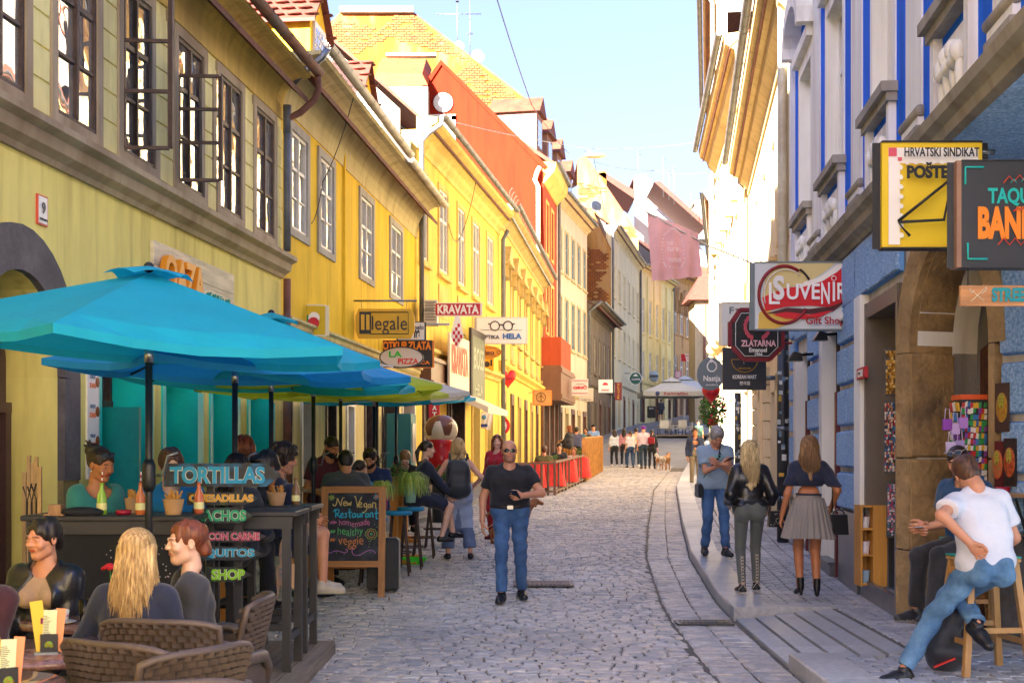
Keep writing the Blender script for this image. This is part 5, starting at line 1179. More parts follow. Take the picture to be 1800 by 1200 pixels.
for(x,y) in[(P[i][0]+(P[i+1][0]-P[i][0])*k/4,P[i][1]+(P[i+1][1]-P[i][1])*k/4) for i in range(len(P)-1) for k in range(4)]:m.box(W(x-1,y-1,s_)-Vector((0,.10,0)),W(x+1,y+1,s_)-Vector((0,.095,0)))
m.build('printed_dots',IK('f0d8d4'),t)
s_=58
t=flag('small_flag','small white flag with a blue band on a slanted pole at the yellow house',[W(828,730,s_),W(872,716,s_)],[W(843,726,s_),W(868,720,s_),W(862,756,s_),W(838,750,s_)],IK('e8e6e0'),.02)
m=MB();m.box(W(842,750,s_)-Vector((0,.06,0)),W(857,745,s_)-Vector((0,.055,0)));m.build('printed_band',IK('2a3a8a'),t);m=MB();m.cyl(W(851,733,s_)-Vector((0,.055,0)),W(851,733,s_)-Vector((0,.06,0)),.07,14);m.build('emblem',IK('4a88c0'),t)
# ======================== umbrellas
def umbrella(label,x,y,zr,za,Rr,n,rot,col,tilt=(0,0),crank=True,under=None,group='parasols over the restaurant tables'):
	t=thing('parasol',label,'parasol',(x,y,gz(y)),group=group)
	mt=mat('canvas_'+col,lin(col),.75,var=.07,sc=4,bump=.35,bs=7,c2=None,bd=.03);
	nt_=mt.node_tree
	if not any(n_.type=='BSDF_TRANSLUCENT' for n_ in nt_.nodes):
		tr=nt_.nodes.new('ShaderNodeBsdfTranslucent');ms=nt_.nodes.new('ShaderNodeMixShader');ms.inputs[0].default_value=.35;out=nt_.nodes['Material Output'];pb=nt_.nodes['Principled BSDF']
		tr.inputs[0].default_value=(*lin(col),1);nt_.links.new(pb.outputs[0],ms.inputs[1]);nt_.links.new(tr.outputs[0],ms.inputs[2]);nt_.links.new(ms.outputs[0],out.inputs[0])
	top=Vector((x,y,za));tx,ty=tilt
	def hz(p):return p.z+(p.x-x)*tx+(p.y-y)*ty
	def rim(i,r=1.0,dz=0):
		a=rot+2*PI*i/n;p=Vector((x+Rr*r*math.cos(a),y+Rr*r*math.sin(a),zr+(za-zr)*(1-r)+dz));p.z=hz(p);return p
	b=MB()
	for i in range(n):
		g=[]
		for j in range(7):
			r=.02+.98*j/6;A,B=rim(i,r),rim(i+1,r);sag=-.10*Rr*math.sin(PI*min(1,r))*.5
			row=[]
			for k in range(5):
				q=k/4;p=A.lerp(B,q);p.z-=.055*Rr*4*q*(1-q)*r*.6;c_=Vector((x,y,p.z));
				if j==6:p=p+(c_-p)*(.10*4*q*(1-q));
				row.append(p)
			g.append(row)
		b.sheet(g)
		g2=[[g[6][k] for k in range(5)],[g[6][k]+Vector((0,0,-.05)) for k in range(5)]]
		b.sheet(g2)
	cn=b.build('canopy',mt,t,recalc=False)
	b=MB()
	for i in range(n):
		g=[]
		for j in range(3):
			r=.02+.16*j/2;A,B=rim(i,r,.045),rim(i+1,r,.045);row=[]
			for k in range(5):q=k/4;p=A.lerp(B,q);p.z+=.03*(j/2)*math.sin(PI*q);row.append(p)
			g.append(row)
		b.sheet(g)
	b.smooth=True;b.build('vent_cap',mt,t,recalc=False)
	b=MB();b.ball((x,y,za+.03),.035,10,6);b.build('finial',M_IRONB,t)
	hub=Vector((x,y,zr+.02))
	hub.z=zr+.08
	for i in range(n):
		b=MB();b.bar(rim(i,.03,-.03),rim(i,.985,-.035),.014,.018);r_=b.build('rib',M_IRONB,t,recalc=False)
		b=MB();b.bar(hub,rim(i,.55,-.05),.012,.016);b.build('strut',M_IRONB,r_,recalc=False)
	b=MB();b.tube([(x,y,gz(y)+.04),(x,y,za-.02)],.023,12);b.build('pole',M_IRONB,t)
	b=MB();b.cyl((x,y,zr-.12),(x,y,zr-.02),.027,12);b.build('collar',mat('steel',(.4,.4,.4),.3,metal=1,var=0,bump=0),t)
	if crank:
		b=MB();b.smooth=True;b.tube([(x,y,1.36),(x,y,1.40),(x,y,1.52),(x,y,1.56)],[.028,.042,.042,.028],12);h_=b.build('crank_housing',M_IRONB,t)
		b=MB();b.tube([(x+.05,y,1.46),(x+.09,y-.01,1.46),(x+.12,y-.02,1.58),(x+.18,y-.02,1.6)],.01,8);b.build('crank_handle',M_LEAD,h_)
	b=MB();b.lathe((x,y,gz(y)),[(.24,0),(.24,.05),(.06,.08),(.04,.30),(.025,.32)],18);b.build('base',M_IRONB,t)
	return t
M_IRONB=mat('black_metal',(.018,.019,.022),.4,var=.1,metal=.3,bump=.05)
umbrella('nearest teal parasol with its big canopy over the bar table',-2.22,8.0,2.27,2.70,1.52,6,R(-92),'12b4d4',(-.055,.02))
umbrella('azure blue parasol behind the nearest teal one',-2.16,10.2,2.26,2.62,1.42,6,R(-100),'22a0e0',(-.03,0))
umbrella('second teal parasol whose top shows between azure and ochre sign',-2.3,12.5,2.30,2.90,1.55,6,R(-88),'28bccc',(-.03,0))
umbrella('lime green parasol over the vegan restaurant tables',-2.2,14.5,2.34,2.72,1.55,6,R(-80),'c4d438',(-.01,0))
umbrella('yellow green parasol beside the white one',-2.2,16.8,2.38,2.75,1.5,6,R(-95),'d2da50',(0,0))
umbrella('white parasol showing behind the lime green ones',-1.95,18.9,2.45,2.85,1.5,6,R(-85),'e4e0d2',(0,0),under=1)
umbrella('sky blue parasol farthest along the vegan restaurant',-1.95,22.0,2.55,2.78,1.5,6,R(-92),'50c4e4',(0,0))
umbrella('turquoise parasol tucked under the sky blue one',-2.15,20.4,2.44,2.6,1.3,6,R(-70),'28b0c8',(0,0))
# ======================== tables
M_BLKW=mat('black_painted_wood',(.022,.022,.026),.45,var=.2,bump=.15,bs=40)
M_DECK=woodm('deck_wood',(.21,.17,.135),.7,axis=1,var=.3,world=True)
def board_deck(name,label,x0,x1,y0,y1,z,wdt=.14):
	t=thing(name,label,'deck',((x0+x1)/2,(y0+y1)/2,z-.1));x=x0
	while x<x1-.02:
		m=MB();m.box((x+.004,y0,z-.03),(min(x+wdt,x1)-.004,y1,z));m.build('plank',M_DECK,t,recalc=False);x+=wdt
	m=MB();m.box((x0,y0,z-.1),(x1,y0+.05,z-.032));m.box((x1-.05,y0,z-.1),(x1,y1,z-.032));m.box((x0,y1-.05,z-.1),(x1,y1,z-.032));m.build('joist',M_DECK,t)
board_deck('deck','low weathered plank deck under the black bar tables',-4.2,-1.41,7.3,10.45,.10)
def bar_table(label,x0,x1,y0,y1,z0,z1,legs=True,board=False):
	t=thing('bar_table',label,'table',((x0+x1)/2,(y0+y1)/2,z0));m=MB();m.box((x0,y0,z1-.035),(x1,y1,z1),.006);m.build('table_top',M_BLKW,t)
	m=MB();m.box((x0+.03,y0+.02,z1-.12),(x1-.03,y0+.05,z1-.036));m.build('apron',M_BLKW,t);m=MB();m.box((x0+.03,y1-.05,z1-.12),(x1-.03,y1-.02,z1-.036));m.build('apron',M_BLKW,t)
	for x in(x0+.04,x1-.10):
		for y in(y0+.03,y1-.09):
			m=MB();m.box((x,y,z0),(x+.055,y+.055,z1-.036));m.build('leg',M_BLKW,t)
	for y in(y0+.04,y1-.08):
		m=MB();m.box((x0+.09,y,z0+.28),(x1-.1,y+.035,z0+.33));m.build('rail',M_BLKW,t)
	for x in(x0+.05,x1-.09):
		m=MB();m.box((x,y0+.08,z0+.2),(x+.035,y1-.1,z0+.25));m.build('rail',M_BLKW,t)
	return t
bt_=bar_table('long black bar table under the nearest teal parasol',-3.12,-2.02,8.3,8.85,.1,1.2)
m=MB();m.box((-3.08,8.34,.25),(-2.06,8.36,1.08));m.build('front_cloth',mat('black_curtain',(.012,.012,.014),.9,var=.2),bt_);m=MB()
for q in range(90):m.ball((random.uniform(-2.6,-2.1),8.335,random.uniform(.4,1.05)),.0045,5,4)
m.build('dots',IK('c8b8b8'),bt_)['kind']='stuff'
bar_table('black bar table behind the arrow signs with steel trimmed top',-2.1,-1.47,8.9,9.5,.1,1.2)
bar_table('black bar table nearest the chalkboard with cup and bottle on top',-2.02,-1.49,9.75,10.35,.1,1.2)
M_PBOARD=mat('black_board_paint',(.012,.014,.02),.5,var=.2,dirt=(.0,.22,.38),dirt_sc=9,dirt_amt=.8)
t_post=thing('arrow_signpost','black post stand carrying stacked arrow boards with painted food names','signpost',W(392,1180,262))
for px in(367,417):
	m=MB();p=W(px,0,262);m.box((p.x-.025,p.y+.03,.1),(p.x+.025,p.y+.07,1.5));m.build('post',M_BLKW,t_post)
def arrow(txt,x0,x1,y0,y1,tx0,tx1,col,dirtc,s_=264,tip=26):
	ym=(y0+y1)/2;m=MB();P=[(x0,y0),(x1-tip,y0),(x1,ym),(x1-tip,y1),(x0,y1)];y_=F/s_
	m.prism([(W(a,b,s_).x,y_+.02,W(a,b,s_).z) for a,b in P],(0,-.022,0));bd=m.build('arrow_board',mat('arrow_'+dirtc,(.012,.014,.02),.5,var=.2,dirt=lin(dirtc),dirt_sc=11,dirt_amt=.75),t_post)
	h=(y1-y0)
	for dx,mm,bo,dpt in((0,IK('d8d4c4'),.06,.004),(0,IK(col),.034,.007)):
		text(txt,W(tx0+dx,y1-h*.13,s_)*1.0+Vector((0,-.004,0)),(1,0,0),(0,0,1),(tx1-tx0)/s_,h*.74/s_,mm,bd,depth=dpt,bold=bo)
arrow('TORTILLAS',288,494,814,855,299,466,'1c9ac8','0a6a98')
arrow('QUESADILLAS',329,454,865,887,333,446,'d8a028','4a5a18')
arrow('NACHOS',338,445,892,919,342,433,'14a070','0a5a48')
arrow('CHILI CON CARNE',320,468,932,952,324,457,'b8486a','5a1830')
arrow('TAQUITOS',322,460,960,984,328,448,'1c98c0','0a5a78')
arrow('SHOP',364,442,996,1022,372,431,'88c828','3a5a10')
t=thing('wooden_ornament','rocket shaped wooden cutout with turquoise mosaic hanging on the bar table side','ornament',W(502,1062,250));s_=250
P=[(500,916),(506,945),(513,965),(512,985),(515,990),(517,1040),(511,1030),(506,1045),(504,1063),(500,1045),(490,1050),(488,1010),(491,985),(487,1000),(488,995),(492,975),(492,958),(497,945)]
P=[(500,916),(504,943),(510,955),(512,975),(510,992),(517,990),(516,1036),(509,1025),(505,1035),(503,1064),(499,1038),(492,1028),(488,1050),(486,1000),(492,992),(490,975),(492,955),(497,943)]
m=MB();m.prism([W(x,y,s_) for x,y in P],(0,.03,0));m.build('cutout',woodm('pale_ply',(.42,.25,.14),axis=2,var=.3),t)
m=MB();m.prism([W(x,y,s_)+Vector((0,-.004,0)) for x,y in ell(501,972,7.5,20,18)],(0,.004,0));m.prism([W(x,y,s_)+Vector((0,-.004,0)) for x,y in((490,998),(513,997),(512,1020),(502,1012),(492,1020))],(0,.004,0));m.build('mosaic',mat('turq_mosaic',(.05,.33,.32),.5,var=.6,sc=40,c2=(.4,.2,.15)),t)
def bottle(label,x,y,z,col,liq,straw=True,s=1.0):
	t=thing('bottle',label,'bottle',(x,y,z));m=MB();m.lathe((x,y,z),[(.001,0),(.03*s,0),(.032*s,.01),(.032*s,.10),(.03*s,.12),(.013*s,.165),(.012*s,.20),(.014*s,.205)],16,cap=False);m.build('glass',plain('bottle_glass_'+liq,[min(1,x*.8+.05) for x in lin(liq)],.08,trans=.25),t)
	m=MB();m.lathe((x,y,z),[(.001,.004),(.028*s,.004),(.029*s,.12)],14);m.build('drink',plain('drink_'+liq,lin(liq),.3),t)
	m=MB();m.lathe((x,y,z),[(.0335*s,.03),(.0335*s,.075)],16,cap=False);m.build('bottle_label',IK('e8e4a0'),t)
	if straw:
		m=MB();a,b_=Vector((x-.005,y,z+.05)),Vector((x+.006,y-.01,z+.275))
		for k in range(12):m.cur=k%2;m.cyl(a.lerp(b_,k/12),a.lerp(b_,(k+1)/12),.004,8)
		m.build('straw',[IK('c01428'),IK('white')],t)
	return t
s_=272
bottle('bottle of bright green drink with striped straw on the bar table',W(179,905,s_).x,W(0,0,s_).y,1.2,'dcf0a0','a4e010')
bottle('bottle of orange drink with striped straw beside the parasol pole',W(247,905,s_).x,W(0,0,s_).y,1.2,'f0c090','f07818')
bottle('orange drink bottle behind the arrow boards',W(340,905,s_).x,W(0,0,s_).y+.15,1.2,'f0c090','f06818',False)
t=thing('ashtray','red glass ashtray on the long black bar table','ashtray',(W(217,905,s_).x,W(0,0,s_).y,1.2));m=MB();c=t.location;m.lathe(c,[(.04,0),(.05,.005),(.052,.03),(.044,.03),(.038,.01),(.001,.008)],18,cap=False);m.build('bowl',plain('red_glass',(.35,.01,.03),.1),t)
M_CARD=mat('kraft_card',(.48,.27,.12),.8,var=.1)
def chipcup(label,px,py,s_,z,r=.055):
	p=W(px,py,s_);t=thing('food_tub',label,'food tub',(p.x,p.y,z));m=MB();m.lathe((p.x,p.y,z),[(.7*r,0),(r,.10),(r*.95,.10),(.66*r,.01)],16,cap=False);m.build('tub',M_CARD,t)
	m=MB()
	for i in range(16):
		a=random.uniform(0,2*PI);q=Vector((p.x+r*.5*math.cos(a),p.y+r*.5*math.sin(a),z+.09));m.bar(q,q+Vector((random.uniform(-.04,.04),random.uniform(-.03,.03),random.uniform(.02,.07))),.016,.004)
	m.build('tortilla_chips',mat('chips',(.62,.30,.06),.7,var=.2),t)
chipcup('card tub of tortilla chips left of the arrow boards',305,903,272,1.2,.07);chipcup('card tray of chips beside the red ashtray',232,903,265,1.2,.05)
chipcup('paper bowl of chips on the bar table near the chalkboard',486,873,232,1.2,.075)
bottle('clear beer bottle on the bar table near the chalkboard',W(520,872,230).x,W(0,0,230).y,1.2,'c8b890','8a5a18',False)
t=thing('folded_jacket','dark jacket lying on the far left of the bar table','jacket',(W(145,903,275).x,W(0,0,275).y,1.2));m=MB();m.smooth=True;m.ball(t.location+Vector((0,0,.02)),.12,16,8,(1.15,.8,.28));m.build('cloth',mat('dark_cloth',(.012,.013,.02),.9,var=.2),t)
t=thing('wooden_box','small wooden condiment box at the end of the bar table','box',(W(98,903,276).x,W(0,0,276).y,1.2));c=t.location;m=MB();m.box(c+Vector((-.06,-.05,0)),c+Vector((.06,.05,.012)));m.box(c+Vector((-.04,-.03,.012)),c+Vector((.04,.03,.07)));m.build('crate',woodm('box_wood',(.35,.19,.09)),t)
t=thing('wooden_sticks','bundle of pale upright sticks with a black fork motif by the old door','wooden sticks',W(58,990,240));
for k,(px,yt) in enumerate(((43,830),(51,800),(58,812),(64,802),(70,818))):
	m=MB();p=W(px,0,240+4*k);m.bar((p.x,p.y,.1),(p.x,p.y,EYE-(yt-HOR)/240),.026,.02);m.build('stick',woodm('pale_stick',(.45,.28,.13)),t)
m=MB()
for k in range(3):q=W(48+8*k,880,255);m.tube([q+Vector((-.03,0,.10)),q+Vector((0,0,.0)),q+Vector((.03,0,.12))],.006,5);m.tube([q,q-Vector((0,0,.3))],.006,5)
m.build('fork_motif',IK('black'),t)
# ======================== chalkboard
s_=160;p0=W(565,1050,s_);p1=W(673,1050,s_)
t=thing('chalkboard','wooden A-frame chalkboard announcing a new vegan restaurant in coloured chalk','chalkboard',((p0.x+p1.x)/2,p0.y,0))
M_PINE=woodm('varnished_pine',(.40,.17,.05),.45,axis=2,var=.25)
M_PINEX=woodm('varnished_pine_x',(.40,.17,.05),.45,axis=0,var=.25)
tl=.16;ch=1.235;xa,xb,y_=p0.x-.02,p1.x+.02,p0.y
Mx=Matrix.Translation((0,y_,0))@Matrix.Rotation(-math.atan(tl/ch),4,'X')
def cb(a,b_,m_,nm):m=MB(Mx);m.box(a,b_,.003);return m.build(nm,m_,t)
cb((xa,-.015,0),(xa+.075,.02,ch),M_PINE,'frame_post');cb((xb-.075,-.015,0),(xb,.02,ch),M_PINE,'frame_post');cb((xa+.075,-.015,ch-.075),(xb-.075,.02,ch),M_PINEX,'frame_rail');cb((xa+.075,-.015,.34),(xb-.075,.02,.41),M_PINEX,'frame_rail')
slate=cb((xa+.075,-.002,.41),(xb-.075,.012,ch-.075),mat('slate',(.025,.028,.038),.75,var=.35,sc=5,dirt=(.09,.10,.13),dirt_sc=5,dirt_amt=.5),'slate')
Mb=Matrix.Translation((0,y_+.55,0))@Matrix.Rotation(math.atan(.36/ch),4,'X')
for(a,b_) in((xa+.02,xa+.09),(xb-.09,xb-.02)):
	m=MB(Mb);m.box((a,-.02,0),(b_,.015,ch));m.build('rear_leg',M_PINE,t)
m=MB(Mb);m.box((xa+.09,-.015,.3),(xb-.09,.01,.36));m.build('rear_rail',M_PINEX,t)
bx0,bx1,bz0,bz1=xa+.075,xb-.075,.41,ch-.075
def CT(txt,u0,u1,v0,v1,col,bold=0.0):
	wd,hg=bx1-bx0,bz1-bz0;co,fs=textmesh(txt,bold);a,c=co.min(0),co.max(0);k=(co-a)/(c-a)
	m=MB(Mx);jit=.0
	V=[(bx0+wd*(u0+(u1-u0)*q[0]),-.004-.002*q[2],bz1-hg*(v1-(v1-v0)*q[1])+.012*math.sin(q[0]*9)) for q in k]
	m.add(V,fs);m.build('chalk_lettering',IK(col),slate,recalc=False)
def CS(pts,col,r=.0028):
	wd,hg=bx1-bx0,bz1-bz0;m=MB(Mx);m.tube([(bx0+wd*u,-.004,bz1-hg*v) for u,v in pts],r,5);m.build('chalk_line',IK(col),slate,recalc=False)
def ZC(x,y):return((x-470)/520,(y-20)/735)
def hand(strokes,col,r=.0045):
	for st in strokes:CS([ZC(x,y) for x,y in st],col,r)
def curve(pts,n=6):
	out=[]
	for i in range(len(pts)-1):
		p0_,p1_,p2_,p3_=pts[max(i-1,0)],pts[i],pts[i+1],pts[min(i+2,len(pts)-1)]
		for k in range(n):
			t_=k/n;out.append(tuple(.5*((2*p1_[j])+(-p0_[j]+p2_[j])*t_+(2*p0_[j]-5*p1_[j]+4*p2_[j]-p3_[j])*t_**2+(-p0_[j]+3*p1_[j]-3*p2_[j]+p3_[j])*t_**3) for j in(0,1)))
	return out+[pts[-1]]
Y_='e0c878';C_='28b8d8'
hand([curve(s__) for s__ in([(520,135),(525,155),(550,150),(565,75)],[(565,75),(600,160)],[(600,160),(615,80),(635,72)],[(625,135),(655,128),(650,110),(630,120),(632,155),(660,150)],[(665,118),(672,155),(685,128),(698,155),(706,112)],[(735,60),(748,62),(762,120),(770,175)],[(770,175),(790,110),(812,62)],[(785,150),(812,140),(805,122),(785,135),(790,172),(820,165)],[(862,130),(838,140),(842,172),(862,160),(862,135),(865,190),(845,225),(820,228)],[(905,140),(880,150),(885,178),(905,165),(905,140),(910,178)],[(925,178),(925,130),(945,125),(955,140),(955,180),(968,190)])],Y_,.006)
hand([curve(s__) for s__ in([(548,205),(550,285)],[(525,225),(545,200),(580,205),(575,240),(550,245)],[(555,245),(600,290)],[(598,262),(625,255),(615,238),(600,258),(608,285),(632,280)],[(665,240),(645,242),(660,262),(655,282),(636,280)],[(690,190),(692,280),(705,282)],[(675,232),(712,228)],[(748,240),(722,248),(725,285),(748,270),(750,240),(755,285)],[(772,240),(775,282),(795,270),(798,238),(800,285)],[(818,285),(818,240),(840,240)],[(880,240),(855,250),(858,285),(880,270),(882,240),(888,285)],[(905,285),(903,240),(925,240),(930,285)],[(965,200),(962,290),(980,295)],[(945,240),(990,238)])],C_,.0075)
P_,G_,O_='d878a8','58c070','d88848'
def hash_(x,y,c):hand([[(x,y-20),(x-4,y+20)],[(x+22,y-20),(x+18,y+20)],[(x-16,y-6),(x+38,y-8)],[(x-18,y+8),(x+34,y+6)]],c,.0045)
hash_(512,340,P_);hash_(512,438,G_);hash_(512,528,O_);CS([ZC(485,345),ZC(560,340)],P_,.009)
CT('homemade',(585-470)/520,(898-470)/520,(310-20)/735,(378-20)/735,P_,-.005);CT('healthy',(572-470)/520,(830-470)/520,(395-20)/735,(505-20)/735,G_,-.005);CT('veggie',(582-470)/520,(835-470)/520,(495-20)/735,(620-20)/735,O_,-.005)
hand([curve([(468,640),(495,670),(560,645),(640,665),(672,655),(668,630),(655,635)]),curve([(745,628),(722,635),(735,685),(800,690),(880,645),(930,645),(965,675)])],'c878c8',.004)
for i in range(10):
	a=2*PI*i/10;hand([[(915+52*math.cos(a),465+52*math.sin(a)),(915+64*math.cos(a+.3),465+62*math.sin(a+.3)),(915+52*math.cos(a+.63),465+52*math.sin(a+.63))]],'a8c050',.004)
	hand([[(915+30*math.cos(a),465+30*math.sin(a)),(915+42*math.cos(a+.3),465+42*math.sin(a+.3)),(915+30*math.cos(a+.63),465+30*math.sin(a+.63))]],'e0a060',.004)
hand([[(915+10*math.cos(i),465+10*math.sin(i)) for i in range(8)]],G_,.006)
for(x,y) in((945,360),(970,385),(890,540),(895,570),(890,600),(905,540),(845,470),(560,665),(640,680),(800,695),(910,660)):hand([[(x,y),(x+5,y+4)]],'b0d080',.004)
for(ox,oy,c1_,c2_) in((505,70,G_,'c8c050'),(960,60,C_,O_)):
	for i in range(7):
		a=2*PI*i/7;hand([curve([(ox,oy),(ox+18*math.cos(a-.3),oy+18*math.sin(a-.3)),(ox+34*math.cos(a),oy+34*math.sin(a)),(ox+18*math.cos(a+.3),oy+18*math.sin(a+.3)),(ox,oy)],3)],c1_ if i%2 else c2_,.003)
		# ======================== rattan chairs and cafe tables
M_RAT=mat('brown_rattan',(.085,.062,.052),.5,var=.25,sc=9,bump=.2,bs=60)
def rattan_proto(arms=True,label='',wd=.56,bh=.86):
	t=thing('rattan_chair',label,'chair');hw=wd/2
	def backpt(u,v):
		w_=hw*(1-.12*(1-v));x=u*w_;y=-.26-.10*v+.09*(u*u);z=.44+(bh-.44)*v*(1-.07*u*u*u*u);return Vector((x,y,z))
	sh=MB();sh.smooth=True;sh.sheet([[backpt(-1+2*i/12,j/8)+Vector((0,-.006,0)) for i in range(13)] for j in range(9)]);sh.sheet([[backpt(-1+2*i/12,j/8)+Vector((0,.018,0)) for i in range(13)] for j in range(9)])
	bk=sh.build('backrest',M_RAT,t,world=False,recalc=False)
	wv=MB();nu,nv=11,15
	for j in range(nv):
		for side in(-.014,.026):
			g=[[],[]]
			for i in range(nu*2+1):
				u=-1+2*i/(nu*2);v0,v1=(j+.12)/nv,(j+.88)/nv;off=.013*math.cos(PI*i+PI*j)*(1 if side>0 else-1)+side
				a=backpt(u,v0);b_=backpt(u,v1);a.y+=off;b_.y+=off;g[0].append(a);g[1].append(b_)
			wv.sheet(g)
	wv.build('weave',M_RAT,bk,world=False,recalc=False)['kind']='stuff'
	rim_=MB();pts=[backpt(-1,v/8) for v in range(8)]+[backpt(-1+2*i/14,1) for i in range(15)]+[backpt(1,1-v/8) for v in range(1,9)]
	rim_.tube(pts,.017,8);rim_.build('back_rim',M_RAT,t,world=False)
	st=MB();st.box((-hw+.02,-.27,.40),(hw-.02,.25,.45),.015);st.build('seat',M_RAT,t,world=False)
	wv=MB()
	for j in range(14):
		y0=-.26+.51*j/14;g=[[],[]]
		for i in range(33):x=-hw+.02+(wd-.04)*i/32;zz=.453+.006*math.cos(PI*i+PI*j);g[0].append((x,y0+.004,zz));g[1].append((x,y0+.032,zz))
		wv.sheet(g)
	wv.build('seat_weave',M_RAT,t,world=False,recalc=False)['kind']='stuff'
	for sx in(-1,1):
		for sy in(-1,1):
			m=MB();m.tube([(sx*(hw-.03),sy*.23-.01,.42),(sx*(hw-.01),sy*.25-.02,0)],[.022,.015],8);m.build('leg',M_RAT,t,world=False)
		if arms:
			m=MB();m.tube([(sx*hw,-.30,.62),(sx*(hw+.03),-.1,.66),(sx*(hw+.03),.15,.65),(sx*(hw+.01),.25,.58),(sx*(hw-.02),.25,.42)],[.024,.03,.03,.026,.02],10);m.build('arm',M_RAT,t,world=False)
			m=MB();m.sheet([[(sx*(hw+.01),-.25+.5*i/10,.45+.18*j/6+.004*math.cos(PI*(i+j))) for i in range(11)] for j in range(7)]);m.build('side_panel',M_RAT,t,world=False)
	return t
rch=rattan_proto(True,'woven brown rattan chair behind the blonde seated woman with its back to the viewer')
rch.location=(-1.50,6.05,0);rch.rotation_euler.z=R(-12)
def put(o,x,y,rz,label,z=0):
	c=copy_tree(o);c.location=(x,y,z);c.rotation_euler=(0,0,R(rz));c['label']=label;return c
put(rch,-1.60,6.72,95,'rattan armchair whose armrest shows right of the woman in charcoal')
put(rch,-1.42,5.35,-30,'woven rattan chair at the front table with a wide slanting back')
put(rch,-1.42,5.1,58,'rattan chair back tilted at the bottom right of the front table')
put(rch,-1.22,4.5,15,'rattan chair cut off by the bottom edge of the photo')
put(rch,-3.0,6.9,150,'rattan chair holding the dark haired woman in the leather jacket')
for o in bpy.data.objects:
	if o.name.startswith('rattan_chair') and o.parent is None:o['group']='rattan cafe chairs'
M_GRT=mat('brown_granite_top',(.19,.10,.085),.12,var=.5,sc=30,bump=0)
def cafe_table(label,x,y,r,z=.74):
	t=thing('cafe_table',label,'table',(x,y,0));m=MB();m.lathe((x,y,z-.035),[(r-.03,0),(r,.008),(r,.028),(r-.006,.035)],40);m.build('table_top',M_GRT,t)
	m=MB();m.lathe((x,y,0),[(.22,0),(.22,.02),(.06,.05),(.03,.1),(.028,.4),(.05,.55),(.03,.62),(.10,.70)],16);m.build('pedestal',M_BLKW,t);return t
cafe_table('round brown stone table between the three seated women',-2.17,6.75,.35)
cafe_table('front round brown stone table with menu stand and glass ashtray',-2.02,5.72,.40)
cafe_table('round table in the bottom left corner with another menu stand',-2.0,4.85,.33)
M_CUP=plain('white_china',(.75,.75,.76),.15);M_CG=clearglass()
t=thing('coffee_cup','white coffee cup with heart print on its saucer','cup',(-2.27,6.58,.74));c=t.location
m=MB();m.lathe(c,[(.001,.012),(.03,.012),(.038,.03),(.042,.07),(.039,.07),(.034,.03),(.001,.02)],20,cap=False);m.build('cup',M_CUP,t);m=MB();m.lathe(c,[(.001,.004),(.045,.004),(.078,.014),(.075,.01),(.04,.0)],24,cap=False);m.build('saucer',M_CUP,t)
m=MB()
for i in range(7):a=-PI/2+(i-3)*.42;q=c+Vector((.040*math.cos(a),.040*math.sin(a),.042+.008*(i%2)));m.ball(q,.005,6,4)
m.build('printed_hearts',IK('a01830'),t)
def glass_(label,x,y,z=.74,r=.028,h=.13,nm='water_glass'):
	t=thing(nm,label,'glass',(x,y,z));m=MB();m.lathe((x,y,z),[(.001,.0),(r*.9,.0),(r,h),(r-.003,h),(r*.85,.012),(.001,.012)],20,cap=False);m.build('glass',M_CG,t)
	m=MB();m.lathe((x,y,z),[(.001,.014),(r*.82,.014),(r*.88,h*.5),(.001,h*.5)],16,cap=False);m.build('water',clearglass('water_clear',(.95,.98,1)),t)
glass_('tall water glass by the coffee cup',-2.13,6.52);glass_('second low glass behind the tall water glass',-2.05,6.62,h=.09,r=.034)
t=thing('plate_of_pastry','glass plate with slices of pastry beside the coffee cup','plate',(-2.15,6.78,.74));c=t.location;m=MB();m.lathe(c,[(.001,.0),(.07,.0),(.11,.02),(.108,.024),(.06,.006)],24,cap=False);m.build('plate',M_CG,t);m=MB()
for i in range(6):m.box(c+Vector((-.06+.02*i,-.04,.01)),c+Vector((-.045+.02*i,.04,.045)))
m.build('pastry',mat('pastry',(.55,.32,.12),.8,var=.3),t)
t=thing('ashtray','clear glass ashtray on the front stone table','ashtray',(-1.83,5.62,.74));c=t.location;m=MB();m.lathe(c,[(.001,.0),(.05,.0),(.055,.035),(.047,.035),(.04,.01),(.001,.01)],24,cap=False);m.build('bowl',M_CG,t)
def menustand(label,x,y,z,rz,k=1):
	t=thing('menu_stand',label,'menu stand',(x,y,z),R(rz));t.scale=(.8,.8,.85)
	def bb(a,b_,m_,nm,tilt=0,dx=0):
		M=Matrix.Translation((dx,0,0))@Matrix.Rotation(R(tilt),4,'Y');m=MB(M);m.box(a,b_);return m.build(nm,m_,t,world=False)
	bb((-.07,-.04,0),(.05,.04,.012),M_LEAD,'foot');bb((-.045,-.012,.012),(.045,-.004,.10),IK('2a2a2c'),'holder')
	a=bb((-.045,.004,.012),(.02,.007,.27),IK('e0c040'),'yellow_menu',-8,-.02);bb((-.04,-.002,.012),(.03,.001,.22),IK('d8dcb0'),'price_list',3);bb((-.0,.010,.012),(.05,.012,.23),IK('e89868'),'pink_menu',6,.01)
	m=MB(Matrix.Translation((0,0,0)));m.box((-.046,.003,.15),(.0,.0035,.18));m.build('printed_band',IK('7a1848'),a,world=False)
	m=MB()
	for i in range(12):m.box((-.03,-.0035,.10+.008*i),(-.03+random.uniform(.02,.04),-.002,.103+.008*i))
	m.build('printed_lines',IK('6a7060'),t,world=False)
	m=MB();m.ball((0,-.014,.05),.02,8,6,(1,.1,.8));m.ball((-.012,-.014,.045),.012,8,6,(1,.1,1));m.ball((.012,-.015,.042),.012,8,6,(1,.1,1));m.build('fruit_print',mat('fruit_print',(.6,.15,.03),.6,var=.5,sc=60,c2=(.1,.4,.02)),t,world=False)
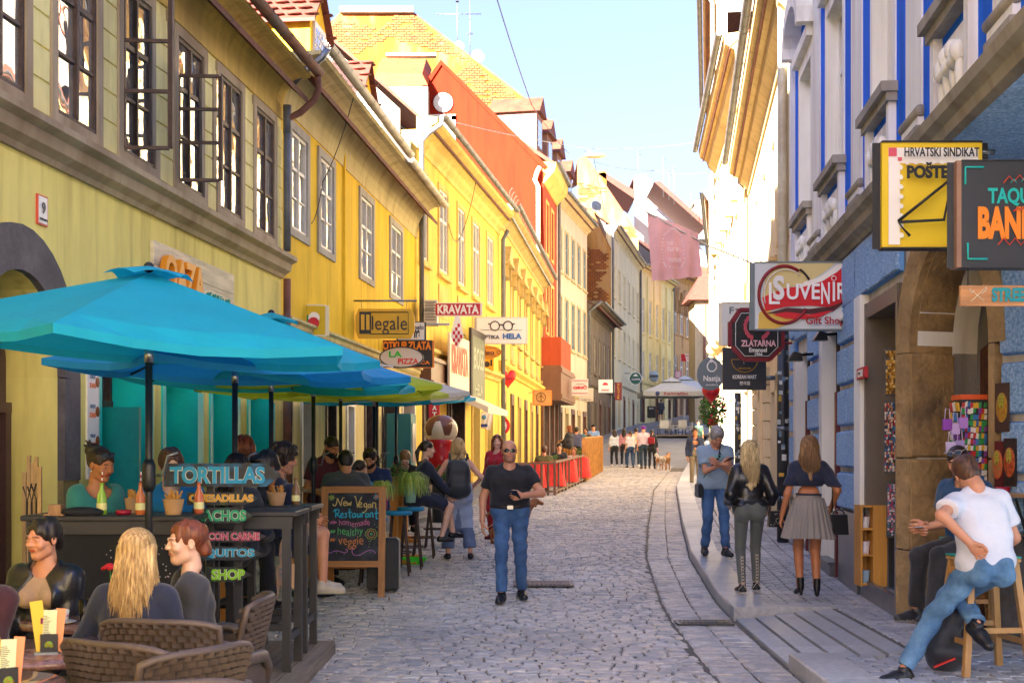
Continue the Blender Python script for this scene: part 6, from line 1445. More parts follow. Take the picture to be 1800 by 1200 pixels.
menustand('menu stand with yellow and green cards on the front stone table',-1.98,5.60,.74,10);menustand('tall yellow menu stand in the bottom left corner',-1.82,4.72,.74,40)
t=thing('red_rose','red rose held up beside the blonde woman','flower',W(196,1005,318));c=W(193,996,318);m=MB();rr=random.Random(5)
for k in range(26):
	a=k*2.4;r0=.006+.0012*k;q=c+Vector((r0*math.cos(a),r0*math.sin(a),.012-.0008*k));m.ball(q,.014,8,5,(.9,.9,.75))
m.build('petals',plain('rose_red',(.55,.01,.015),.5),t);m=MB();m.tube([c-Vector((0,0,.01)),c+Vector((.02,0,-.2))],.004,6);m.ball(c+Vector((.03,0,-.05)),.02,8,5,(1.2,.4,.6));m.build('stem',plain('leaf_green',(.06,.28,.03),.5),t)
# ======================== stools
def stool(label,x,y,z,rz,sc=1.0,seatc='0f9a8c',woodc=(.46,.25,.075),hgt=.78):
	t=thing('bar_stool',label,'stool',(x,y,z),R(rz));hw=.17*sc;H=hgt
	wm=woodm('stool_beech',woodc,.4,axis=2,var=.2)
	m=MB();m.box((-hw-.01,-hw-.01,H-.035),(hw+.01,hw+.01,H-.004),.008);m.cur=1;m.box((-hw-.012,-hw-.012,H-.004),(hw+.012,hw+.012,H+.006));m.build('seat',[wm,ink(seatc)],t,world=False)
	sp=.075
	for sx in(-1,1):
		for sy in(-1,1):
			m=MB();m.bar((sx*(hw-.02),sy*(hw-.02),H-.036),(sx*(hw+sp-.02),sy*(hw+sp-.02),0),.042,.042,up=(0,1,0));m.build('leg',wm,t,world=False)
	for zz,k in((H-.10,.0),(.30,1),(.22,2)):
		f_=hw-.02+sp*(1-zz/H)
		if k!=2:
			for sy in(-1,1):m=MB();m.bar((-f_,sy*f_,zz),(f_,sy*f_,zz),.022,.045 if k==0 else .035);m.build('rung',wm,t,world=False)
		if k!=1:
			for sx in(-1,1):m=MB();m.bar((sx*f_,-f_,zz),(sx*f_,f_,zz),.022,.045 if k==0 else .035);m.build('rung',wm,t,world=False)
	return t
p=W(1737,1180,262);stool('wooden bar stool with turquoise seat edge carrying the man in the white shirt',p.x+.0,p.y+.1,CURBH,6)
p=W(1660,1100,215);stool('wooden bar stool in the doorway under the man in ripped black trousers',p.x+.14,p.y-.1,CURBH,-10)
# ======================== figures: signed-distance bodies meshed with surface nets
class Field:
	def __init__(s,lo,hi,h):
		s.lo=np.array(lo,float);s.h=h;n=np.ceil((np.array(hi)-s.lo)/h).astype(int)+1;s.n=n
		s.f=np.full(tuple(n),1.0,np.float32)
		s.ax=[s.lo[i]+h*np.arange(n[i]) for i in range(3)]
	def _sub(s,lo,hi):
		a=np.clip(np.floor((np.array(lo)-s.lo)/s.h).astype(int),0,s.n-1);b=np.clip(np.ceil((np.array(hi)-s.lo)/s.h).astype(int)+1,1,s.n)
		if(b<=a).any():return None
		sl=tuple(slice(a[i],b[i]) for i in range(3));X=s.ax[0][sl[0]][:,None,None];Y=s.ax[1][sl[1]][None,:,None];Z=s.ax[2][sl[2]][None,None,:]
		return sl,X,Y,Z
	def _comb(s,sl,d,k,op):
		f=s.f[sl]
		if op=='u':
			if k>0:h=np.clip(.5+.5*(f-d)/k,0,1);s.f[sl]=f*(1-h)+d*h-k*h*(1-h)
			else:s.f[sl]=np.minimum(f,d)
		elif op=='s':
			if k>0:h=np.clip(.5-.5*(f+d)/k,0,1);s.f[sl]=f*(1-h)-d*h+k*h*(1-h)
			else:s.f[sl]=np.maximum(f,-d)
	def cap(s,a,b,ra,rb=None,k=.02,op='u',cutb=None,cuta=None):
		rb=ra if rb is None else rb;a=np.array(a,float);b=np.array(b,float);m=max(ra,rb)+k+2*s.h
		r=s._sub(np.minimum(a,b)-m,np.maximum(a,b)+m)
		if r is None:return s
		sl,X,Y,Z=r;ba=b-a;L2=float(ba@ba)+1e-12
		t0=((X-a[0])*ba[0]+(Y-a[1])*ba[1]+(Z-a[2])*ba[2])/L2;t=np.clip(t0,0,1)
		d=np.sqrt((X-a[0]-t*ba[0])**2+(Y-a[1]-t*ba[1])**2+(Z-a[2]-t*ba[2])**2)-(ra+(rb-ra)*t)
		L=math.sqrt(L2)
		if cutb:d=np.maximum(d,(t0-1)*L)
		if cuta:d=np.maximum(d,-t0*L)
		s._comb(sl,d.astype(np.float32),k,op);return s
	def ell(s,c,r,k=.02,op='u'):
		c=np.array(c,float);r=np.array(r,float);m=r+k+2*s.h;q=s._sub(c-m,c+m)
		if q is None:return s
		sl,X,Y,Z=q;x,y,z=X-c[0],Y-c[1],Z-c[2]
		k0=np.sqrt((x/r[0])**2+(y/r[1])**2+(z/r[2])**2);k1=np.sqrt((x/r[0]**2)**2+(y/r[1]**2)**2+(z/r[2]**2)**2)+1e-9
		s._comb(sl,(k0*(k0-1)/k1).astype(np.float32),k,op);return s
	def plane(s,p,n,k=0):
		n=np.array(n,float);n/=np.linalg.norm(n);d=(s.ax[0][:,None,None]-p[0])*n[0]+(s.ax[1][None,:,None]-p[1])*n[1]+(s.ax[2][None,None,:]-p[2])*n[2]
		s.f=np.maximum(s.f,d.astype(np.float32));return s
	def noise(s,amp,fx=(9,11,22),seed=0,mask=None):
		X=s.ax[0][:,None,None];Y=s.ax[1][None,:,None];Z=s.ax[2][None,None,:];q=seed*1.7
		w1=np.sin(fx[0]*X+2.1*np.sin(fx[1]*Y*.6+q)+q)+0*Z;w=np.sin(fx[2]*Z*2+2.2*w1+1.5*np.sin(7*X+5*Z+q)+q*2)*(.6+.4*np.sin(5*Z+q+3*Y))+.5*np.sin(fx[1]*3*Y+fx[0]*2.4*X+fx[2]*.9*Z+q)
		s.f=s.f+(amp*w).astype(np.float32);return s
	def mesh(s):
		f=s.f;n=f<0
		f[0],f[-1],f[:,0],f[:,-1],f[:,:,0],f[:,:,-1]=[np.maximum(q,s.h*.1) for q in(f[0],f[-1],f[:,0],f[:,-1],f[:,:,0],f[:,:,-1])]
		n=f<0;c=np.zeros(tuple(np.array(f.shape)-1),np.int8)
		for i in(0,1):
			for j in(0,1):
				for k in(0,1):c+=n[i:n.shape[0]-1+i,j:n.shape[1]-1+j,k:n.shape[2]-1+k]
		act=(c>0)&(c<8);I=np.argwhere(act);idx=np.full(act.shape,-1,np.int64);idx[act]=np.arange(len(I))
		if len(I)==0:return np.zeros((0,3)),[]
		acc=np.zeros((len(I),3));cnt=np.zeros(len(I))
		cr_=[(i,j,k) for i in(0,1) for j in(0,1) for k in(0,1)]
		for a in cr_:
			for ax in range(3):
				if a[ax]==1:continue
				b=list(a);b[ax]=1;fa=f[I[:,0]+a[0],I[:,1]+a[1],I[:,2]+a[2]];fb=f[I[:,0]+b[0],I[:,1]+b[1],I[:,2]+b[2]]
				m=(fa<0)!=(fb<0);t=np.where(m,fa/(fa-fb+1e-12),0);P=np.tile(np.array(a,float),(len(I),1));P[:,ax]+=t
				acc+=P*m[:,None];cnt+=m
		V=s.lo+s.h*(I+acc/np.maximum(cnt,1)[:,None]);Fs=[]
		for ax in range(3):
			o1,o2=[(1,2),(2,0),(0,1)][ax]
			sh=list(n.shape);A=[slice(None)]*3;B=[slice(None)]*3;A[ax]=slice(0,sh[ax]-1);B[ax]=slice(1,sh[ax])
			na,nb=n[tuple(A)],n[tuple(B)];E=np.argwhere(na!=nb);E=E[(E[:,o1]>0)&(E[:,o2]>0)&(E[:,o1]<act.shape[o1])&(E[:,o2]<act.shape[o2])]
			fl=na[E[:,0],E[:,1],E[:,2]]
			def g(d1,d2):
				Q=E.copy();Q[:,o1]-=d1;Q[:,o2]-=d2;return idx[Q[:,0],Q[:,1],Q[:,2]]
			q=np.stack([g(1,1),g(0,1),g(0,0),g(1,0)],1);q[~fl]=q[~fl][:,::-1];Fs.append(q)
		Fq=np.concatenate(Fs);Fq=Fq[(Fq>=0).all(1)]
		return V,Fq
def relax(V,Fq,it=1):
	for _ in range(it):
		S=np.zeros_like(V);C=np.zeros(len(V))
		for a,b in((0,1),(1,2),(2,3),(3,0)):
			np.add.at(S,Fq[:,a],V[Fq[:,b]]);np.add.at(S,Fq[:,b],V[Fq[:,a]]);np.add.at(C,Fq[:,a],1);np.add.at(C,Fq[:,b],1)
		V=V*.45+.55*S/np.maximum(C,1)[:,None]
	return V
def npmesh(name,V,Fq,mats,parent,mi=None,smooth=True):
	me=bpy.data.meshes.new(name);nv,nf=len(V),len(Fq)
	me.vertices.add(nv);me.vertices.foreach_set('co',np.asarray(V,np.float32).ravel())
	L=np.asarray(Fq,np.int32);me.loops.add(L.size);me.loops.foreach_set('vertex_index',L.ravel());me.polygons.add(nf)
	me.polygons.foreach_set('loop_start',np.arange(0,L.size,4,dtype=np.int32));me.polygons.foreach_set('loop_total',np.full(nf,4,np.int32))
	if smooth:me.polygons.foreach_set('use_smooth',np.ones(nf,bool))
	for m in mats:me.materials.append(m)
	if mi is not None:me.polygons.foreach_set('material_index',np.asarray(mi,np.int32))
	me.update(calc_edges=True);me.validate();return addmesh(name,me,parent)
	# ---- heads (local frame: x right, y forward, z up, origin between the ears)
_HC={}
def head_mesh(h,sex,fat=1.0,detail=True):
	key=(round(h,4),sex,fat,detail)
	if key in _HC:return _HC[key]
	f=Field((-.13,-.14,-.2),(.13,.16,.15),h);m=sex=='m';j=(1.0 if m else .9)*fat
	f.ell((0,-.018,.035),(.076,.095,.083),k=0);f.ell((0,.020,-.030),(.060*j,.068,.072),k=.03);f.cap((0,.052,-.083),(0,.058,-.085),.022 if m else .018,k=.025)
	f.cap((-.045*j,.005,-.065),(-.012,.05,-.09),.018*j,.016,k=.03);f.cap((.045*j,.005,-.065),(.012,.05,-.09),.018*j,.016,k=.03)
	f.cap((0,-.03,-.06),(0,-.040,-.125),.052*(1.12*fat if m else .88),k=.025)
	if detail:
		for sx in(-1,1):
			f.ell((sx*.038,.062,-.022),(.024,.022,.022),k=.018)
			f.ell((sx*.031,.100,.006),(.018,.014,.011),k=.014,op='s')
			f.cap((sx*.014,.086,.027),(sx*.045,.076,.030),.009,.006,k=.012)
			f.ell((sx*.031,.077,.005),(.0155,.0125,.011),k=.006);f.ell((sx*.031,.092,.0055),(.0125,.012,.0042),k=.002,op='s')
			f.ell((sx*.0775,-.008,.0),(.008,.019,.031),k=.006);f.ell((sx*.084,-.004,.004),(.006,.010,.017),k=.004,op='s')
		f.cap((0,.084,.016),(0,.101,-.016),.0075,.0095,k=.010);f.ell((0,.102,-.020),(.0125,.0115,.009),k=.007)
		for sx in(-1,1):f.ell((sx*.012,.092,-.022),(.0075,.009,.007),k=.005)
		f.cap((-.018,.079,-.049),(.018,.079,-.049),.008,k=.010);f.cap((-.013,.084,-.0445),(.013,.084,-.0445),.0045,k=.004);f.cap((-.012,.083,-.0545),(.012,.083,-.0545),.0055,k=.004);f.cap((-.02,.091,-.0495),(.02,.091,-.0495),.0022,k=.003,op='s')
	else:
		f.cap((0,.088,.01),(0,.104,-.02),.010,k=.01)
		for sx in(-1,1):f.ell((sx*.031,.096,.008),(.018,.012,.010),k=.014,op='s');f.ell((sx*.078,-.005,.0),(.010,.018,.03),k=.006)
	V,Q=f.mesh();C=V[Q].mean(1);mi=np.zeros(len(Q),int)
	lip=(np.abs(C[:,0])<.023)&(np.abs((C[:,2]+.0495))<.0095*(1-.45*(np.abs(C[:,0])/.023)**2))&(C[:,1]>.07)
	br=(np.abs(np.abs(C[:,0])-.030)<.0145)&(np.abs(C[:,2]-.0275-(.019-np.abs(np.abs(C[:,0])-.030))*.12)<.0034+(.001 if m else-.0008))&(C[:,1]>.06)
	mi[lip]=1;mi[br]=2
	bd=(C[:,2]<-.028)&(C[:,1]>-.012)&(C[:,2]>-.115)&~((np.abs(C[:,0])<.02)&(np.abs(C[:,2]+.036)<.003))&((C[:,2]<-.055)|(np.abs(C[:,0])>.034)|(C[:,2]<-.032))
	mi3=mi.copy();mi3[bd&~lip]=3
	_HC[key]=(V,Q,mi,mi3);return _HC[key]
def hair_mesh(h,style,L=.3,seed=0):
	key=('hair',round(h,4),style,L,seed)
	if key in _HC:return _HC[key]
	lo=-.18-(L if style in('long','bob','pony') else 0);f=Field((-.17,-.26,lo),(.17,.15,.20),h)
	if style=='buzz':
		f.ell((0,-.018,.038),(.079,.098,.0855),k=0);f.ell((0,.13,-.02),(.10,.09,.085),k=.004,op='s');f.plane((0,0,-.03),(0,.35,-1));
	elif style in('short','curly','grey'):
		t={'short':.016,'curly':.032,'grey':.024}[style]
		f.ell((0,-.022,.042),(.077+t*.7,.095+t*.8,.083+t),k=0);f.ell((0,.05,.108),(.055,.04,.022),k=.02);f.ell((0,-.06,-.02),(.066,.055,.06),k=.02)
		f.ell((0,.138,-.01),(.080,.085,.098),k=.008,op='s');f.plane((0,.02,-.03),(0,.9,-1));
		f.noise({'short':.004,'curly':.013,'grey':.006}[style],(60,55,30) if style=='curly' else(40,30,14),seed)
	elif style in('bun','updo'):
		f.ell((0,-.025,.042),(.086,.106,.092),k=0);f.ell((0,.138,-.01),(.074,.086,.106),k=.008,op='s');f.plane((0,0,-.055),(0,.8,-1));
		f.ell((0,-.115,.085) if style=='bun' else(0,-.10,-.03),(.055,.045,.05),k=.02);f.noise(.006,(38,30,20),seed)
		for i in range(5 if style=='bun' else 0):f.cap((0.02*math.sin(i*2),-.12,.1),(.05*math.sin(i*2.3),-.17,.12+.03*math.cos(i*1.9)),.018,.006,k=.01)
	elif style=='pony':
		f.ell((0,-.022,.042),(.082,.101,.089),k=0);f.ell((0,.138,-.01),(.076,.087,.106),k=.008,op='s');f.plane((0,0,-.055),(0,.8,-1));f.noise(.003,(30,25,10),seed)
		f.cap((0,-.12,.03),(0,-.15,-.05),.026,.03,k=.02);f.cap((0,-.15,-.05),(0,-.13,-.05-L*.6),.03,.012,k=.02)
	elif style in('long','bob'):
		f.ell((0,-.022,.042),(.087,.106,.092),k=0)
		for x in(-.062,-.03,0,.03,.062):f.cap((x,-.055-.02*(1-abs(x)/.07),.02),(x*1.35,-.085-.02*(1-abs(x)/.07),-.09-L*(1-.25*abs(x)/.06)),.048 if abs(x)<.05 else .04,.024,k=.025)
		for sx in(-1,1):f.cap((sx*.07,-.01,.03),(sx*.088,-.015,-.08-L*.45),.030,.018,k=.02);
		f.ell((0,.146,-.01),(.072,.096,.112),k=.008,op='s');f.ell((0,.08,-.22),(.075,.12,.16),k=.02,op='s');f.noise(.004,(75,60,3),seed)
	V,Q=f.mesh();_HC[key]=(V,Q);return _HC[key]
def strands(mb,L,n,seed,spread=1.0,wave=.01):
	rr=random.Random(seed)
	for i in range(n):
		az=rr.uniform(-2.35,2.35);el=rr.uniform(-.1,1.45)
		if abs(az)>1.75 and el<.7:el=rr.uniform(.8,1.4)
		r=Vector((math.sin(az)*math.cos(el)*.091,-.022-math.cos(az)*math.cos(el)*.109,.045+math.sin(el)*.095));pts=[]
		steps=5;e=el
		for k in range(steps+1):
			e=el+(-.25-el)*k/steps;pts.append(Vector((math.sin(az)*math.cos(e)*.093,-.022-math.cos(az)*math.cos(e)*.111,.045+math.sin(e)*.097)))
		if pts[-1].y>.02:
			s_=1 if pts[-1].x>0 else-1;pts=[Vector((p.x+s_*.0*k,min(p.y,.055-.012*k),p.z)) for k,p in enumerate(pts)]
		Lr=L*rr.uniform(.62,1.06)*(1-.2*abs(az)/2.3);p=pts[-1];ph=rr.uniform(0,6.3);dx=rr.uniform(-.02,.02)*spread;dy=rr.uniform(-.022,.012)
		for k in range(1,7):
			t=k/6;pts.append(Vector((p.x*(1+.25*spread*t)+dx*t+wave*math.sin(ph+5*t)*t,p.y+dy*t-.012*math.sin(PI*t*.6),p.z-(Lr+.06)*t)))
		r0=rr.uniform(.0014,.0032);mb.tube(pts,[r0]*(len(pts)-2)+[r0*.7,r0*.2],3,cap=False)
_HAND={}
def hand_mesh(h,curl,spread=.06,thumb=.6):
	key=(h,curl,spread,thumb)
	if key in _HAND:return _HAND[key]
	f=Field((-.07,-.07,-.05),(.09,.10,.21),h)
	f.cap((0,0,-.045),(0,0,.01),.0255,.024,k=.01);
	kn=[(.030,.0,.088,.070),(.010,.002,.093,.078),(-.011,.002,.089,.072),(-.030,.0,.080,.056)]
	for x,y,z,L in kn:f.cap((x*.45,0,.01),(x,y,z),.0145,.0115,k=.012)
	f.ell((0,.006,.05),(.034,.013,.036),k=.015)
	for i,(x,y,z,L) in enumerate(kn):
		p=np.array((x,y,z));a=0;rr_=[.0095,.0085,.0075];sp=spread*(1.5-i)
		for sgm,(l,c) in enumerate(((L*.45,curl*.8),(L*.32,curl*1.1),(L*.26,curl*.8))):
			a+=c;q=p+l*np.array((math.sin(sp)*math.cos(a),math.sin(a),math.cos(a)*math.cos(sp)));f.cap(p,q,rr_[sgm],rr_[sgm]*.88,k=.003);p=q
	p=np.array((.022,.006,.025));q=p+.045*np.array((.62,.35,.70));f.cap(p,q,.015,.012,k=.012);r=q+.034*np.array((.35*(1-thumb)+.1,.35+.5*thumb,.72));f.cap(q,r,.0115,.010,k=.004);u=r+.026*np.array((-.1,.30+.6*thumb,.7));f.cap(r,u,.010,.0085,k=.004)
	V,Q=f.mesh();_HAND[key]=(V,Q);return _HAND[key]
_SHOE={}
def shoe_mesh(kind,h=.008):
	key=(kind,h)
	if key in _SHOE:return _SHOE[key]
	f=Field((-.07,-.12,-.10),(.07,.24,.16),h)
	if kind=='heel':
		f.cap((0,.02,-.02),(0,.13,-.062),.036,.027,k=.02);f.cap((0,.13,-.066),(0,.175,-.070),.026,.012,k=.02);f.cap((0,-.02,.0),(0,-.01,.12),.038,.042,k=.02,cutb=True);f.cap((0,-.035,-.03),(0,-.03,-.09),.024,.018,k=.01);f.plane((0,0,-.085),(0,0,-1))
	elif kind=='bare':
		f.cap((0,-.03,-.04),(0,.07,-.045),.036,.034,k=.02);f.cap((0,.07,-.055),(0,.145,-.066),.034,.018,k=.02);f.cap((0,-.01,-.03),(0,0,.03),.036,.034,k=.02);f.plane((0,0,-.082),(0,0,-1))
	else:
		b=.004 if kind=='sneaker' else 0
		f.cap((0,-.035,-.045),(0,.06,-.042),.042+b,.043+b,k=.02);f.cap((0,.06,-.048),(0,.155,-.055),.043+b,.033+b,k=.02);f.cap((0,-.015,-.03),(0,-.008,.03 if kind!='slip' else-.0),.043,.042,k=.02,cutb=True);f.plane((0,0,-.082),(0,0,-1))
		if kind=='sneaker':
			for y in(.03,.055,.08):f.cap((-.02,y,.0-.3*(y-.02)),(.02,y,.0-.3*(y-.02)),.006,k=.003)
	V,Q=f.mesh();C=V[Q].mean(1);mi=(C[:,2]<-.060).astype(int);_SHOE[key]=(V,Q,mi);return _SHOE[key]
def ik(a,t,l1,l2,pole):
	a,t=Vector(a),Vector(t);d=t-a;L=max(.05,min(d.length,(l1+l2)*.998));d.normalize();t=a+d*L
	x=(l1*l1-l2*l2+L*L)/(2*L);y=math.sqrt(max(0,l1*l1-x*x));p=Vector(pole);p=p-d*p.dot(d)
	if p.length<1e-4:p=Vector((0,1,0))
	p.normalize();return a+d*x+p*y,t
def clothmat(name,col,rough=.85,var=.12,**k):return mat('cloth_'+name,lin(col) if isinstance(col,str) else col,rough,var=var,sc=k.pop('sc',6),bump=k.pop('bump',.45),bs=k.pop('bs',24),bd=.012,sheen=.2,**k)
def skinm(t='light'):
	c={'light':'d9a084','pale':'e2b49a','tan':'b87850','brown':'8a5a40','warm':'cf9270'}[t]
	return mat('skin_'+t,lin(c),.5,var=.07,sc=14,bump=.06,bs=160,sss=.12)
def hairm(name,c1,c2=None,rough=.42):
	return mat('hair_'+name,lin(c1),rough,var=.35,sc=1.0,bump=.5,bs=3,stretch=(95,95,4),c2=lin(c2) if c2 else None)
HAIR=dict(black=('120d0b','2a1f1a'),dark=('1c120d','3e2a1e'),brown=('38231a','6a4630'),red=('6a2c12','a85a2c'),auburn=('5c2a18','8a4a2c'),blonde=('a8793c','e8c88a'),blonde2=('c09c58','f0dca8'),grey=('6e6a66','b8b4ae'),lightbrown=('6a4a2c','a87e50'))
def person(label,anchor,rz=0,H=1.75,sex='m',mode='feet',hip=None,lean=(0,0),bend=0,twist=0,head=(0,0,0),hands=None,elbows=None,feet=None,knees=None,footdir=None,bulk=1.0,arm=1.0,skin='light',hair=('short','dark'),hairL=.3,top=None,bottom=None,shoes=('plain','15151a'),s_px=150,beard=False,handcurl=(.35,.35),thumbs=None,group=None,extra=None,seed=0,nstr=0,face=True,foot_pitch=(0,0),hide_legs=False,breast=1.0):
	k=H/1.75;m_=sex=='m';T=thing('person',label,'person',(0,0,0),R(rz),group)
	sitting=mode=='head'
	if hip is None:hip=(0,0,.95) if not sitting else(0,0,0)
	P0=Vector(hip)*k;Rl=Euler((-R(lean[0]),R(lean[1]),0)).to_matrix();Rb=Rl@Euler((-R(bend),0,R(twist))).to_matrix()
	def sp(z,x=0,y=0):
		if z<=.15:return P0+Rl@(Vector((x,y,z))*k)
		return P0+Rl@(Vector((0,0,.15))*k)+Rb@(Vector((x,y,z-.15))*k)
	sw=.172 if m_ else .143;sw*=(1+(bulk-1)*.5)
	nb=sp(.46);Rh=Rb@Euler((-R(head[1]),R(head[2]),R(head[0]))).to_matrix()
	hc=sp(.505)+Rh@(Vector((0,.018,.115))*k)
	sh=[sp(.408,-sw),sp(.408,sw)];hp=[P0+Rl@(Vector((sx*.09,0,-.03))*k) for sx in(-1,1)]
	hands=hands or([(-.225,.06,-.105),(.225,.06,-.105)] if not sitting else[(-.16,.33,.08),(.16,.33,.08)])
	hand_t=[P0+Vector(h_)*k for h_ in hands];elbows=elbows or[(-.4,-1,0),(.4,-1,0)]
	el,wr=[None]*2,[None]*2
	for i in range(2):el[i],wr[i]=ik(sh[i],hand_t[i],.285*k,.25*k,elbows[i])
	if feet is None:feet=[(-.10,.0,-.87),(.10,0,-.87)] if not sitting else[(-.12,.42,-.43),(.12,.42,-.43)]
	knees=knees or[(0,1,0),(0,1,0)];kn,an=[None]*2,[None]*2
	for i in range(2):kn[i],an[i]=ik(hp[i],P0+Vector(feet[i])*k,.43*k,.42*k,knees[i])
	Rz=Matrix.Rotation(R(rz),3,'Z')
	if mode=='feet':T.location=Vector(anchor)
	else:
		hw_=Rz@hc;base=Vector(anchor)-hw_;fz=gz(base.y)+(CURBH if base.x>kx(base.y) else 0);dz=base.z-fz;off=Vector((0,0,dz))
		T.location=(base.x,base.y,fz)
		P0+=off;nb+=off;hc+=off;sh=[q+off for q in sh];hp=[q+off for q in hp];el=[q+off for q in el];wr=[q+off for q in wr];kn=[q+off for q in kn];an=[q+off for q in an]
	hpx=1.15/(s_px*.569);hb=max(.009,min(.02,hpx));hh=max(.0042,min(.012,hpx*.75));fine=s_px>60
	allp=[P0,nb,hc]+sh+el+wr+kn+an;lo=np.min([tuple(q) for q in allp],0)-.22;hi=np.max([tuple(q) for q in allp],0)+.22
	b_=bulk;fb=Field(lo,hi,hb)
	def torso(f,t,k_=.05,z0=True,pel=True,up=True):
		w=[(.085,.0,.100) if m_ else(.092,0,.103),(.070,.15,.092) if m_ else(.052,.15,.078),(.088,.31,.108) if m_ else(.070,.31,.092)]
		for(x,z,r) in w[0 if pel else 1:]:
			f.cap(sp(z,-x*b_)+o_,sp(z,x*b_)+o_,(r*b_+t)*k,k=k_)
		if up:
			f.cap(sp(.392,-.105*sw/.172)+o_,sp(.392,.105*sw/.172)+o_,(.058+t)*k*(.6+.4*b_),k=k_)
			f.cap(sp(.420,-.115*sw/.172)+o_,sp(.475,-.030)+o_,(.036+t)*k,(.034+t)*k,k=.03);f.cap(sp(.420,.115*sw/.172)+o_,sp(.475,.030)+o_,(.036+t)*k,(.034+t)*k,k=.03)
			if not m_:
				for sx in(-1,1):f.cap(sp(.315,sx*.068,.075)+o_,sp(.31,sx*.072,.098)+o_,(.048*breast+t)*k,(.038*breast+t)*k,k=.03)
			else:
				for sx in(-1,1):f.cap(sp(.345,sx*.06,.065*b_)+o_,sp(.35,sx*.11,.05*b_)+o_,(.045*b_+t)*k,k=.04)
	o_=Vector((0,0,0))
	def arms(f,t,upto=1.0,k_=.02,cut=True,flare=0):
		for i in range(2):
			a=arm;e_,w_=el[i],wr[i]
			f.cap(sh[i],sh[i].lerp(el[i],.22),(.045*a+t)*k,(.045*a+t)*k,k=.03)
			if upto<=1:f.cap(sh[i],sh[i].lerp(e_,upto),(.045*a+t)*k,(.038*a+t+flare)*k,k=k_,cutb=cut)
			else:
				f.cap(sh[i],e_,(.045*a+t)*k,(.037*a+t)*k,k=k_);f.cap(e_,e_.lerp(w_,upto-1),(.037*a+t)*k,(.027*a+t+flare)*k,k=k_,cutb=cut)
	def legs(f,t,upto=2.0,k_=.02,tl=None,wide=0):
		tl=t if tl is None else tl;gl=.086 if m_ else .09
		for i,sx in enumerate((-1,1)):
			f.cap(P0+Rl@(Vector((sx*.07,-.045,-.02))*k),P0+Rl@(Vector((sx*.075,-.05,-.06))*k),(gl+t)*k*(.5+.5*b_),k=.04)
			if upto<=1:f.cap(hp[i],hp[i].lerp(kn[i],upto),(.084+t)*k*(.6+.4*b_),(.062+tl+wide)*k,k=k_,cutb=True)
			else:
				f.cap(hp[i],kn[i],(.084+t)*k*(.6+.4*b_),(.054+t)*k,k=k_);e_=kn[i].lerp(an[i],upto-1);f.cap(kn[i],e_,(.052+t)*k,(.037+tl+wide)*k,k=k_,cutb=upto<1.999 or tl>.01)
				d=(an[i]-kn[i]).normalized();bk=(hp[i]-kn[i]).normalized();bk=(bk-d*bk.dot(d));bk=bk.normalized() if bk.length>.1 else Vector((0,-1,0))
				if knees[i][1]>=0 and(an[i]-kn[i]).z<-.2 and bk.y>0 and not sitting:bk=Vector((0,-1,0))
				f.cap(kn[i]+d*.08*k+bk*.014*k,kn[i]+d*.17*k+bk*.014*k,(.045+t)*k,(.038+t)*k,k=.02)
	torso(fb,-.012);arms(fb,0,2.0,cut=False)
	if not hide_legs:legs(fb,-.004 if bottom and bottom[0] not in('skirt','shorts','dress') else 0)
	fb.cap(nb-Vector((0,0,.03))*k,hc-Rh@Vector((0,.03,.05))*k,.055*k*(1.0 if m_ else .84)*(.5+.5*b_)*(1.06 if m_ else 1),.05*k*(1 if m_ else .84),k=.03)
	V,Q=fb.mesh();V=relax(V,Q,1)
	parts=[(V,Q,np.zeros(len(Q),int))]
	hv,hq,m1,m3=head_mesh(hh if fine else max(hh,.008),sex,1.0+.10*(b_-1)*3 if m_ else 1.0,fine)
	M3=np.array(Rh);kk=k*(1.0 if m_ else .96);hv2=(hv*kk)@M3.T+np.array(hc);parts.append((hv2,hq,m3 if beard else m1))
	for i in range(2):
		d=(wr[i]-el[i]).normalized();hint=Vector((0,1,0)) if abs(d.y)<.8 else Vector((0,0,1))
		if thumbs and thumbs[i]:hint=Vector(thumbs[i])
		X=(hint-d*hint.dot(d)).normalized();Yv=d.cross(X);hm_h=.0045 if s_px>120 else .007
		if s_px>45:
			cv,cq=hand_mesh(hm_h,handcurl[i]);B=np.array([[X.x,Yv.x*(1 if i==0 else-1),d.x],[X.y,Yv.y*(1 if i==0 else-1),d.y],[X.z,Yv.z*(1 if i==0 else-1),d.z]])
			v2=(cv*k*(1 if m_ else .9))@B.T+np.array(wr[i]);q2=cq if i==0 else cq[:,::-1];parts.append((v2,q2,np.zeros(len(q2),int)))
		else:
			ff=Field((-.05,-.05,-.05),(.05,.05,.2),.015);ff.cap((0,0,0),(0,0,.08),.032,.035);ff.cap((0,0,.08),(0,.03,.15),.03,.015);cv,cq=ff.mesh();B=np.array([[X.x,Yv.x,d.x],[X.y,Yv.y,d.y],[X.z,Yv.z,d.z]]);parts.append(((cv*k)@B.T+np.array(wr[i]),cq,np.zeros(len(cq),int)))
	VV=np.concatenate([p[0] for p in parts]);n0=0;QQ=[];MM=[]
	for v,q,mi in parts:QQ.append(q+n0);MM.append(mi);n0+=len(v)
	sk=skinm(skin);hm=hairm(hair[1],*HAIR[hair[1]]) if hair else hairm('dark',*HAIR['dark'])
	lips=mat('lips_'+('m' if m_ else 'f')+skin,[x*y for x,y in zip(lin({'light':'d9a084','pale':'e2b49a','tan':'b87850','brown':'8a5a40','warm':'cf9270'}[skin]),(.80,.50,.50) if m_ else(.72,.30,.33))],.4,var=.05,bump=0)
	brow=mat('brow_'+(hair[1] if hair else 'dark'),[x*.6+.02 for x in lin(HAIR[hair[1] if hair else 'dark'][0])],.8,var=.2,sc=60)
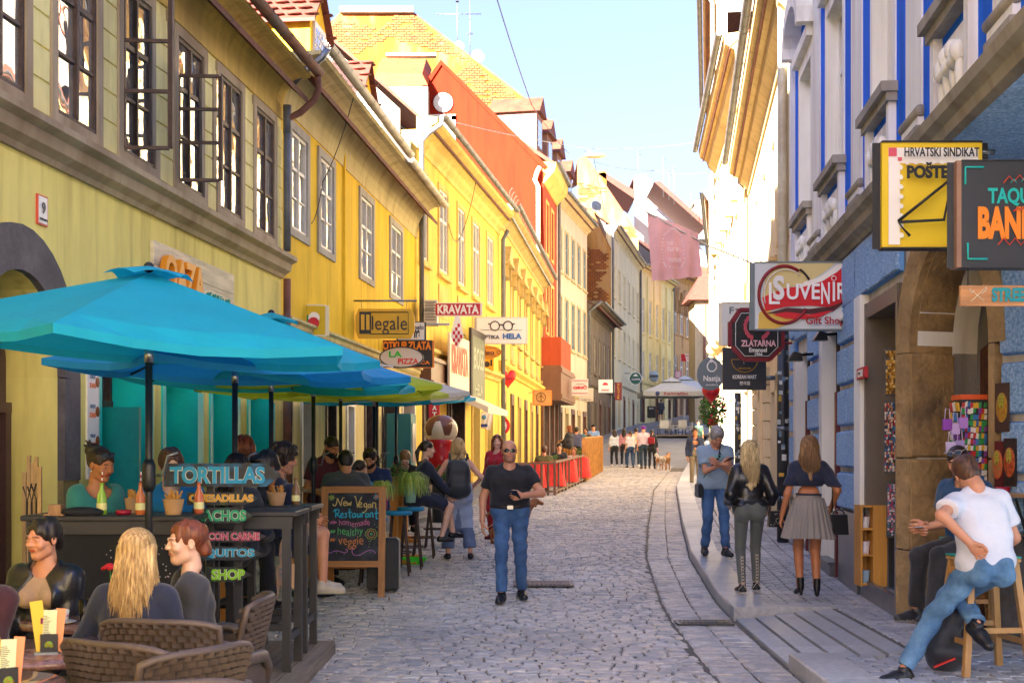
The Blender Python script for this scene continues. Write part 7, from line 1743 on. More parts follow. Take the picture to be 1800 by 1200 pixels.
	bm_=mat('beard_'+(hair[1] if hair else 'stub')+('f' if beard=='full' else 's'),lin('241812') if beard=='full' else[x*.9 for x in lin('c08a70')],.8,var=.3,sc=60,bump=.5,bs=300)
	npmesh('body',VV,np.concatenate(QQ),[sk,lips,brow,bm_],T,np.concatenate(MM))
	def hx(v):return hc+Rh@(Vector(v)*kk)
	if fine and face:
		m=MB()
		for sx in(-1,1):
			m.cur=0;m.ball(hx((sx*.031,.0738,.0055)),.0112*k,12,8)
			m.cur=1;m.ball(hx((sx*.031,.0815,.0055)),.0046*k,8,6)
		o=m.build('eyes',[plain('eye_white',(.34,.30,.28),.35),plain('eye_dark',(.03,.02,.015),.1)],T,world=False)
	if hair and hair[0]!='none':
		hv,hq=hair_mesh(max(hh,.0055 if fine else .01),hair[0],hairL,seed);hv2=(hv*kk)@M3.T+np.array(hc);ho=npmesh('hair',hv2,hq,[hm],T)
		if nstr:
			m=MB(Matrix.Translation(hc)@(Rh.to_4x4())@Matrix.Scale(kk,4));strands(m,hairL,nstr,seed+3);m.build('hair_strands',hm,T,world=False,recalc=False)['kind']='stuff'
	if beard=='full':
		f=Field((-.09,-.05,-.15),(.09,.13,.0),max(hh,.006));f.ell((0,.025,-.045),(.066,.072,.068),k=0);f.ell((0,.10,-.01),(.042,.06,.034),k=.004,op='s');f.ell((0,.095,-.049),(.022,.03,.007),k=.004,op='s');f.plane((0,0,-.02),(0,0,1));f.plane((0,.0,0),(0,-1,0));f.noise(.004,(60,60,30));bv,bq=f.mesh()
		if len(bv):npmesh('beard',(bv*kk)@M3.T+np.array(hc),bq,[bm_],T)
	if top:
		for gi,g in enumerate(top if isinstance(top,list) else[top]):
			ty,ma,sl=g[0],g[1],g[2];t=g[3] if len(g)>3 else .014;hem=g[4] if len(g)>4 else-.08
			f=Field(lo,hi,hb*.95);torso(f,t)
			if ty in('shirt','sweater') and t>.013:
				for zz in(.02,.16):f.cap(sp(zz,-.075*b_),sp(zz,.075*b_),((.102 if m_ else .098)*b_+t+.004)*k,k=.05)
			if sl>0:arms(f,t+.004,sl,flare=.004 if sl>1.5 else .010)
			if ty!='open':f.noise(.0055 if t<.03 else .006,(9,12,16),seed+gi)
			f.plane(sp(hem)+o_,-(Rl@Vector((0,0,1))))
			nk=sp(.50)+o_;f.cap(sp(.47,0,.02)+o_,sp(.62,0,.03)+o_,{'crew':.066,'wide':.105,'high':.058,'v':.075}.get(g[5] if len(g)>5 else 'crew')*k,k=.006,op='s')
			if sl==0:
				for i in range(2):f.cap(sh[i]+Rb@Vector((.045*(1 if i else-1),0,.02)),sh[i].lerp(el[i],.6)+Rb@Vector((.03*(1 if i else-1),0,0)),.062*k,k=.01,op='s')
			if ty=='open':
				f.cap(sp(-.1,0,.19)+o_,sp(.33,0,.17)+o_,.11*k,.10*k,k=.01,op='s');f.cap(sp(.33,0,.17)+o_,sp(.46,0,.10)+o_,.10*k,.05*k,k=.01,op='s');f.noise(.005,(9,12,18),seed+gi)
			if ty=='crop':f.plane(sp(.22)+o_,-(Rl@Vector((0,0,1))))
			V,Q=f.mesh();V=relax(V,Q,1)
			npmesh({'shirt':'shirt','open':'jacket','jacket':'jacket','crop':'crop_top','sweater':'sweater'}.get(ty,'shirt'),V,Q,[ma],T)
	if bottom:
		ty,ma=bottom[0],bottom[1]
		if ty in('trousers','leggings','shorts','baggy'):
			t={'trousers':.013,'leggings':.005,'shorts':.02,'baggy':.03}[ty];f=Field(lo,hi,hb*.95)
			f.cap(sp(.0,-.085*b_)+o_,sp(.0,.085*b_)+o_,(.102*b_+t*.7)*k,k=.05);f.cap(sp(.10,-.07*b_)+o_,sp(.10,.07*b_)+o_,(.092*b_+t*.7)*k,k=.05)
			legs(f,t,{'shorts':.85,'baggy':1.82}.get(ty,1.93 if len(bottom)<3 else bottom[2]),tl={'trousers':.022,'leggings':.006,'shorts':.03,'baggy':.055}[ty])
			if ty=='baggy':
				f.cap(P0-Vector((0,0,.1))*k,kn[0].lerp(kn[1],.5)-Vector((0,0,.02)),.12*k,.10*k,k=.08)
			f.noise(.0062 if ty!='leggings' else .001,(10,12,22),seed+9);f.plane(sp(.12)+o_,Rl@Vector((0,0,1)));V,Q=f.mesh();V=relax(V,Q,1)
			C=V[Q].mean(1);ms=[ma];mi=None
			if ty=='baggy' and len(bottom)>3:ms=[ma,bottom[3]];mi=((C[:,2]<P0.z-.50*k)|((np.abs(C[:,0])<.07-.14*(P0.z-.12-C[:,2])*.2)&(C[:,2]<P0.z-.22)&(C[:,1]<0)&(np.abs(C[:,0])<.18*(P0.z-.18-C[:,2])))).astype(int)
			npmesh({'trousers':'trousers','leggings':'leggings','shorts':'shorts','baggy':'harem_trousers'}[ty],V,Q,ms,T,mi)
		elif ty=='skirt':
			Ls=bottom[2];m=MB(Matrix.Translation(P0)@Rl.to_4x4());m.smooth=False;g=[];n=96
			for j in range(9):
				t=j/8;z=(.10-(Ls+.10)*t)*k;r=(.142+.105*t**.9)*k;row=[]
				for i in range(n+1):
					a=2*PI*i/n;pl=(.012*t+.002)*(1 if(i%4)<2 else-1)*.6;row.append(((r*1.12+pl)*math.cos(a),(r*.86+pl)*math.sin(a)-.02*t,z+.006*math.sin(a*3)*t))
				g.append(row)
			m.sheet(g);m.build('pleated_skirt',ma,T,world=False)
			m=MB(Matrix.Translation(P0)@Rl.to_4x4());m.lathe((0,0,.095*k),[(.13*k,-.012),(.132*k,.03*k)],30,cap=False);o=m.build('waistband',ma,T,world=False);o.scale=(1,1,1)
	if shoes and not hide_legs:
		for i in range(2):
			sv,sq,smi=shoe_mesh(shoes[0],.008 if s_px>90 else .014);fd=Vector(footdir[i]) if footdir else Vector((-.18 if i==0 else .18,1,0));fd.normalize()
			X=fd.cross(Vector((0,0,1))).normalized();U=X.cross(fd).normalized();pt=R(foot_pitch[i]);F2=fd*math.cos(pt)-U*math.sin(pt);U2=U*math.cos(pt)+fd*math.sin(pt)
			B=np.array([[X.x,F2.x,U2.x],[X.y,F2.y,U2.y],[X.z,F2.z,U2.z]]);up=.0 if not(shoes[0]=='heel') else .0
			npmesh('shoe',(sv*k*(1 if m_ else .9))@B.T+np.array(an[i]),sq,[shoem(shoes[1]),shoem(shoes[2] if len(shoes)>2 else '0c0c0e')],T,smi)
	info=dict(T=T,P0=P0,sp=lambda z,x=0,y=0:sp(z,x,y)+o_,sh=sh,el=el,wr=wr,kn=kn,an=an,hc=hc,Rh=Rh,Rb=Rb,hx=hx,k=k,hp=hp)
	if extra:extra(info)
	return info
def shoem(c):return mat('shoe_'+c,lin(c),.45,var=.1,sc=12,bump=.1)
def sunglasses(i,up=False,col='08080a',lens='08080a'):
	hx=i['hx'];m=MB();dz,dy=(.0,.0) if not up else(.082,-.030)
	for sx in(-1,1):
		c=Vector((sx*.030,.098+dy,.008+dz));m.cur=1
		P=[hx((c.x+.026*math.cos(2*PI*q/14),c.y-.010*abs(math.cos(2*PI*q/14))*(1 if sx*math.cos(2*PI*q/14)>0 else 0),c.z+.017*math.sin(2*PI*q/14))) for q in range(14)];m.prism(P,tuple(i['Rh']@Vector((0,.003,0))))
		m.cur=0;m.tube(P+[P[0]],.0022,5);m.tube([hx((sx*.056,.092+dy,.012+dz)),hx((sx*.080,.06+dy,.014+dz)),hx((sx*.081,-.01+dy,.008+dz))],.0025,5)
	m.tube([hx((-.008,.102+dy,.012+dz)),hx((.008,.102+dy,.012+dz))],.0025,5)
	m.build('sunglasses',[plain('frame_'+col,lin(col),.25),plain('lens_'+lens,lin(lens),.08)],i['T'],world=False)
def phone(i,side,dirv=(0,1,.3)):
	w_=i['wr'][side];e_=i['el'][side];d=(w_-e_).normalized();c=w_+d*.10+Vector((0,.02,.02));T=i['T'];wl=T.matrix_world
	Mx_=Matrix.Rotation(T.rotation_euler.z,4,'Z');c2=T.location+Mx_@c;t=thing('phone',i['T']['label'][:0]+i.get('plabel','dark smartphone held in a hand'),'phone',c2)
	f_=(Mx_@Vector(dirv)).normalized();sx_=Vector((0,0,1)).cross(f_).normalized();n_=f_.cross(sx_)
	m=MB();m.bar(c2-f_*.07,c2+f_*.07,.07,.009,up=n_);m.build('case',plain('phone_black',(.01,.01,.012),.2),t)
def strap(i,pts,nm='strap',col='0c0c0e',w=.035):
	m=MB();P=[Vector(p) for p in pts]
	for a,b in zip(P,P[1:]):m.bar(a,b,w,.006,up=(0,1,0))
	m.build(nm,clothmat(col,col),i['T'],world=False)
	# ======================== the people
def g3(x,y,s_,dz=0):return Vector(((x-900)/s_,F/s_,gz(F/s_)+dz))
JEAN=mat('denim_mid',(.035,.10,.25),.8,var=.3,sc=5,bump=.5,bs=26,bd=.012,c2=(.07,.17,.36),sheen=.1)
JEAN2=mat('denim_faded',(.06,.17,.33),.8,var=.35,sc=4,bump=.5,bs=22,bd=.014,c2=(.16,.32,.50))
BLACK=clothmat('black',(.013,.013,.017));NAVY=clothmat('navy',(.012,.018,.045));CHAR=clothmat('charcoal',(.035,.037,.045),bump=.3)
LEATHER=mat('black_leather',(.012,.012,.014),.28,var=.15,sc=5,bump=.25,bs=30,bd=.01)
i=person('bald man in sunglasses, black T-shirt and jeans walking towards us, phone in hand',g3(897,1055,164),180,1.80,'m',hip=(0,0,.945),lean=(2,1),head=(3,-2,0),hands=[(-.13,.27,.17),(.29,.04,-.10)],elbows=[(-1,-.4,-.35),(.8,-1,0)],
feet=[(-.12,-.16,-.845),(.09,.20,-.845)],bulk=1.08,arm=1.15,skin='warm',hair=None,top=('shirt',BLACK,.62,.016,.055),bottom=('trousers',JEAN),shoes=('sneaker','1b2026','30343a'),s_px=164,beard=True,handcurl=(.75,.35),thumbs=[(0,0,1),(0,1,0)],seed=1)
sunglasses(i);i['plabel']='dark smartphone in the bald man\'s hand';phone(i,0,(.25,.6,.5))
m=MB();T=i['T'];sp_=i['sp'];m.tube([sp_(.05,.125*math.cos(a)*1.18*1.35,.125*math.sin(a)*1.05) for a in[2*PI*q/28 for q in range(29)]],.017,6);m.cur=1;m.box(sp_(.05,-.03,.135)-Vector((0,0,.02)),sp_(.05,.03,.150)+Vector((0,0,.02)));m.build('belt',[plain('belt_leather',(.02,.014,.012),.5),plain('buckle',(.35,.33,.3),.3,metal=1)],T,world=False)
m=MB();m.ball(i['wr'][1]+Vector((0,0,.0)),.033,10,4,(1,1,.3));m.build('watch',plain('watch',(.05,.05,.05),.3,metal=.6),T,world=False)
i=person('grey haired man in a pale blue T-shirt looking down at his phone on the pavement',g3(1256,966,134,CURBH),186,1.77,'m',lean=(4,0),head=(0,34,0),hands=[(.03,.30,.24),(-.02,.30,.24)],elbows=[(-.8,-.4,-1),(.8,-.4,-1)],feet=[(-.10,.18,-.86),(.12,-.05,-.855)],bulk=1.06,skin='warm',hair=('grey','grey'),top=('shirt',clothmat('greyblue','8fa6b8'),.7,.02,-.08),bottom=('trousers',JEAN),shoes=('sneaker','2a2c30','1a1a1c'),s_px=134,handcurl=(.7,.7),thumbs=[(0,0,1),(0,0,1)],seed=2)
i['plabel']='black smartphone in the grey haired man\'s hands';phone(i,1,(-.3,.7,.35))
strap(i,[i['sp'](.47,-.07,.03),i['sp'](.36,-.02,.155),i['sp'](.18,.10,.15),i['sp'](.0,.19,.06)],'bag_strap','121216')
m=MB();m.box(i['sp'](-.20,.17,-.08),i['sp'](.0,.24,.10),.02);m.build('shoulder_bag',clothmat('bag_black',(.015,.015,.018)),i['T'],world=False)
m=MB();q=i['sp'](.36,0,.152);m.box(q+Vector((-.07,.0,-.03)),q+Vector((.07,.004,.01)));m.build('shirt_print',clothmat('print_teal','7fb0b0'),i['T'],world=False)
text('ADRIATIC',i['T'].location+Vector((.07,-.165,1.28)),(1,0,0),(0,0,1),.1,.03,IK('2a5a6a'),i['T'])
i=person('pale blonde woman in black leather jacket and grey lace-up leggings seen from behind',g3(1318,1040,168,CURBH),3,1.66,'f',lean=(1,0),head=(-4,4,0),hands=[(-.20,.16,.05),(.22,.10,-.02)],elbows=[(-.3,-1,-.2),(.3,-1,0)],feet=[(-.09,-.02,-.862),(.10,.12,-.855)],bulk=.95,skin='pale',hair=('long','blonde2'),hairL=.34,top=[('jacket',LEATHER,1.95,.026,.02),('shirt',BLACK,.5,.012,-.12)],bottom=('leggings',clothmat('greygreen','595e5b')),shoes=('sneaker','18181a','c8c8c8'),s_px=168,seed=3,nstr=700)
T=i['T']
for s_i in(0,1):
	m=MB();a_,k_=i['an'][s_i],i['kn'][s_i]
	for q in range(9):
		p=a_.lerp(k_,.10+.085*q)+Vector((0,-.052-.004*min(q,5),0));m.tube([p+Vector((-.017,0,-.012)),p+Vector((.017,0,.012))],.0035,5);m.tube([p+Vector((.017,0,-.012)),p+Vector((-.017,0,.012))],.0035,5)
	m.tube([a_+Vector((0,-.05,.03)),a_+Vector((-.05,-.06,-.03))],.003,4);m.tube([a_+Vector((0,-.05,.03)),a_+Vector((.04,-.06,-.04))],.003,4);m.build('lacing',IK('cfc4b0'),T,world=False)
def handbag(label,c,w_,h_,d_,m_,hang=.28,studs=False):
	t=thing('handbag',label,'handbag',c);m=MB();m.prism([Vector(c)+Vector(v) for v in((-w_/2,-d_/2,0),(w_/2,-d_/2,0),(w_*.42,-d_/2,h_),(-w_*.42,-d_/2,h_))],(0,d_,0));m.build('bag',m_,t)
	m=MB();m.tube([Vector(c)+Vector(v) for v in((-w_*.36,0,h_*.9),(-w_*.28,0,h_+hang*.6),(0,0,h_+hang),(w_*.28,0,h_+hang*.6),(w_*.36,0,h_*.9))],.008,6);m.build('handle',m_,t)
	if studs:
		m=MB();rr=random.Random(2)
		for q in range(26):m.ball(Vector(c)+Vector((rr.uniform(-.4,.4)*w_,-d_/2,rr.uniform(.1,.85)*h_)),.006,6,4)
		m.build('studs',plain('stud',(.5,.5,.5),.3,metal=1),t)
	return t
w_=T.location;handbag('studded black handbag hanging on the arm of the blonde in leather',(w_.x+.285,w_.y+.06,w_.z+.70),.17,.17,.10,LEATHER,.26,True)
GREYSK=mat('grey_pleated',lin('8c8680'),.85,var=.08,sc=5,bump=.1,bs=200)
i=person('golden haired woman in black crop top and grey pleated skirt walking away',g3(1421,1040,175,CURBH),-3,1.68,'f',hip=(0,0,.97),lean=(0,1),head=(3,2,0),hands=[(-.27,.03,-.09),(.25,.06,.0)],elbows=[(-.3,-1,0),(.5,-1,.1)],feet=[(-.075,.06,-.845),(.085,-.02,-.85)],skin='tan',hair=('long','lightbrown'),hairL=.25,top=('crop',NAVY,1.95,.022,.22,'wide'),bottom=('skirt',GREYSK,.32),shoes=('heel','0c0b0c','0c0b0c'),s_px=175,seed=4,nstr=700,bulk=.96)
m=MB();sp_=i['sp'];m.tube([sp_(.135,.108*math.cos(a)*1.15,.098*math.sin(a)) for a in[2*PI*q/28 for q in range(29)]],.012,6);m.build('waist_tie',NAVY,i['T'],world=False)
w_=i['T'].location;handbag('black bucket bag on the shoulder of the woman in the pleated skirt',(w_.x+.30,w_.y-.02,w_.z+.66),.17,.20,.13,LEATHER,.05)
m=MB();m.tube([Vector((w_.x+.23,w_.y-.03,w_.z+.88)),Vector((w_.x+.22,w_.y-.1,w_.z+1.15)),Vector((w_.x+.14,w_.y-.07,w_.z+1.38))],.008,6)
solo('bag_strap',m,LEATHER,'long strap of the black bucket bag over the crop top shoulder','strap')
WHT=mat('white_cotton',(.68,.70,.76),.85,var=.05,sc=5,bump=.6,bs=16,bd=.02)
s_=262;p=W(1718,985,s_)
i=person('man in white T-shirt and faded jeans perched on a stool, his back to us',(W(1696,840,s_).x,F/s_-.05,W(1690,836,s_).z),8,1.74,'m',mode='head',lean=(3,-3),bend=10,head=(-12,26,-8),twist=4,hands=[(-.21,-.19,.15),(.20,.30,.0)],elbows=[(-1,-.9,-.2),(.8,-.5,-.5)],feet=[(-.50,.16,-.72),(-.08,-.04,-.40)],knees=[(.2,1,.1),(0,1,0)],bulk=.90,arm=1.02,skin='warm',hair=('short','brown'),top=('shirt',WHT,.60,.022,-.09),bottom=('trousers',JEAN2),shoes=('sneaker','15161b','15161b'),s_px=262,handcurl=(.85,.4),thumbs=[(0,-.3,1),(0,0,1)],seed=5,footdir=[(-1,-.25,0),(.1,-.6,-.3)])
s_=235
i=person('buzz cut man in ripped black trousers seated in the doorway, sunglasses on head',(W(1713,810,s_).x,F/s_+.35,W(1713,812,s_).z),118,1.80,'m',mode='head',lean=(4,0),bend=8,head=(30,6,4),hands=[(.06,.38,.12),(.10,.36,.10)],feet=[(-.10,.50,-.50),(.14,.42,-.52)],knees=[(0,1,.6),(0,1,.6)],skin='warm',hair=('buzz','dark'),top=('shirt',clothmat('darkblue','1c4468'),.6,.016,-.05),bottom=('trousers',clothmat('washed_black',(.022,.023,.028),var=.4)),shoes=('sneaker','2a2a2c','8a8a8a'),s_px=235,handcurl=(.7,.7),thumbs=[(0,0,1),(0,0,1)],seed=6)
sunglasses(i,True,'b8b8b8','4a5468');i['plabel']='phone in the hands of the man with ripped trousers';phone(i,1,(-.5,.5,.1))
for q in(0,1):
	m=MB();m.ball(i['kn'][q]+Vector((0,.035,.012)),.052,10,6,(1,.7,.5));m.build('knee_rip',skinm('warm'),i['T'],world=False)
	# --- seated women at the cafe tables
s_=330;p=W(75,948,s_)
BEIGE=clothmat('beige_knit','a4896c',bump=.3,bs=120)
i=person('dark haired woman in leather jacket and beige top at the left table',(p.x,p.y,p.z),172,1.68,'f',mode='head',lean=(3,0),head=(-16,2,0),hands=[(-.05,.30,.06),(.12,.30,.08)],skin='warm',hair=('updo','black'),top=[('shirt',BEIGE,.4,.012,-.05,'v'),('open',LEATHER,1.95,.024,-.06,'v')],bottom=('trousers',BLACK),s_px=330,seed=7,breast=1.15)
s_=362;p=W(243,975,s_)
i=person('woman with long loose blonde hair and dark navy top seen from behind at the table',(p.x,p.y,p.z),-4,1.70,'f',mode='head',lean=(4,0),head=(4,4,0),hands=[(-.22,.30,.12),(.16,.28,.06)],skin='pale',hair=('long','blonde'),hairL=.30,top=('sweater',NAVY,1.9,.020,-.10),bottom=('trousers',JEAN),s_px=362,seed=8,nstr=1000)
s_=345;p=W(326,955,s_)
i=person('woman with auburn hair and charcoal sweater talking in profile at the table',(p.x,p.y,p.z),108,1.72,'f',mode='head',lean=(3,0),head=(14,-2,0),hands=[(-.10,.26,.10),(.12,.28,.04)],skin='pale',hair=('updo','auburn'),top=('sweater',CHAR,1.9,.024,-.10,'wide'),bottom=('trousers',JEAN),shoes=('heel','8a6a54','4a382c'),s_px=345,seed=9,feet=[(-.12,.42,-.45),(.30,.40,-.50)])
s_=400;p=W(-52,985,s_)
i=person('person in a maroon sweater mostly cut off by the left edge of the photo',(p.x,p.y,p.z),-150,1.72,'f',mode='head',lean=(12,0),head=(0,8,0),hands=[(.05,.36,.02),(.26,.34,.02)],skin='light',hair=('bob','brown'),hairL=.1,top=('sweater',clothmat('maroon','3c161c'),1.9,.020,-.10),bottom=('trousers',BLACK),s_px=300,seed=10)
# --- behind the bar
s_=262;p=W(178,818,s_)
i=person('woman with messy dark bun and teal top behind the long bar table',(p.x,p.y,p.z),228,1.70,'f',mode='head',lean=(10,0),head=(8,4,0),hands=[(-.14,.36,-.05),(.10,.34,.0)],skin='tan',hair=('bun','dark'),top=('shirt',clothmat('teal','2f7f80'),1.6,.018,-.06,'wide'),bottom=('trousers',NAVY),s_px=262,seed=11,nstr=0)
sunglasses(i,True,'2a2a2a','3a4a5a')
m=MB();m.ball(i['hx']((-.082,-.0,-.038)),.006,8,6);m.ball(i['hx']((.082,-.0,-.038)),.006,8,6);m.build('earrings',plain('pearl',(.7,.68,.62),.2),i['T'],world=False)
s_=248;p=W(301,820,s_)
i=person('young man with brown hair and bright blue T-shirt behind the tortillas board',(p.x,p.y,p.z),205,1.74,'m',mode='head',lean=(6,0),head=(-4,2,0),hands=[(-.10,.34,.12),(.12,.36,.12)],skin='pale',hair=('short','brown'),top=('shirt',clothmat('cyanblue','157ab0'),.6,.016,-.05),bottom=('trousers',JEAN),s_px=248,seed=12)
s_=232;p=W(418,826,s_)
i=person('long dark haired woman seen from behind over the tortillas board',(p.x,p.y,p.z),-15,1.68,'f',mode='head',lean=(6,0),head=(0,10,0),hair=('long','dark'),hairL=.25,skin='light',top=('sweater',CHAR,1.9,.018,-.08),bottom=('trousers',BLACK),s_px=232,seed=13,nstr=160)
s_=205;p=W(428,790,s_)
i=person('woman with straight ginger hair behind the long dark haired woman',(p.x,p.y,p.z),20,1.70,'f',mode='head',lean=(2,0),hair=('long','red'),hairL=.2,skin='pale',top=('sweater',clothmat('cream','b8a88c'),1.9,.018,-.08),bottom=('trousers',BLACK),s_px=205,seed=14,nstr=160)
s_=222;p=W(468,822,s_)
i=person('dark haired man bowed behind the arrow board in profile to the left',(p.x,p.y,p.z),130,1.76,'m',mode='head',lean=(14,0),head=(0,16,0),skin='tan',hair=('short','black'),top=('shirt',NAVY,1.9,.018,-.05),bottom=('trousers',BLACK),s_px=222,seed=15,beard=True)
s_=205;p=W(500,808,s_)
i=person('curly dark haired man in a navy jersey with pink stripes facing right',(p.x,p.y,p.z),-78,1.78,'m',mode='head',lean=(8,0),head=(-4,2,0),skin='warm',hair=('curly','dark'),top=('shirt',NAVY,.8,.018,-.05),bottom=('shorts',clothmat('tan_shorts','a08868')),shoes=('sneaker','b8b0a0','c8c0a0'),s_px=205,seed=16,beard=True,hands=[(-.1,.34,.1),(.12,.30,.05)])
m=MB();m.tube([i['sp'](.40,.20,.05),i['sp'](.30,.21,.06),i['sp'](.2,.2,.04)],.012,6);m.build('pink_stripe',clothmat('hotpink','b02858'),i['T'],world=False)
p=g3(572,985,150)
i=person('bearded waiter standing in a maroon T-shirt with white print',p,215,1.82,'m',lean=(8,0),head=(10,18,0),hands=[(-.16,.26,.10),(.18,.28,.08)],skin='tan',hair=('buzz','dark'),beard='full',top=('shirt',clothmat('maroon2','501a2c'),.65,.018,-.06),bottom=('trousers',BLACK),s_px=172,seed=17)
q=i['T'].location;text('GOOD',q+Vector((-.02,-.21,1.30)),(.9,-.3,.0),(0,0,1),.15,.05,IK('d8ccd0'),i['T'],depth=.01);text('TIMES',q+Vector((-.03,-.21,1.235)),(.9,-.3,.0),(0,0,1),.15,.045,IK('d8ccd0'),i['T'],depth=.01)
s_=151;p=W(607,812,s_)
i=person('black haired man in slate grey jacket seated behind the chalkboard, his back to us',(p.x,p.y,p.z),8,1.78,'m',mode='head',lean=(10,0),head=(10,6,0),hair=('short','black'),skin='warm',bulk=1.2,top=('jacket',clothmat('slate','454a56',bump=.2),1.95,.03,-.08,'high'),bottom=('trousers',BLACK),s_px=178,seed=18)
s_=147;p=W(634,826,s_)
i=person('person in a bright cyan top tucked behind the man in slate grey',(p.x,p.y,p.z),-12,1.70,'f',mode='head',lean=(14,0),head=(-20,8,0),hair=('pony','dark'),hairL=.15,skin='light',top=('shirt',clothmat('cyan','18a0d8'),1.6,.02,-.08),bottom=('trousers',JEAN),s_px=168,seed=19)
s_=138;p=W(650,806,s_)
i=person('bearded man in a deep blue shirt looking down across the table',(p.x,p.y,p.z),172,1.80,'m',mode='head',lean=(8,0),head=(2,20,0),hair=('short','dark'),beard='full',skin='warm',bulk=1.08,top=('shirt',clothmat('deepblue','1a2f60'),.8,.018,-.06),bottom=('trousers',JEAN),s_px=150,seed=20)
s_=124;p=W(712,806,s_)
i=person('ginger blonde woman in black bowing her head over the table',(p.x,p.y,p.z),185,1.68,'f',mode='head',lean=(12,0),head=(0,32,0),hair=('updo','lightbrown'),skin='pale',top=('shirt',BLACK,.5,.014,-.06),bottom=('trousers',BLACK),s_px=124,seed=21)
s_=132;p=W(752,790,s_)
i=person('brunette in a navy dress perched on a stool, hands on her knee',(p.x,p.y,p.z),-72,1.72,'f',mode='head',lean=(10,0),head=(-2,-6,0),hair=('pony','dark'),hairL=.3,skin='pale',hands=[(-.02,.40,.0),(.06,.42,.0)],feet=[(-.06,.48,-.52),(.10,.28,-.56)],top=('shirt',NAVY,1.9,.012,-.2),bottom=('shorts',NAVY),shoes=('slip','0c0b0c','0c0b0c'),s_px=132,seed=22)
LB_=mat('pale_blue_linen',(.34,.42,.58),.85,var=.12,sc=4,bump=.25,bs=40);LB2=mat('slate_blue_patch',(.13,.18,.30),.85,var=.12,sc=4)
p=g3(805,990,130)
i=person('blonde woman with black backpack and pale blue harem trousers, her back to us',p,6,1.70,'f',lean=(1,0),head=(-8,4,0),hair=('bob','blonde'),hairL=.10,skin='light',hands=[(-.22,.16,.05),(.24,.18,.08)],elbows=[(-.7,-.8,0),(.7,-.8,0)],feet=[(-.14,.02,-.86),(.18,.04,-.86)],top=('shirt',clothmat('pale_blue_top','9ab8c8'),0,.012,-.02),bottom=('baggy',LB_,None,LB2),shoes=('slip','15151a','0c0c0c'),s_px=130,seed=23,nstr=320)
T=i['T'];bt=thing('backpack','tall black backpack on the back of the woman in harem trousers','backpack',T.location+Vector((.01,-.2,.85)))
c=bt.location;f=Field((-.2,-.16,-.06),(.2,.14,.6),.012);f.ell((0,0,.10),(.165,.10,.12),k=0)
for z in(.12,.24,.36,.44):f.cap((-.07,0,z),(.07,0,z),.095-.03*(z>.4),k=.05)
f.cap((-.08,-.05,.15),(.08,-.05,.15),.06,k=.03);f.noise(.003,(10,10,12));V,Q=f.mesh();npmesh('pack',V,Q,[clothmat('pack_black',(.018,.02,.026),rough=.6)],bt)
m=MB();m.tube([c+Vector((-.04,.02,.50)),c+Vector((0,.0,.56)),c+Vector((.04,.02,.50))],.008,6);m.build('handle',BLACK,bt);m=MB();m.bar(c+Vector((-.12,-.085,.2)),c+Vector((-.09,-.10,.36)),.008);m.bar(c+Vector((-.12,-.105,.12)),c+Vector((.12,-.105,.12)),.006);m.build('zips',IK('5a6068'),bt)
for sx in(-1,1):m=MB();m.tube([c+Vector((sx*.10,.05,.46)),c+Vector((sx*.12,.12,.58)),c+Vector((sx*.13,.24,.50)),c+Vector((sx*.15,.26,.30)),c+Vector((sx*.15,.12,.08))],.014,6);m.build('strap',BLACK,bt)
p=g3(874,968,112)
i=person('ginger haired woman in red and blue partly hidden behind the bald man',p,150,1.70,'f',head=(30,0,0),hair=('long','red'),hairL=.12,skin='pale',hands=[(-.2,.18,.05),(.2,.1,-.05)],top=('jacket',clothmat('red_blue','a81828'),1.6,.022,-.1),bottom=('trousers',clothmat('red_trousers','9a1420')),shoes=('plain','701018','200808'),s_px=112,seed=24)
sunglasses(i,True,'3a2a1a','2a2018')
def dog(label,x,y,rz,s,hair,patch=None,head_up=.0):
	z=gz(y);T=thing('dog',label,'dog',(x,y,z),R(rz));f=Field((-.2,-.55,-.02),(.2,.6,.75),.011)
	f.cap((0,.16,.46),(0,-.05,.48),.115,.095,k=.05);f.cap((0,-.05,.48),(0,-.26,.49),.085,.085,k=.05);f.cap((0,.2,.44),(0,.18,.38),.09,.07,k=.05)
	f.cap((0,.22,.50),(0,.34,.62+head_up),.075,.055,k=.04);f.ell((0,.38,.65+head_up),(.058,.07,.058),k=.03);f.cap((0,.41,.64+head_up),(0,.50,.615+head_up),.036,.028,k=.02)
	for sx in(-1,1):
		f.cap((sx*.055,.37,.67+head_up),(sx*.078,.36,.58+head_up),.020,.022,k=.012)
		f.cap((sx*.07,.19,.44),(sx*.075,.17,.26),.055,.032,k=.03);f.cap((sx*.075,.17,.26),(sx*.075,.18,.04),.026,.019,k=.01);f.cap((sx*.075,.18,.025),(sx*.075,.215,.022),.024,.02,k=.01)
		f.cap((sx*.07,-.25,.46),(sx*.08,-.17,.30),.075,.045,k=.03);f.cap((sx*.08,-.17,.30),(sx*.08,-.33,.19),.036,.022,k=.015);f.cap((sx*.08,-.33,.19),(sx*.08,-.30,.04),.021,.018,k=.01);f.cap((sx*.08,-.30,.024),(sx*.08,-.26,.02),.023,.02,k=.01)
	f.cap((0,-.32,.52),(0,-.42,.44),.024,.018,k=.02);f.cap((0,-.42,.44),(0,-.47,.52),.018,.012,k=.01);f.plane((0,0,0),(0,0,-1));V,Q=f.mesh();C=V[Q].mean(1);mi=np.zeros(len(Q),int)
	if patch:mi[(np.sin(C[:,1]*14+1)+np.sin(C[:,2]*9+C[:,0]*8)>.2)]=1
	nose=(C[:,1]>.515);mi[nose]=2
	o=npmesh('body',V*s,Q,[hair,patch or hair,plain('dog_nose',(.02,.015,.015),.4)],T,mi);return T
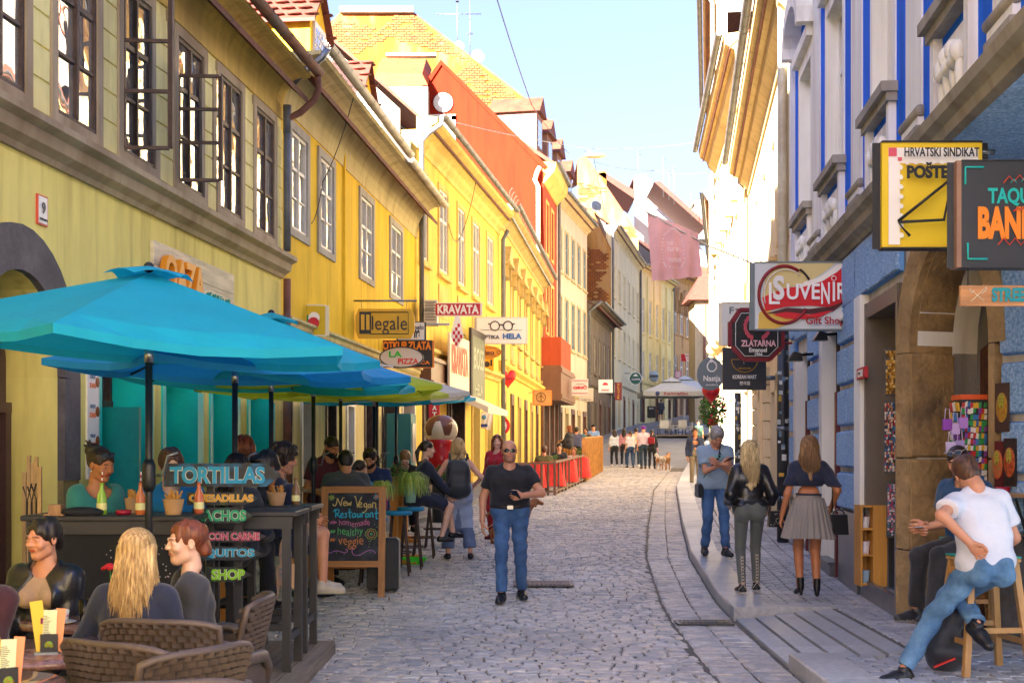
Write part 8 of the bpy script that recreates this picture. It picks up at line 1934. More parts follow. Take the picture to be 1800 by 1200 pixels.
VIZ=mat('russet_fur',(.32,.12,.04),.7,var=.2,sc=5,bump=.3,bs=120);WF=mat('white_fur',(.6,.55,.48),.8,var=.1,bump=.3,bs=80);TF=mat('tan_fur',(.42,.22,.10),.8,var=.15,bump=.3,bs=80)
p=g3(900,975,116);dg=dog('russet smooth coated dog standing behind the bald man',p.x,p.y,-70,.98,VIZ)
m=MB();a,b_=Vector((p.x-.25,p.y-.0,p.z+.40)),Vector((W(805,960,120).x+.2,F/128,.42));m.tube([a+Vector((.3,.0,.1)),a.lerp(b_,.5)-Vector((0,0,.05)),b_],.006,5);solo('dog_lead',m,IK('8a8048'),'thin green dog lead stretched behind the bald man to the left','dog lead')
# --- mascot
s_=96;p=W(775,755,s_);z0=gz(p.y)
t=thing('mascot_statue','large round headed shop mascot with dripping chocolate icing and red body','statue',(p.x,p.y,z0));hd=Vector((p.x,p.y,p.z));r=.31
f=Field((-.4,-.4,-.4),(.4,.4,.4),.012);f.ell((0,0,0),(r,r*.95,r*.9),k=0);V,Q=f.mesh();C=V[Q].mean(1);a=np.arctan2(C[:,1],C[:,0]);mi=(C[:,2]>.02-.13*np.clip(np.sin(a*5+.8)*1.6,-1,1)).astype(int)
npmesh('head',V+np.array([0,0,hd.z-z0]),Q,[plain('icing_cream',(.80,.64,.40),.25),plain('chocolate_glaze',(.20,.07,.03),.12)],t,mi)
f=Field((-.4,-.4,-.9),(.4,.4,.1),.014);f.cap((0,0,-.3),(0,0,-.55),.26,.30,k=.05);f.cap((0,0,-.55),(0,0,-.8),.30,.2,k=.05);V,Q=f.mesh();npmesh('body',V+np.array([0,0,hd.z-z0]),Q,[plain('mascot_red',(.55,.01,.01),.25)],t)
m=MB();m.cyl((p.x,p.y,z0),(p.x,p.y,hd.z-.75),.16,16);m.build('base',IK('dgrey'),t)
# --- group walking away in the distance
def walker(label,px,py,s_,rz,H,sex,tc,bc,hair,hl=.2,tt=.5,**k):
	p=g3(px,py,s_);ph=(hash(label)%7)/7;st=.12
	return person(label,(p.x,p.y,p.z),rz,H,sex,feet=[(-.09,st*(1 if ph>.5 else-1),-.855),(.10,-st*(1 if ph>.5 else-1),-.855)],hair=hair,hairL=hl,top=('shirt',clothmat(tc,tc),tt,.018,-.06),bottom=('trousers',clothmat(bc,bc)),s_px=s_,face=False,group='group of people strolling up the street',**k)
walker('woman in white top with navy backpack, leftmost of the strolling group',1080,810,41,12,1.66,'f','c4ccd8','1a1c24',('long','dark'),.12,1.6,shoes=('sneaker','d8d8d8','d8d8d8'))
walker('woman in dusty pink with long black hair in the strolling group',1097,811,41,-8,1.72,'f','b88088','14141a',('long','black'),.3,1.9,shoes=('sneaker','d8d8d8','d8d8d8'))
walker('slim woman in white partly hidden in the middle of the strolling group',1108,806,42,20,1.62,'f','d0ccd0','2c4870',('pony','dark'),.2,1.0)
walker('young man in cream T-shirt with a cross body strap in the strolling group',1118,812,41,-10,1.74,'m','c8c0a4','34485c',('short','dark'),.2,.6,shoes=('sneaker','d8d8d8','d8d8d8'))
i=walker('man in a pale pink T-shirt with a purple knitted cap',1131,818,43,4,1.82,'m','d0bcc8','263c4c',('buzz','dark'),.2,.7,bulk=1.12,shoes=('plain','5a4436','3a2c24'))
m=MB();m.ball(i['hx']((0,-.02,.05)),.108,14,8,(1,1.05,.85));m.build('cap',clothmat('purple','6a1890'),i['T'],world=False)
i=walker('person in black carrying a dark red backpack, rightmost of the strolling group',1146,806,43,-14,1.68,'f','1c1c24','16161c',('pony','black'),.2,1.6)
m=MB();m.box(i['sp'](.1,-.14,-.26),i['sp'](.42,.14,-.10),.05);m.build('backpack',clothmat('dkred','8a1424'),i['T'],world=False)
p=g3(1163,817,44);dog('white and tan dog on a lead beside the strolling group',p.x-.05,p.y,20,.95,WF,TF);p2=g3(1172,812,44);dog('golden brown dog walking next to the white and tan dog',p2.x,p2.y+.1,-20,1.0,TF)
m=MB();m.tube([W(1148,782,43),W(1158,797,44)],.008,5);solo('dog_lead',m,IK('black'),'black dog lead running from the rightmost stroller to the dogs','dog lead')
p=W(1162,741,23.5)
i=person('person in dark jacket and bare legs standing by the cream yellow wall',(p.x,p.y,p.z),20,1.75,'m',hair=('short','dark'),skin='tan',top=('jacket',clothmat('dkgrey','2c2e34'),1.9,.03,-.1),bottom=('shorts',clothmat('dkgrey','2c2e34')),s_px=30,face=False)
p=W(1226,770,58)
i=person('man in a navy jacket with a shoulder strap walking behind the grey haired man',g3(1222,842,62,CURBH*0),175,1.72,'m',hair=('short','dark'),skin='tan',top=('open',clothmat('navyj','1c2840'),1.9,.025,-.1),bottom=('trousers',clothmat('khaki','7a6a50')),s_px=62)
i=person('man in a dark green shirt standing by the far cafe terrace',(W(1228,757,33).x,F/33,1.6+(795-785)/33-.3),180,1.74,'m',hair=('short','black'),skin='tan',top=('shirt',clothmat('dkgreen','24443a'),.7,.02,-.1),bottom=('trousers',BLACK),s_px=33,face=False)
# ======================== right hand shop: racks, shelf, posters
def magnets(mb,P,cols,rows,u0,u1,z0,z1,seed,d=.02,nm=6):
	rr=random.Random(seed)
	for j in range(rows):
		for i in range(cols):
			if rr.random()<.06:continue
			mb.cur=rr.randrange(nm);u=u0+(u1-u0)*(i+.5)/cols;z=z0+(z1-z0)*(j+.5)/rows;w_=(u1-u0)/cols*.47;h_=(z1-z0)/rows*rr.uniform(.36,.48);tl=rr.uniform(-.01,.01)
			mb.add([P(u-w_,d,z-h_),P(u+w_,d,z-h_+tl),P(u+w_,d+.012,z+h_+tl),P(u-w_,d+.012,z+h_),P(u-w_,d-.015,z-h_),P(u+w_,d-.015,z-h_+tl),P(u+w_,d-.003,z+h_+tl),P(u-w_,d-.003,z+h_)],[(0,1,2,3),(0,1,5,4),(2,3,7,6),(1,2,6,5),(3,0,4,7)])
MAGC=[ink(c) for c in('d8ccc0','b83038','4878b0','d09a78','e8e4e0','3a4a60')]
GOLD=[ink(c) for c in('c89838','e0b860','a87820','d8a848','f0d890','80581c')]
PINKC=[ink(c) for c in('c87890','6a9ac8','e0d8e0','b04870','48688a','e8e0e8')]
def rack(label,px0,px1,y0,y1,s0,cols,rows,mats,seed):
	p=W(px1,y1,s0);q=W(px0,y1,s0);u=Vector((1,-.25,0)).normalized();wd=(p-q).length;n=Vector((-u.y*-1,-1,0)).normalized();n=Vector((u.y,-u.x,0)).normalized();zb,zt=q.z,W(px0,y0,s0).z
	t=thing('souvenir_rack',label,'souvenir rack',q);P=lambda a,d,z:q+u*a+n*d+Vector((0,0,z-zb))
	m=MB();m.prism([P(0,0,zb),P(wd,0,zb),P(wd,0,zt),P(0,0,zt)],n*-.03);m.build('backboard',mat('rack_black',(.03,.03,.035),.5),t)
	m=MB();magnets(m,P,cols,rows,.01,wd-.01,zb+.02,zt-.02,seed);m.build('magnets',mats,t,recalc=False)['kind']='stuff'
	return t
rack('narrow rack of golden souvenir keyrings high beside the shop door',1555,1584,612,697,190,8,14,GOLD,1)
rack('rack of densely packed colourful fridge magnets in the middle of the shop door',1553,1586,704,832,189,11,24,MAGC,2)
rack('lowest souvenir rack with pink and blue magnet rows by the shop door',1558,1590,846,944,188,9,20,PINKC,3)
s_=176;c=W(1534,1030,s_);t=thing('shelf_unit','small open shelf unit of orange wood on the pavement by the shop door','shelf',c);WS=woodm('orange_wood',(.55,.27,.05),.5,axis=2,var=.15)
x0,x1,zb,zt=c.x-.12,c.x+.0,c.z,W(0,888,s_).z
m=MB();m.box((c.x+.0,c.y-.02,zb),(c.x+.14,c.y+.25,zt));m.build('side_panel',WS,t);m=MB();m.box((x0,c.y,zb),(x0+.02,c.y+.25,zt));m.build('side_panel',WS,t)
for z in(zb+.01,zb+.30,zb+.56,zt-.02):m=MB();m.box((x0+.02,c.y,z),(x1,c.y+.25,z+.02));m.build('shelf',WS,t)
m=MB();m.box((x0+.02,c.y+.23,zb),(x1,c.y+.25,zt));m.build('back_panel',WS,t)
for z,cc,lb,k in((zb+.03,'8fb4cc','blue plastic tub on the bottom shelf of the orange shelf unit',.09),(zb+.32,'d8d4d8','pale plastic tub on the middle shelf of the orange shelf unit',.09),(zb+.58,'cfd4d8','clear bag of souvenirs on the top shelf of the orange unit',.08)):
	q=thing('plastic_tub',lb,'tub',(x0+.07,c.y+.09,z));m=MB();m.lathe((x0+.07,c.y+.09,z),[(.036,0),(.046,k*1.4),(.043,k*1.4),(.034,.01)],14,cap=False);m.build('tub',IK(cc),q);m=MB();m.ball((x0+.07,c.y+.09,z+k*1.25),.038,8,5,(1,1,.5));m.build('contents',IK('b04858'),q)
def wallbox(name,label,cat,px,py,wpx,hpx,dp,m_,extra=None,fwB=fwB):
	u=fwB.u_at(px);s_=F/(fwB.p(u,0,0).y);z=EYE-(py-HOR)/s_;du=abs(fwB.u_at(px-wpx/2)-fwB.u_at(px+wpx/2))/2;dz=hpx/s_/2
	t=thing(name,label,cat,fwB.p(u,dp,z-dz));m=fwB.mb();m.box((u-du,.065,z-dz),(u+du,.065+dp,z+dz),.004);m.build('panel',m_,t)
	if extra:extra(t,u,z,du,dz,dp+.065,fwB)
	return t
def fa(t,u,z,du,dz,d,fwB):m=fwB.mb();m.box((u-du*.6,d,z-dz*.6),(u+du*.6,d+.006,z+dz*.6));m.build('face',IK('e8e0e0'),t);m=fwB.mb();m.cyl((u,d+.006,z),(u,d+.02,z),.012,12);m.build('button',IK('dgrey'),t)
wallbox('fire_alarm','small red fire alarm box on the white door jamb','fire alarm',1531,656,14,20,.04,IK('b01828'),fa)
def food(c1,c2):
	def f_(t,u,z,du,dz,d,fwB):
		m=fwB.mb();m.ball((u,d,z-.0),.09,14,8,(.75,.06,1.3));m.build('food_print',mat('food_'+c1,lin(c1),.5,var=.5,sc=30,c2=lin(c2)),t);m=fwB.mb();m.ball((u,d+.005,z+.05),.05,12,6,(.7,.06,1.2));m.build('filling_print',mat('food2_'+c2,lin(c2),.5,var=.6,sc=50,c2=lin('b8c040')),t)
	return f_
wallbox('poster','brown food poster showing a taco on the blue blocks','poster',1775,716,24,86,.012,IK('4a3226'),food('d88a28','b8902c'),fwN)
wallbox('poster','dark red food poster showing a wrapped snack under the taco poster','poster',1767,816,20,82,.012,IK('5a1418'),food('d8a860','c8542c'),fwN)
wallbox('poster','framed food poster of a red dish at the right edge','poster',1790,812,20,84,.02,IK('2c1c18'),food('a8381c','c86030'),fwN)
def camera(label,px,py,s_):
	p=W(px,py,s_);t=thing('security_camera',label,'security camera',p);m=MB();m.smooth=True;m.tube([p+Vector((-.10,0,0)),p+Vector((-.07,0,.045)),p+Vector((.06,.02,.04)),p+Vector((.12,.05,.03))],[.03,.05,.05,.03],12);m.build('housing',mat('camera_white',(.62,.64,.66),.4,var=.05),t);m=MB();m.ball(p+Vector((-.05,0,-.012)),.034,12,8);m.build('dome',plain('dome_black',(.03,.03,.035),.1),t);m=MB();m.tube([p+Vector((.1,.04,.03)),p+Vector((.22,.1,.05))],.016,8);m.build('arm',mat('camera_white'),t)
camera('white dome security camera above the shop door',1538,520,172);camera('white dome security camera right of the souvenir sign',1490,563,158)
for px,py,lb in((1444,592,'black floodlight under the souvenir sign'),(1400,628,'black floodlight beside the octagonal sign'),(1790,130,'dark street lamp hood at the upper right edge')):
	s_=150 if px<1500 else 268;p=W(px,py,s_);k=1 if px<1500 else 1.4;t=thing('floodlight',lb,'lamp',p);m=MB();m.prism([p+Vector(v)*k for v in((-.09,0,-.04),(.08,0,-.04),(.06,0,.05),(-.02,0,.07))],(0,.14,0));m.build('housing',M_IRONB,t);m=MB();m.bar(p+Vector((.05,.07,.03)),p+Vector((.22,.12,.05)),.03);m.build('arm',M_IRONB,t);m=MB();m.box(p+Vector((-.085*k,.005,-.044*k)),p+Vector((.075*k,.13,-.041*k)));m.build('lens',plain('lamp_lens',(.3,.3,.28),.2),t)
s_=222;c=W(1727,1010,s_);t=thing('card_rack','tall revolving rack of colourful souvenir cards with an orange top','card rack',(c.x,c.y+.3,c.z));zt=W(0,700,s_).z;cx,cy=c.x,c.y+.3
m=MB();m.box((cx-.10,cy-.10,.9),(cx+.10,cy+.10,zt));m.build('column',mat('rack_black'),t);m=MB();m.box((cx-.11,cy-.11,zt),(cx+.11,cy+.11,zt+.04));m.build('top',IK('e05a1c'),t);m=MB();m.cyl((cx,cy,.1),(cx,cy,.9),.02,8);m.cyl((cx,cy,.1),(cx,cy,.13),.2,16);m.build('stand',M_IRONB,t)
m=MB();magnets(m,lambda a,d,z:Vector((cx-.10+a,cy-.10-d,z)),9,22,0,.2,.92,zt-.02,7);magnets(m,lambda a,d,z:Vector((cx-.10-d,cy+.10-a,z)),3,14,0,.2,.92,zt-.02,8);m.build('cards',[ink(c_) for c_ in('e8e0d8','c83838','3878b8','38a058','8a48a0','e0b030')],t,recalc=False)['kind']='stuff'
for k,(px,py,cc) in enumerate(((1666,745,'8a3aa8'),(1680,752,'b89ad0'),(1694,742,'a878c8'),(1672,785,'c8b8dc'),(1688,782,'9a88c0'))):
	q=W(px,py,222);t=thing('paper_bag',('bright purple','lilac striped','purple','pale lilac','violet grey')[k]+' gift bag hanging in the stone portal','gift bag',q);m=MB();m.box(q+Vector((-.035,0,-.05)),q+Vector((.035,.03,.04)),.004);m.build('bag',IK(cc),t);m=MB();m.tube([q+Vector((-.02,.01,.04)),q+Vector((-.015,.01,.12)),q+Vector((.015,.01,.12)),q+Vector((.02,.01,.04))],.003,5);m.build('handle',IK('d8c8e8'),t)
fB_=fwB;fwB=fwN;u0,u1=fwB.u_at(1800)-.6,fwB.u_at(1772);t=thing('wall_shelf','narrow wooden counter shelf on the blue blocks with black brackets','shelf',fwB.p(u1,.1,1.25));m=fwB.mb();m.box((u0,.06,1.26),(u1,.20,1.29));m.build('board',woodm('counter_wood',(.34,.22,.12),axis=0),t)
for uu in(u1-.08,u1-.3):m=fwB.mb();m.bar((uu,.08,1.26),(uu,.08,.86),.02);m.bar((uu,.17,1.25),(uu,.08,1.0),.015);m.build('bracket',M_IRONB,t)
q=fwB.p(u1-.1,.13,1.29);t=thing('ashtray','red plastic ashtray on the wooden counter shelf','ashtray',q);m=MB();m.lathe(q,[(.05,0),(.06,.045),(.05,.045),(.045,.01),(.001,.008)],16,cap=False);m.build('bowl',plain('red_glass',(.35,.01,.03)),t)
q=g3(1662,1165,258,CURBH);t=thing('backpack','black backpack with red trim on the ground beside the leaning man','backpack',q);f=Field((-.2,-.16,-.02),(.2,.18,.5),.01);f.ell((0,0,.12),(.14,.11,.14),k=0);f.cap((-.05,0,.2),(.05,0,.34),.09,k=.06);f.cap((-.06,-.04,.12),(.06,-.04,.12),.08,k=.03);f.noise(.005);f.plane((0,0,0),(0,0,-1));V,Q=f.mesh();npmesh('pack',V,Q,[clothmat('pack_black',(.018,.02,.026))],t)
m=MB();m.tube([q+Vector((.0,0,.40)),q+Vector((.05,0,.47)),q+Vector((.1,0,.42))],.012,6);m.bar(q+Vector((-.12,-.12,.04)),q+Vector((.02,-.13,.10)),.03,.01);m.build('red_trim',IK('d02c20'),t)
t=thing('suitcase','black suitcase standing behind the chalkboard','suitcase',g3(668,1036,158));q=t.location;m=MB();m.box(q+Vector((-.16,.1,.03)),q+Vector((.20,.32,.62)),.03);m.build('case',clothmat('pack_black',(.018,.02,.026)),t)
rr=random.Random(4)
for px,s_,r,lb,y1_ in((1376,122,.085,'thick dark downpipe covered in stickers on the pavement edge of the blue house',560),(1297,84,.07,'thinner dark downpipe covered in white stickers farther along',690)):
	p=W(px,0,s_);zb=gz(p.y)+CURBH;zt=EYE-(y1_-HOR)/s_;t=thing('downpipe',lb,'drainpipe',(p.x,p.y,zb));m=MB();m.tube([(p.x,p.y,zb),(p.x,p.y,zt)],r,16);m.build('pipe',mat('black_pipe',(.028,.03,.034),.4,var=.2),t)
	for z in(zb+.6,zb+1.6,zt-.3):m=MB();m.tube([(p.x,p.y,z),(p.x,p.y,z+.06)],r+.008,16);m.build('clamp',M_LEAD,t)
	for k in range(22):
		z=rr.uniform(zb+.9,zt-.1);a=rr.uniform(-2.6,-.5);a0,a1=a-rr.uniform(.2,.5),a+rr.uniform(.2,.5);h_=rr.uniform(.03,.09);g=[[(p.x+(r+.002)*math.cos(a0+(a1-a0)*i/4),p.y+(r+.002)*math.sin(a0+(a1-a0)*i/4),zz) for i in range(5)] for zz in(z,z+h_)]
		m=MB();m.sheet(g);m.build('sticker',IK(rr.choice(('e8e8e4','d8d8d0','b8c0c0','e8e8e4','c8a040','6888a0'))),t,recalc=False)
def leafball(label,c,r,n,lm,flowers=None,name='flower_basket',cat='flower basket',pot=True,sc=(1,1,1),group=None):
	t=thing(name,label,cat,(c[0],c[1],c[2]-r),group=group);m=MB();rr=random.Random(int(c[0]*100));c=Vector(c)
	for i in range(n):
		d=Vector((rr.gauss(0,1)*sc[0],rr.gauss(0,1)*sc[1],rr.gauss(0,1)*sc[2])).normalized()*r*rr.random()**.4;d=Vector((d.x*sc[0],d.y*sc[1],d.z*sc[2]));p=c+d;s_=r*rr.uniform(.10,.18);a=Vector((rr.uniform(-1,1),rr.uniform(-1,1),rr.uniform(-.6,1))).normalized();b_=a.cross(Vector((rr.uniform(-1,1),rr.uniform(-1,1),rr.uniform(-1,1)))).normalized()
		m.cur=rr.randrange(2);m.add([p-a*s_,p+b_*s_*.45,p+a*s_,p-b_*s_*.45],[(0,1,2,3)])
	m.build('foliage',[mat('leaf_a',(.05,.14,.02),.6,var=.3,sc=8),mat('leaf_b',(.13,.26,.04),.6,var=.3,sc=8)],t,recalc=False)['kind']='stuff'
	if flowers:
		m=MB()
		for i in range(flowers[1]):d=Vector((rr.gauss(0,1),rr.gauss(0,1)-.5,rr.gauss(0,1))).normalized()*r*rr.uniform(.7,1);m.ball(c+Vector((d.x*sc[0],d.y*sc[1],d.z*sc[2])),r*.09,6,4)
		m.build('flowers',IK(flowers[0]),t)
	if pot:m=MB();m.lathe(c-Vector((0,0,r*1.0)),[(r*.3,0),(r*.45,r*.5),(r*.4,r*.5)],12);m.build('pot',IK('a85a30'),t)
	return t
leafball('hanging basket of leaves and red flowers below the red heart on the right',W(1253,722,86),.30,900,None,('c81838',16),sc=(1,1,1.2))
def tuft(label,c,r,n,pot,group='planters between the restaurant tables'):
	t=thing('planter',label,'planter',c,group=group);m=MB();rr=random.Random(int(c[0]*977));c=Vector(c)
	for i in range(n):
		a=rr.uniform(0,2*PI);q=rr.uniform(.4,1)*r;h_=rr.uniform(.5,1)*r*.8;m.cur=rr.randrange(2);P=[c+Vector((.05*math.cos(a),.05*math.sin(a),0)),c+Vector((q*.5*math.cos(a),q*.5*math.sin(a),h_*.8)),c+Vector((q*.9*math.cos(a+.1),q*.9*math.sin(a+.1),h_*.5)),c+Vector((q*math.cos(a+.15),q*math.sin(a+.15),-rr.uniform(0,.6)*r))]
		for j,(x_,y_) in enumerate(zip(P,P[1:])):w_=Vector((math.sin(a),-math.cos(a),0))*(.006 if j<2 else .004);m.add([x_-w_,x_+w_,y_+w_*.7,y_-w_*.7],[(0,1,2,3)])
	m.build('leaves',[mat('grass_a',(.20,.34,.04),.6,var=.3),mat('grass_b',(.42,.50,.12),.6,var=.3)],t,recalc=False)['kind']='stuff'
	m=MB();m.lathe(c-Vector((0,0,.22)),[(.06,0),(.085,.24),(.08,.24)],12);m.build('pot',IK(pot),t)
p=W(672,862,150);tuft('spidery green plant in a magenta pot right of the chalkboard',(p.x,p.y,p.z),.20,170,'8a1a6a');p=W(722,852,140);tuft('big drooping green grass plant in a mint pot behind the brunette',(p.x,p.y,p.z),.27,260,'8fc0b0');p=W(775,835,118)
leafball('leafy pot plant between the brunette and the backpack woman',(p.x,p.y,p.z),.16,420,None,name='pot_plant',cat='plant');p=W(700,828,135);leafball('small reddish green plant on the restaurant stand',(p.x,p.y,p.z),.13,300,None,('a04050',8),name='pot_plant',cat='plant')
ORW=woodm('orange_painted_wood',(.62,.24,.03),.5,axis=2,var=.15)
def rtable(label,x,y,z,h=1.12):
	t=thing('high_table',label,'table',(x,y,z),group='orange wooden high tables of the vegan restaurant');m=MB();m.box((x-.35,y-.55,z+h-.04),(x+.35,y+.55,z+h));m.build('table_top',woodm('table_wood',(.36,.22,.12),axis=1),t)
	for sy in(-.4,.4):m=MB();m.box((x-.05,y+sy-.05,z+.05),(x+.05,y+sy+.05,z+h-.04));m.build('leg',ORW,t);m=MB();m.box((x-.3,y+sy-.06,z),(x+.3,y+sy+.06,z+.05));m.build('foot',ORW,t)
for(x,y,lb) in((-2.75,12.9,'orange legged high table nearest the arrow boards'),(-2.5,15.6,'orange legged high table behind the chalkboard'),(-1.55,17.6,'orange legged high table carrying the planters'),(-1.7,20.3,'orange legged high table farthest up the street')):rtable(lb,x,y,gz(y))
def bstool(label,x,y):
	z=gz(y);t=thing('round_stool',label,'stool',(x,y,z),group='round blue topped bar stools');m=MB();m.lathe((x,y,z+.74),[(.16,0),(.175,.01),(.175,.04),(.16,.05)],18);m.build('seat',IK('1a8ab8'),t)
	for k in range(4):a=PI/4+k*PI/2;m=MB();m.tube([(x+.10*math.cos(a),y+.10*math.sin(a),z+.74),(x+.2*math.cos(a),y+.2*math.sin(a),z)],.014,6);m.build('leg',M_BROWNW,t)
	m=MB();m.tube([(x+.17*math.cos(a),y+.17*math.sin(a),z+.28) for a in[2*PI*i/16 for i in range(17)]],.010,5);m.build('foot_ring',M_BROWNW,t)
for k,(px,py,s_) in enumerate(((700,995,142),(722,990,137),(745,975,128),(455,1040,190),(655,1010,150),(765,965,120))):p=g3(px,py,s_);bstool(('blue topped stool under the magenta pot','blue topped stool in front of the grass planter','blue topped stool under the brunette in navy','blue topped stool under the curly haired man','blue topped stool hidden by the chalkboard','blue topped stool nearest the backpack woman')[k],p.x,p.y)
p=g3(725,985,133);t=thing('plastic_basin','bright green plastic basin on the cobbles under the stools','basin',(p.x,p.y,p.z));m=MB();m.lathe(p,[(.13,0),(.2,.08),(.19,.08),(.12,.01)],20,cap=False);m.build('basin',IK('3ae020'),t)
# ======================== cafe terrace farther up
M_TER=mat('terrace_wood',(.16,.09,.055),.6,var=.25,world=True);M_TERO=mat('terrace_orange',(.50,.24,.06),.6,var=.3,world=True,sc=6)
def fence(label,a,b_,h,n,orange):
	a,b_=Vector(a),Vector(b_);t=thing('terrace_fence',label,'fence',a.lerp(b_,.5));mm=M_TERO if orange else M_TER
	for z in(.1,h):m=MB();m.bar(a+Vector((0,0,z)),b_+Vector((0,0,z)),.06,.05);m.build('rail',mm,t)
	for i in range(n+1):q=a.lerp(b_,i/n);m=MB();m.bar(q,q+Vector((0,0,h)),.14 if orange else .045,.04 if orange else .045,up=(b_-a));m.build('slat',mm,t,recalc=False)
def G(px,s_):return Vector(((px-900)/s_,F/s_,gz(F/s_)))
fence('dark wooden terrace fence in front of the red tablecloths',G(905,72),G(975,71),.80,6,False);fence('dark wooden terrace fence along the street',G(975,71),G(1026,57),.82,9,False);fence('orange board terrace fence farther up the street',G(1027,56.5),G(1057,45),1.35,26,True);fence('orange board fence across the back of the terrace',G(985,46.5),G(1057,45),1.2,14,True)
CL=mat('red_cloth',(.58,.01,.015),.8,var=.15,sc=5,c2=(.75,.04,.03))
for k,(px,s_,lb) in enumerate(((925,69,'nearest red clothed cafe table by the terrace corner'),(960,67,'red clothed cafe table behind the dark fence post'),(985,62,'red clothed cafe table in front of the man in black'),(1010,57,'red clothed cafe table beside the blonde guest'))):
	q=G(px,s_);t=thing('clothed_table',lb,'table',q);m=MB();n=28;rows=[]
	for(r,z) in((0,.77),(.40,.77),(.44,.72),(.47,.45),(.52,.14)):rows.append([(q.x+(r+.03*math.sin(i*PI*2/n*7)*(r>.42))*math.cos(2*PI*i/n),q.y+(r+.03*math.sin(i*PI*2/n*7)*(r>.42))*math.sin(2*PI*i/n),q.z+z) for i in range(n+1)])
	m.smooth=True;m.sheet(rows);m.build('tablecloth',CL,t,recalc=False);m=MB();m.cyl(q,q+Vector((0,0,.75)),.04,8);m.build('leg',M_TER,t)
def sit(label,px,py,s_,rz,sex,tc,hair,**k):
	p=W(px,py,s_);return person(label,(p.x,p.y,p.z),rz,1.72,sex,mode='head',hair=hair,top=('shirt',clothmat(tc,tc),k.pop('sl',.7),.018,-.06),bottom=('trousers',BLACK),s_px=s_,face=False,group='guests on the cafe terrace',**k)
sit('guest in an olive shirt with his back to us on the terrace',956,791,66,5,'m','5a5a2c',('short','brown'));sit('guest with dark hair in a black T-shirt facing us on the terrace',983,786,60,185,'m','18181c',('short','dark'));sit('blonde guest in white on the terrace',1009,792,56,170,'f','d0ccc8',('long','lightbrown'),hairL=.15,sl=1.6)
sit('guest in dark jacket with ginger hair at the back of the terrace',1000,753,48,60,'f','2c2a2e',('long','red'),hairL=.05,sl=1.9);sit('guest in a blue grey shirt at the back of the terrace',1014,756,47,-20,'m','5a6080',('short','black'));sit('guest in teal seen behind the orange fence',1030,756,44,150,'f','2a8088',('bob','dark'),hairL=.02);sit('guest in pale blue leaning over the orange fence table',1035,768,46,90,'f','9ab0b0',('bob','brown'),hairL=.02,sl=1.9)
p=g3(1043,798,44);i=person('cyclist in a blue striped shirt and dark cap beside the terrace',(p.x,p.y,p.z+.1),185,1.78,'m',hair=('short','black'),top=('shirt',clothmat('stripe_blue','7a9ac8'),.7,.018,-.06),bottom=('trousers',NAVY),s_px=44,face=False)
m=MB();m.ball(i['hx']((0,-.01,.06)),.10,12,6,(1,1.1,.6));m.build('cap',NAVY,i['T'],world=False)
leafball('green plant on the red clothed tables of the terrace',W(975,808,64),.16,240,None,name='pot_plant',cat='plant');leafball('yellow green plant beside the blonde terrace guest',W(1022,797,56),.2,240,None,name='pot_plant',cat='plant')
# ======================== big cream parasols, chairs and platform at the far cafe
def bigsol(label,px,py,s_,hw,txt=None):
	c=W(px,py,s_);x,y=c.x,c.y;zr=c.z;t=thing('market_parasol',label,'parasol',(x,y,gz(y)),group='big cream market parasols of the far cafe');m=MB();CR=mat('cream_canvas',(.50,.50,.45),.8,var=.05)
	for i in range(4):
		a0,a1=PI/4+i*PI/2,PI/4+(i+1)*PI/2;r=hw*1.414;A=Vector((x+r*math.cos(a0),y+r*math.sin(a0),zr));B=Vector((x+r*math.cos(a1),y+r*math.sin(a1),zr));ap=Vector((x,y,zr+hw*.42));m.add([A,B,ap.lerp(B,.25),ap.lerp(A,.25)],[(0,1,2,3)]);m.add([A,B,B-Vector((0,0,.32)),A-Vector((0,0,.32))],[(0,1,2,3)])
		u_=Vector((0,0,.12));m.add([ap.lerp(A,.32)+u_,ap.lerp(B,.32)+u_,ap+Vector((0,0,.18))],[(0,1,2)])
	m.build('canopy',CR,t,recalc=False);m=MB();m.cyl((x,y,gz(y)),(x,y,zr+hw*.5),.05,8);m.build('pole',M_WHITE,t)
	if txt:text(txt,(x-hw*.35,y-hw-.02,zr-.24),(1,0,0),(0,0,1),hw*.75,.2,IK('a02038'),t,bold=.03);m=MB();m.cyl((x-hw*.55,y-hw-.01,zr-.14),(x-hw*.55,y-hw-.03,zr-.14),.15,14);m.build('emblem',IK('3a4a7a'),t)
bigsol('nearest cream parasol with red beer lettering on its valance',1180,690,25,2.2,'Karlovačko');bigsol('second cream parasol just behind the lettered one',1203,684,22,2.2);bigsol('farthest cream parasol by the street bend',1222,678,19.5,2.2)
q=W(1192,770,27);board_deck('terrace_platform','dark platform under the cream parasols',q.x-1.6,q.x+2.2,q.y-1,q.y+9,2.75,.4)
def wchair(label,px,py,s_,rz):
	q=W(px,py,s_);t=thing('garden_chair',label,'chair',(q.x,q.y,2.75),R(rz),group='white chairs under the cream parasols');WH=mat('white_wicker',(.62,.62,.56),.6,var=.1);m=MB();m.box((-.3,-.28,.4),(.3,.28,.46));m.build('seat',WH,t,world=False);m=MB();m.box((-.3,-.32,.46),(.3,-.26,.95));m.build('backrest',WH,t,world=False)
	for sx in(-1,1):
		m=MB();m.box((sx*.32,-.28,.6),(sx*.27,.25,.66));m.build('arm',WH,t,world=False)
		for sy in(-1,1):m=MB();m.cyl((sx*.27,sy*.24,0),(sx*.27,sy*.24,.4),.02,6);m.build('leg',M_IRONB,t,world=False)
for k,(px,s_,rz) in enumerate(((1165,27,10),(1180,26.3,-60),(1196,27,20),(1208,25.5,100),(1200,24,190),(1176,24.4,160))):wchair(('first','second','third','fourth','fifth','sixth')[k]+' white garden chair under the cream parasols counted from the left front',px,760,s_,rz)
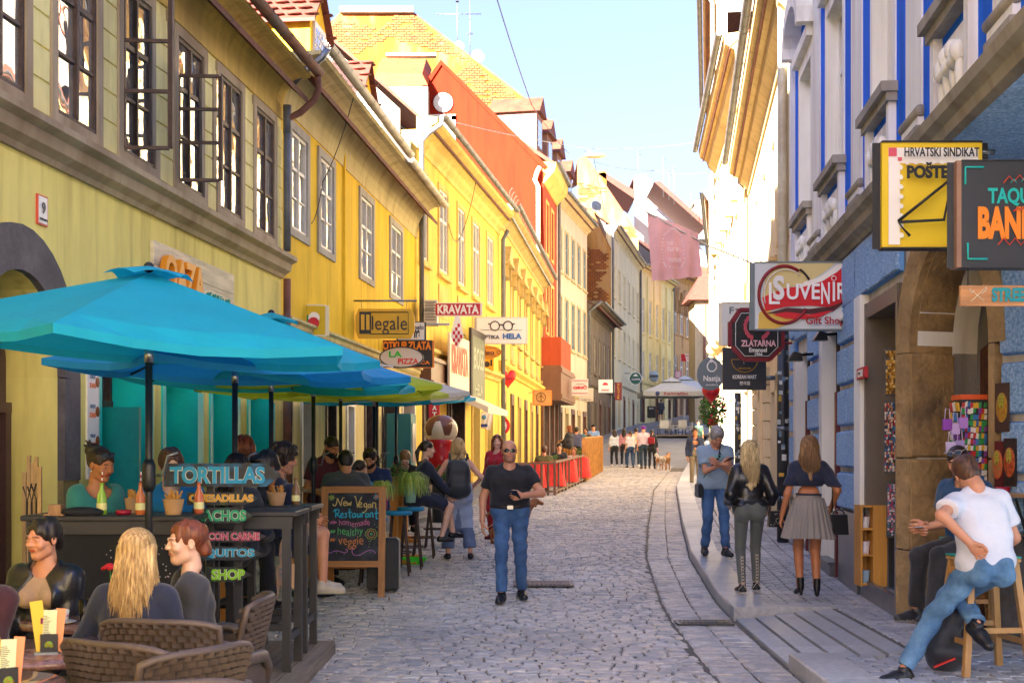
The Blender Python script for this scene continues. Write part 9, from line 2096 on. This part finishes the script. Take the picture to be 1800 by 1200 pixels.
for px,s_,lb in((1187,26.2,'small dark table between the white garden chairs'),(1220,24.5,'long dark table at the back of the far cafe')):q=W(px,760,s_);t=thing('cafe_table',lb,'table',(q.x,q.y,2.75));m=MB();m.box((q.x-.4,q.y-.4,3.48),(q.x+.4,q.y+.4,3.53));m.build('table_top',M_TER,t);m=MB();m.cyl((q.x,q.y,2.75),(q.x,q.y,3.48),.04,8);m.build('pedestal',M_IRONB,t)
b=Board('menu_board','small black menu board by the cream yellow house','chalkboard',(1139,714,1151,734),24,'26282c','brown' if False else '3a2a20',.1,1);b.text('MENU',1141,716,1149,719,'cfcfcf')
b=Board('hanging_sign','small sign over the far cafe with red lettering','sign',(1188,652,1196,664),20,'c8a8a0','c03040',.1,1)
# ======================== wires, lamp, aerials, dishes
def wire(label,pts,r=.012,sag=.0,m_=None,name='overhead_wire',cat='cable'):
	P=[]
	for a,b_ in zip(pts,pts[1:]):
		for k in range(13):t=k/12;p=Vector(a).lerp(Vector(b_),t);p.z-=sag*4*t*(1-t);P.append(p)
	m=MB();m.tube(P,r,5);solo(name,m,m_ or M_IRONB,label,cat)
wire('black cable slanting down from the top of the sky to the red house roof',[W(868,-20,60),W(935,185,45),W(1000,270,33)],.02,.1)
wire('pale span wire crossing the street carrying the hanging lamp',[W(740,200,62),W(1045,262,48),W(1262,245,46)],.014,.1,M_LEAD)
wire('thin span wire crossing the street farther back',[W(1040,283,34),W(1150,300,33),W(1250,302,33)],.018,.15,M_LEAD)
wire('thin stay wire from the lamp down to the beige grey house',[W(1043,275,40),W(1062,370,32),W(1085,425,26)],.014,.0)
wire('cable loop hanging on the egg yellow facade',[fw2.p(2.4,.55,7.4),fw2.p(2.3,.06,6.0),fw2.p(1.6,.05,5.2)],.008,.12);wire('cable loop hanging on the golden facade',[fw3.p(5.2,.5,9.0),fw3.p(5.0,.06,7.4),fw3.p(3.6,.06,7.6)],.01,.2)
s_=47;c=W(1046,274,s_);t=thing('street_lamp','flat oval street lamp hanging on a wire over the street','street lamp',c);m=MB();m.smooth=True;m.ball(c,.42,16,6,(1,.7,.22));m.build('lamp_body',mat('lamp_cream',(.55,.48,.33),.5),t);m=MB();m.tube([c+Vector((-.4,0,.2)),c+Vector((-.1,0,.12)),c+Vector((.2,0,.05))],.03,6);m.cyl(c+Vector((-.2,0,.0)),c+Vector((-.2,0,.26)),.02,6);m.build('hanger',M_LEAD,t)
def aerial(label,px,y0,y1,s_,arms):
	a,b_=W(px,y1,s_),W(px,y0,s_);t=thing('aerial',label,'aerial',a);m=MB();m.cyl(a-Vector((0,0,.6)),b_,.03,6);m.build('mast',M_LEAD,t)
	for k,(dy,w_) in enumerate(arms):q=W(px,y0+dy,s_);m=MB();m.cyl(q-Vector((w_/s_/2,0,0)),q+Vector((w_/s_/2,0,0)),.02,5);[m.cyl(q+Vector((w_/s_*(j-4)/9,-.15,0)),q+Vector((w_/s_*(j-4)/9,.15,0)),.012,4) for j in range(9)];m.build('crossbar',M_LEAD,t)
aerial('tall aerial with a long crossbar on the brick firewall roof',804,-5,72,30,((8,6),(30,76)));aerial('left aerial mast on the brick firewall roof',826,-10,95,29.5,((35,40),(70,12)));
for px,y0,y1 in((1122,262,312),(1166,275,335),(1176,297,340),(1185,292,348),(1216,338,372),(965,0,1)):
	if px>1000:aerial('thin roof aerial %s of the white gable'%{1122:'at the left foot',1166:'over the ridge',1176:'just right of the ridge',1185:'on the dark roof slope',1216:'at the right end'}[px],px,y0,y1,18.5,((4,8),(10,12)))
def dish(label,px,py,s_,r,c_='e0e0dc'):
	p=W(px,py,s_);t=thing('satellite_dish',label,'satellite dish',p-Vector((0,0,r/s_)));m=MB(Matrix.Translation(p)@Matrix.Rotation(R(75),4,'X')@Matrix.Rotation(R(20),4,'Y'));R0=r/s_;m.lathe((0,0,0),[(.02,.0),(R0*.5,R0*.05),(R0,R0*.2),(R0*.99,R0*.24),(.02,.05)],20,cap=False);m.build('dish',IK(c_),t);m=MB();m.tube([p,p-Vector((0,R0*.8,R0*.2))],.03,5);m.tube([p,p+Vector((0,.2,-R0*1.3))],.04,6);m.build('arm',M_LEAD,t)
dish('white satellite dish right of the aerial masts',840,100,29,12);dish('smaller white satellite dish between the aerial masts',807,82,29,9);dish('grey satellite dish against the sandy brick wall',1047,363,25,11,'7a8488')
a=fw2.u_at(676);t=thing('vending_machine','narrow teal kiosk machine by the brown shop front','vending machine',fw2.p(a,.4,gz(27)));zz=gz(27)+.09;m=fw2.mb();m.box((a-.3,.1,zz),(a+.3,.6,zz+1.9),.02);m.build('casing',IK('1a6a6a'),t);m=fw2.mb();m.box((a-.22,.6,zz+.9),(a+.22,.62,zz+1.7));m.build('display',plain('kiosk_display',(.3,.34,.33),.15),t)
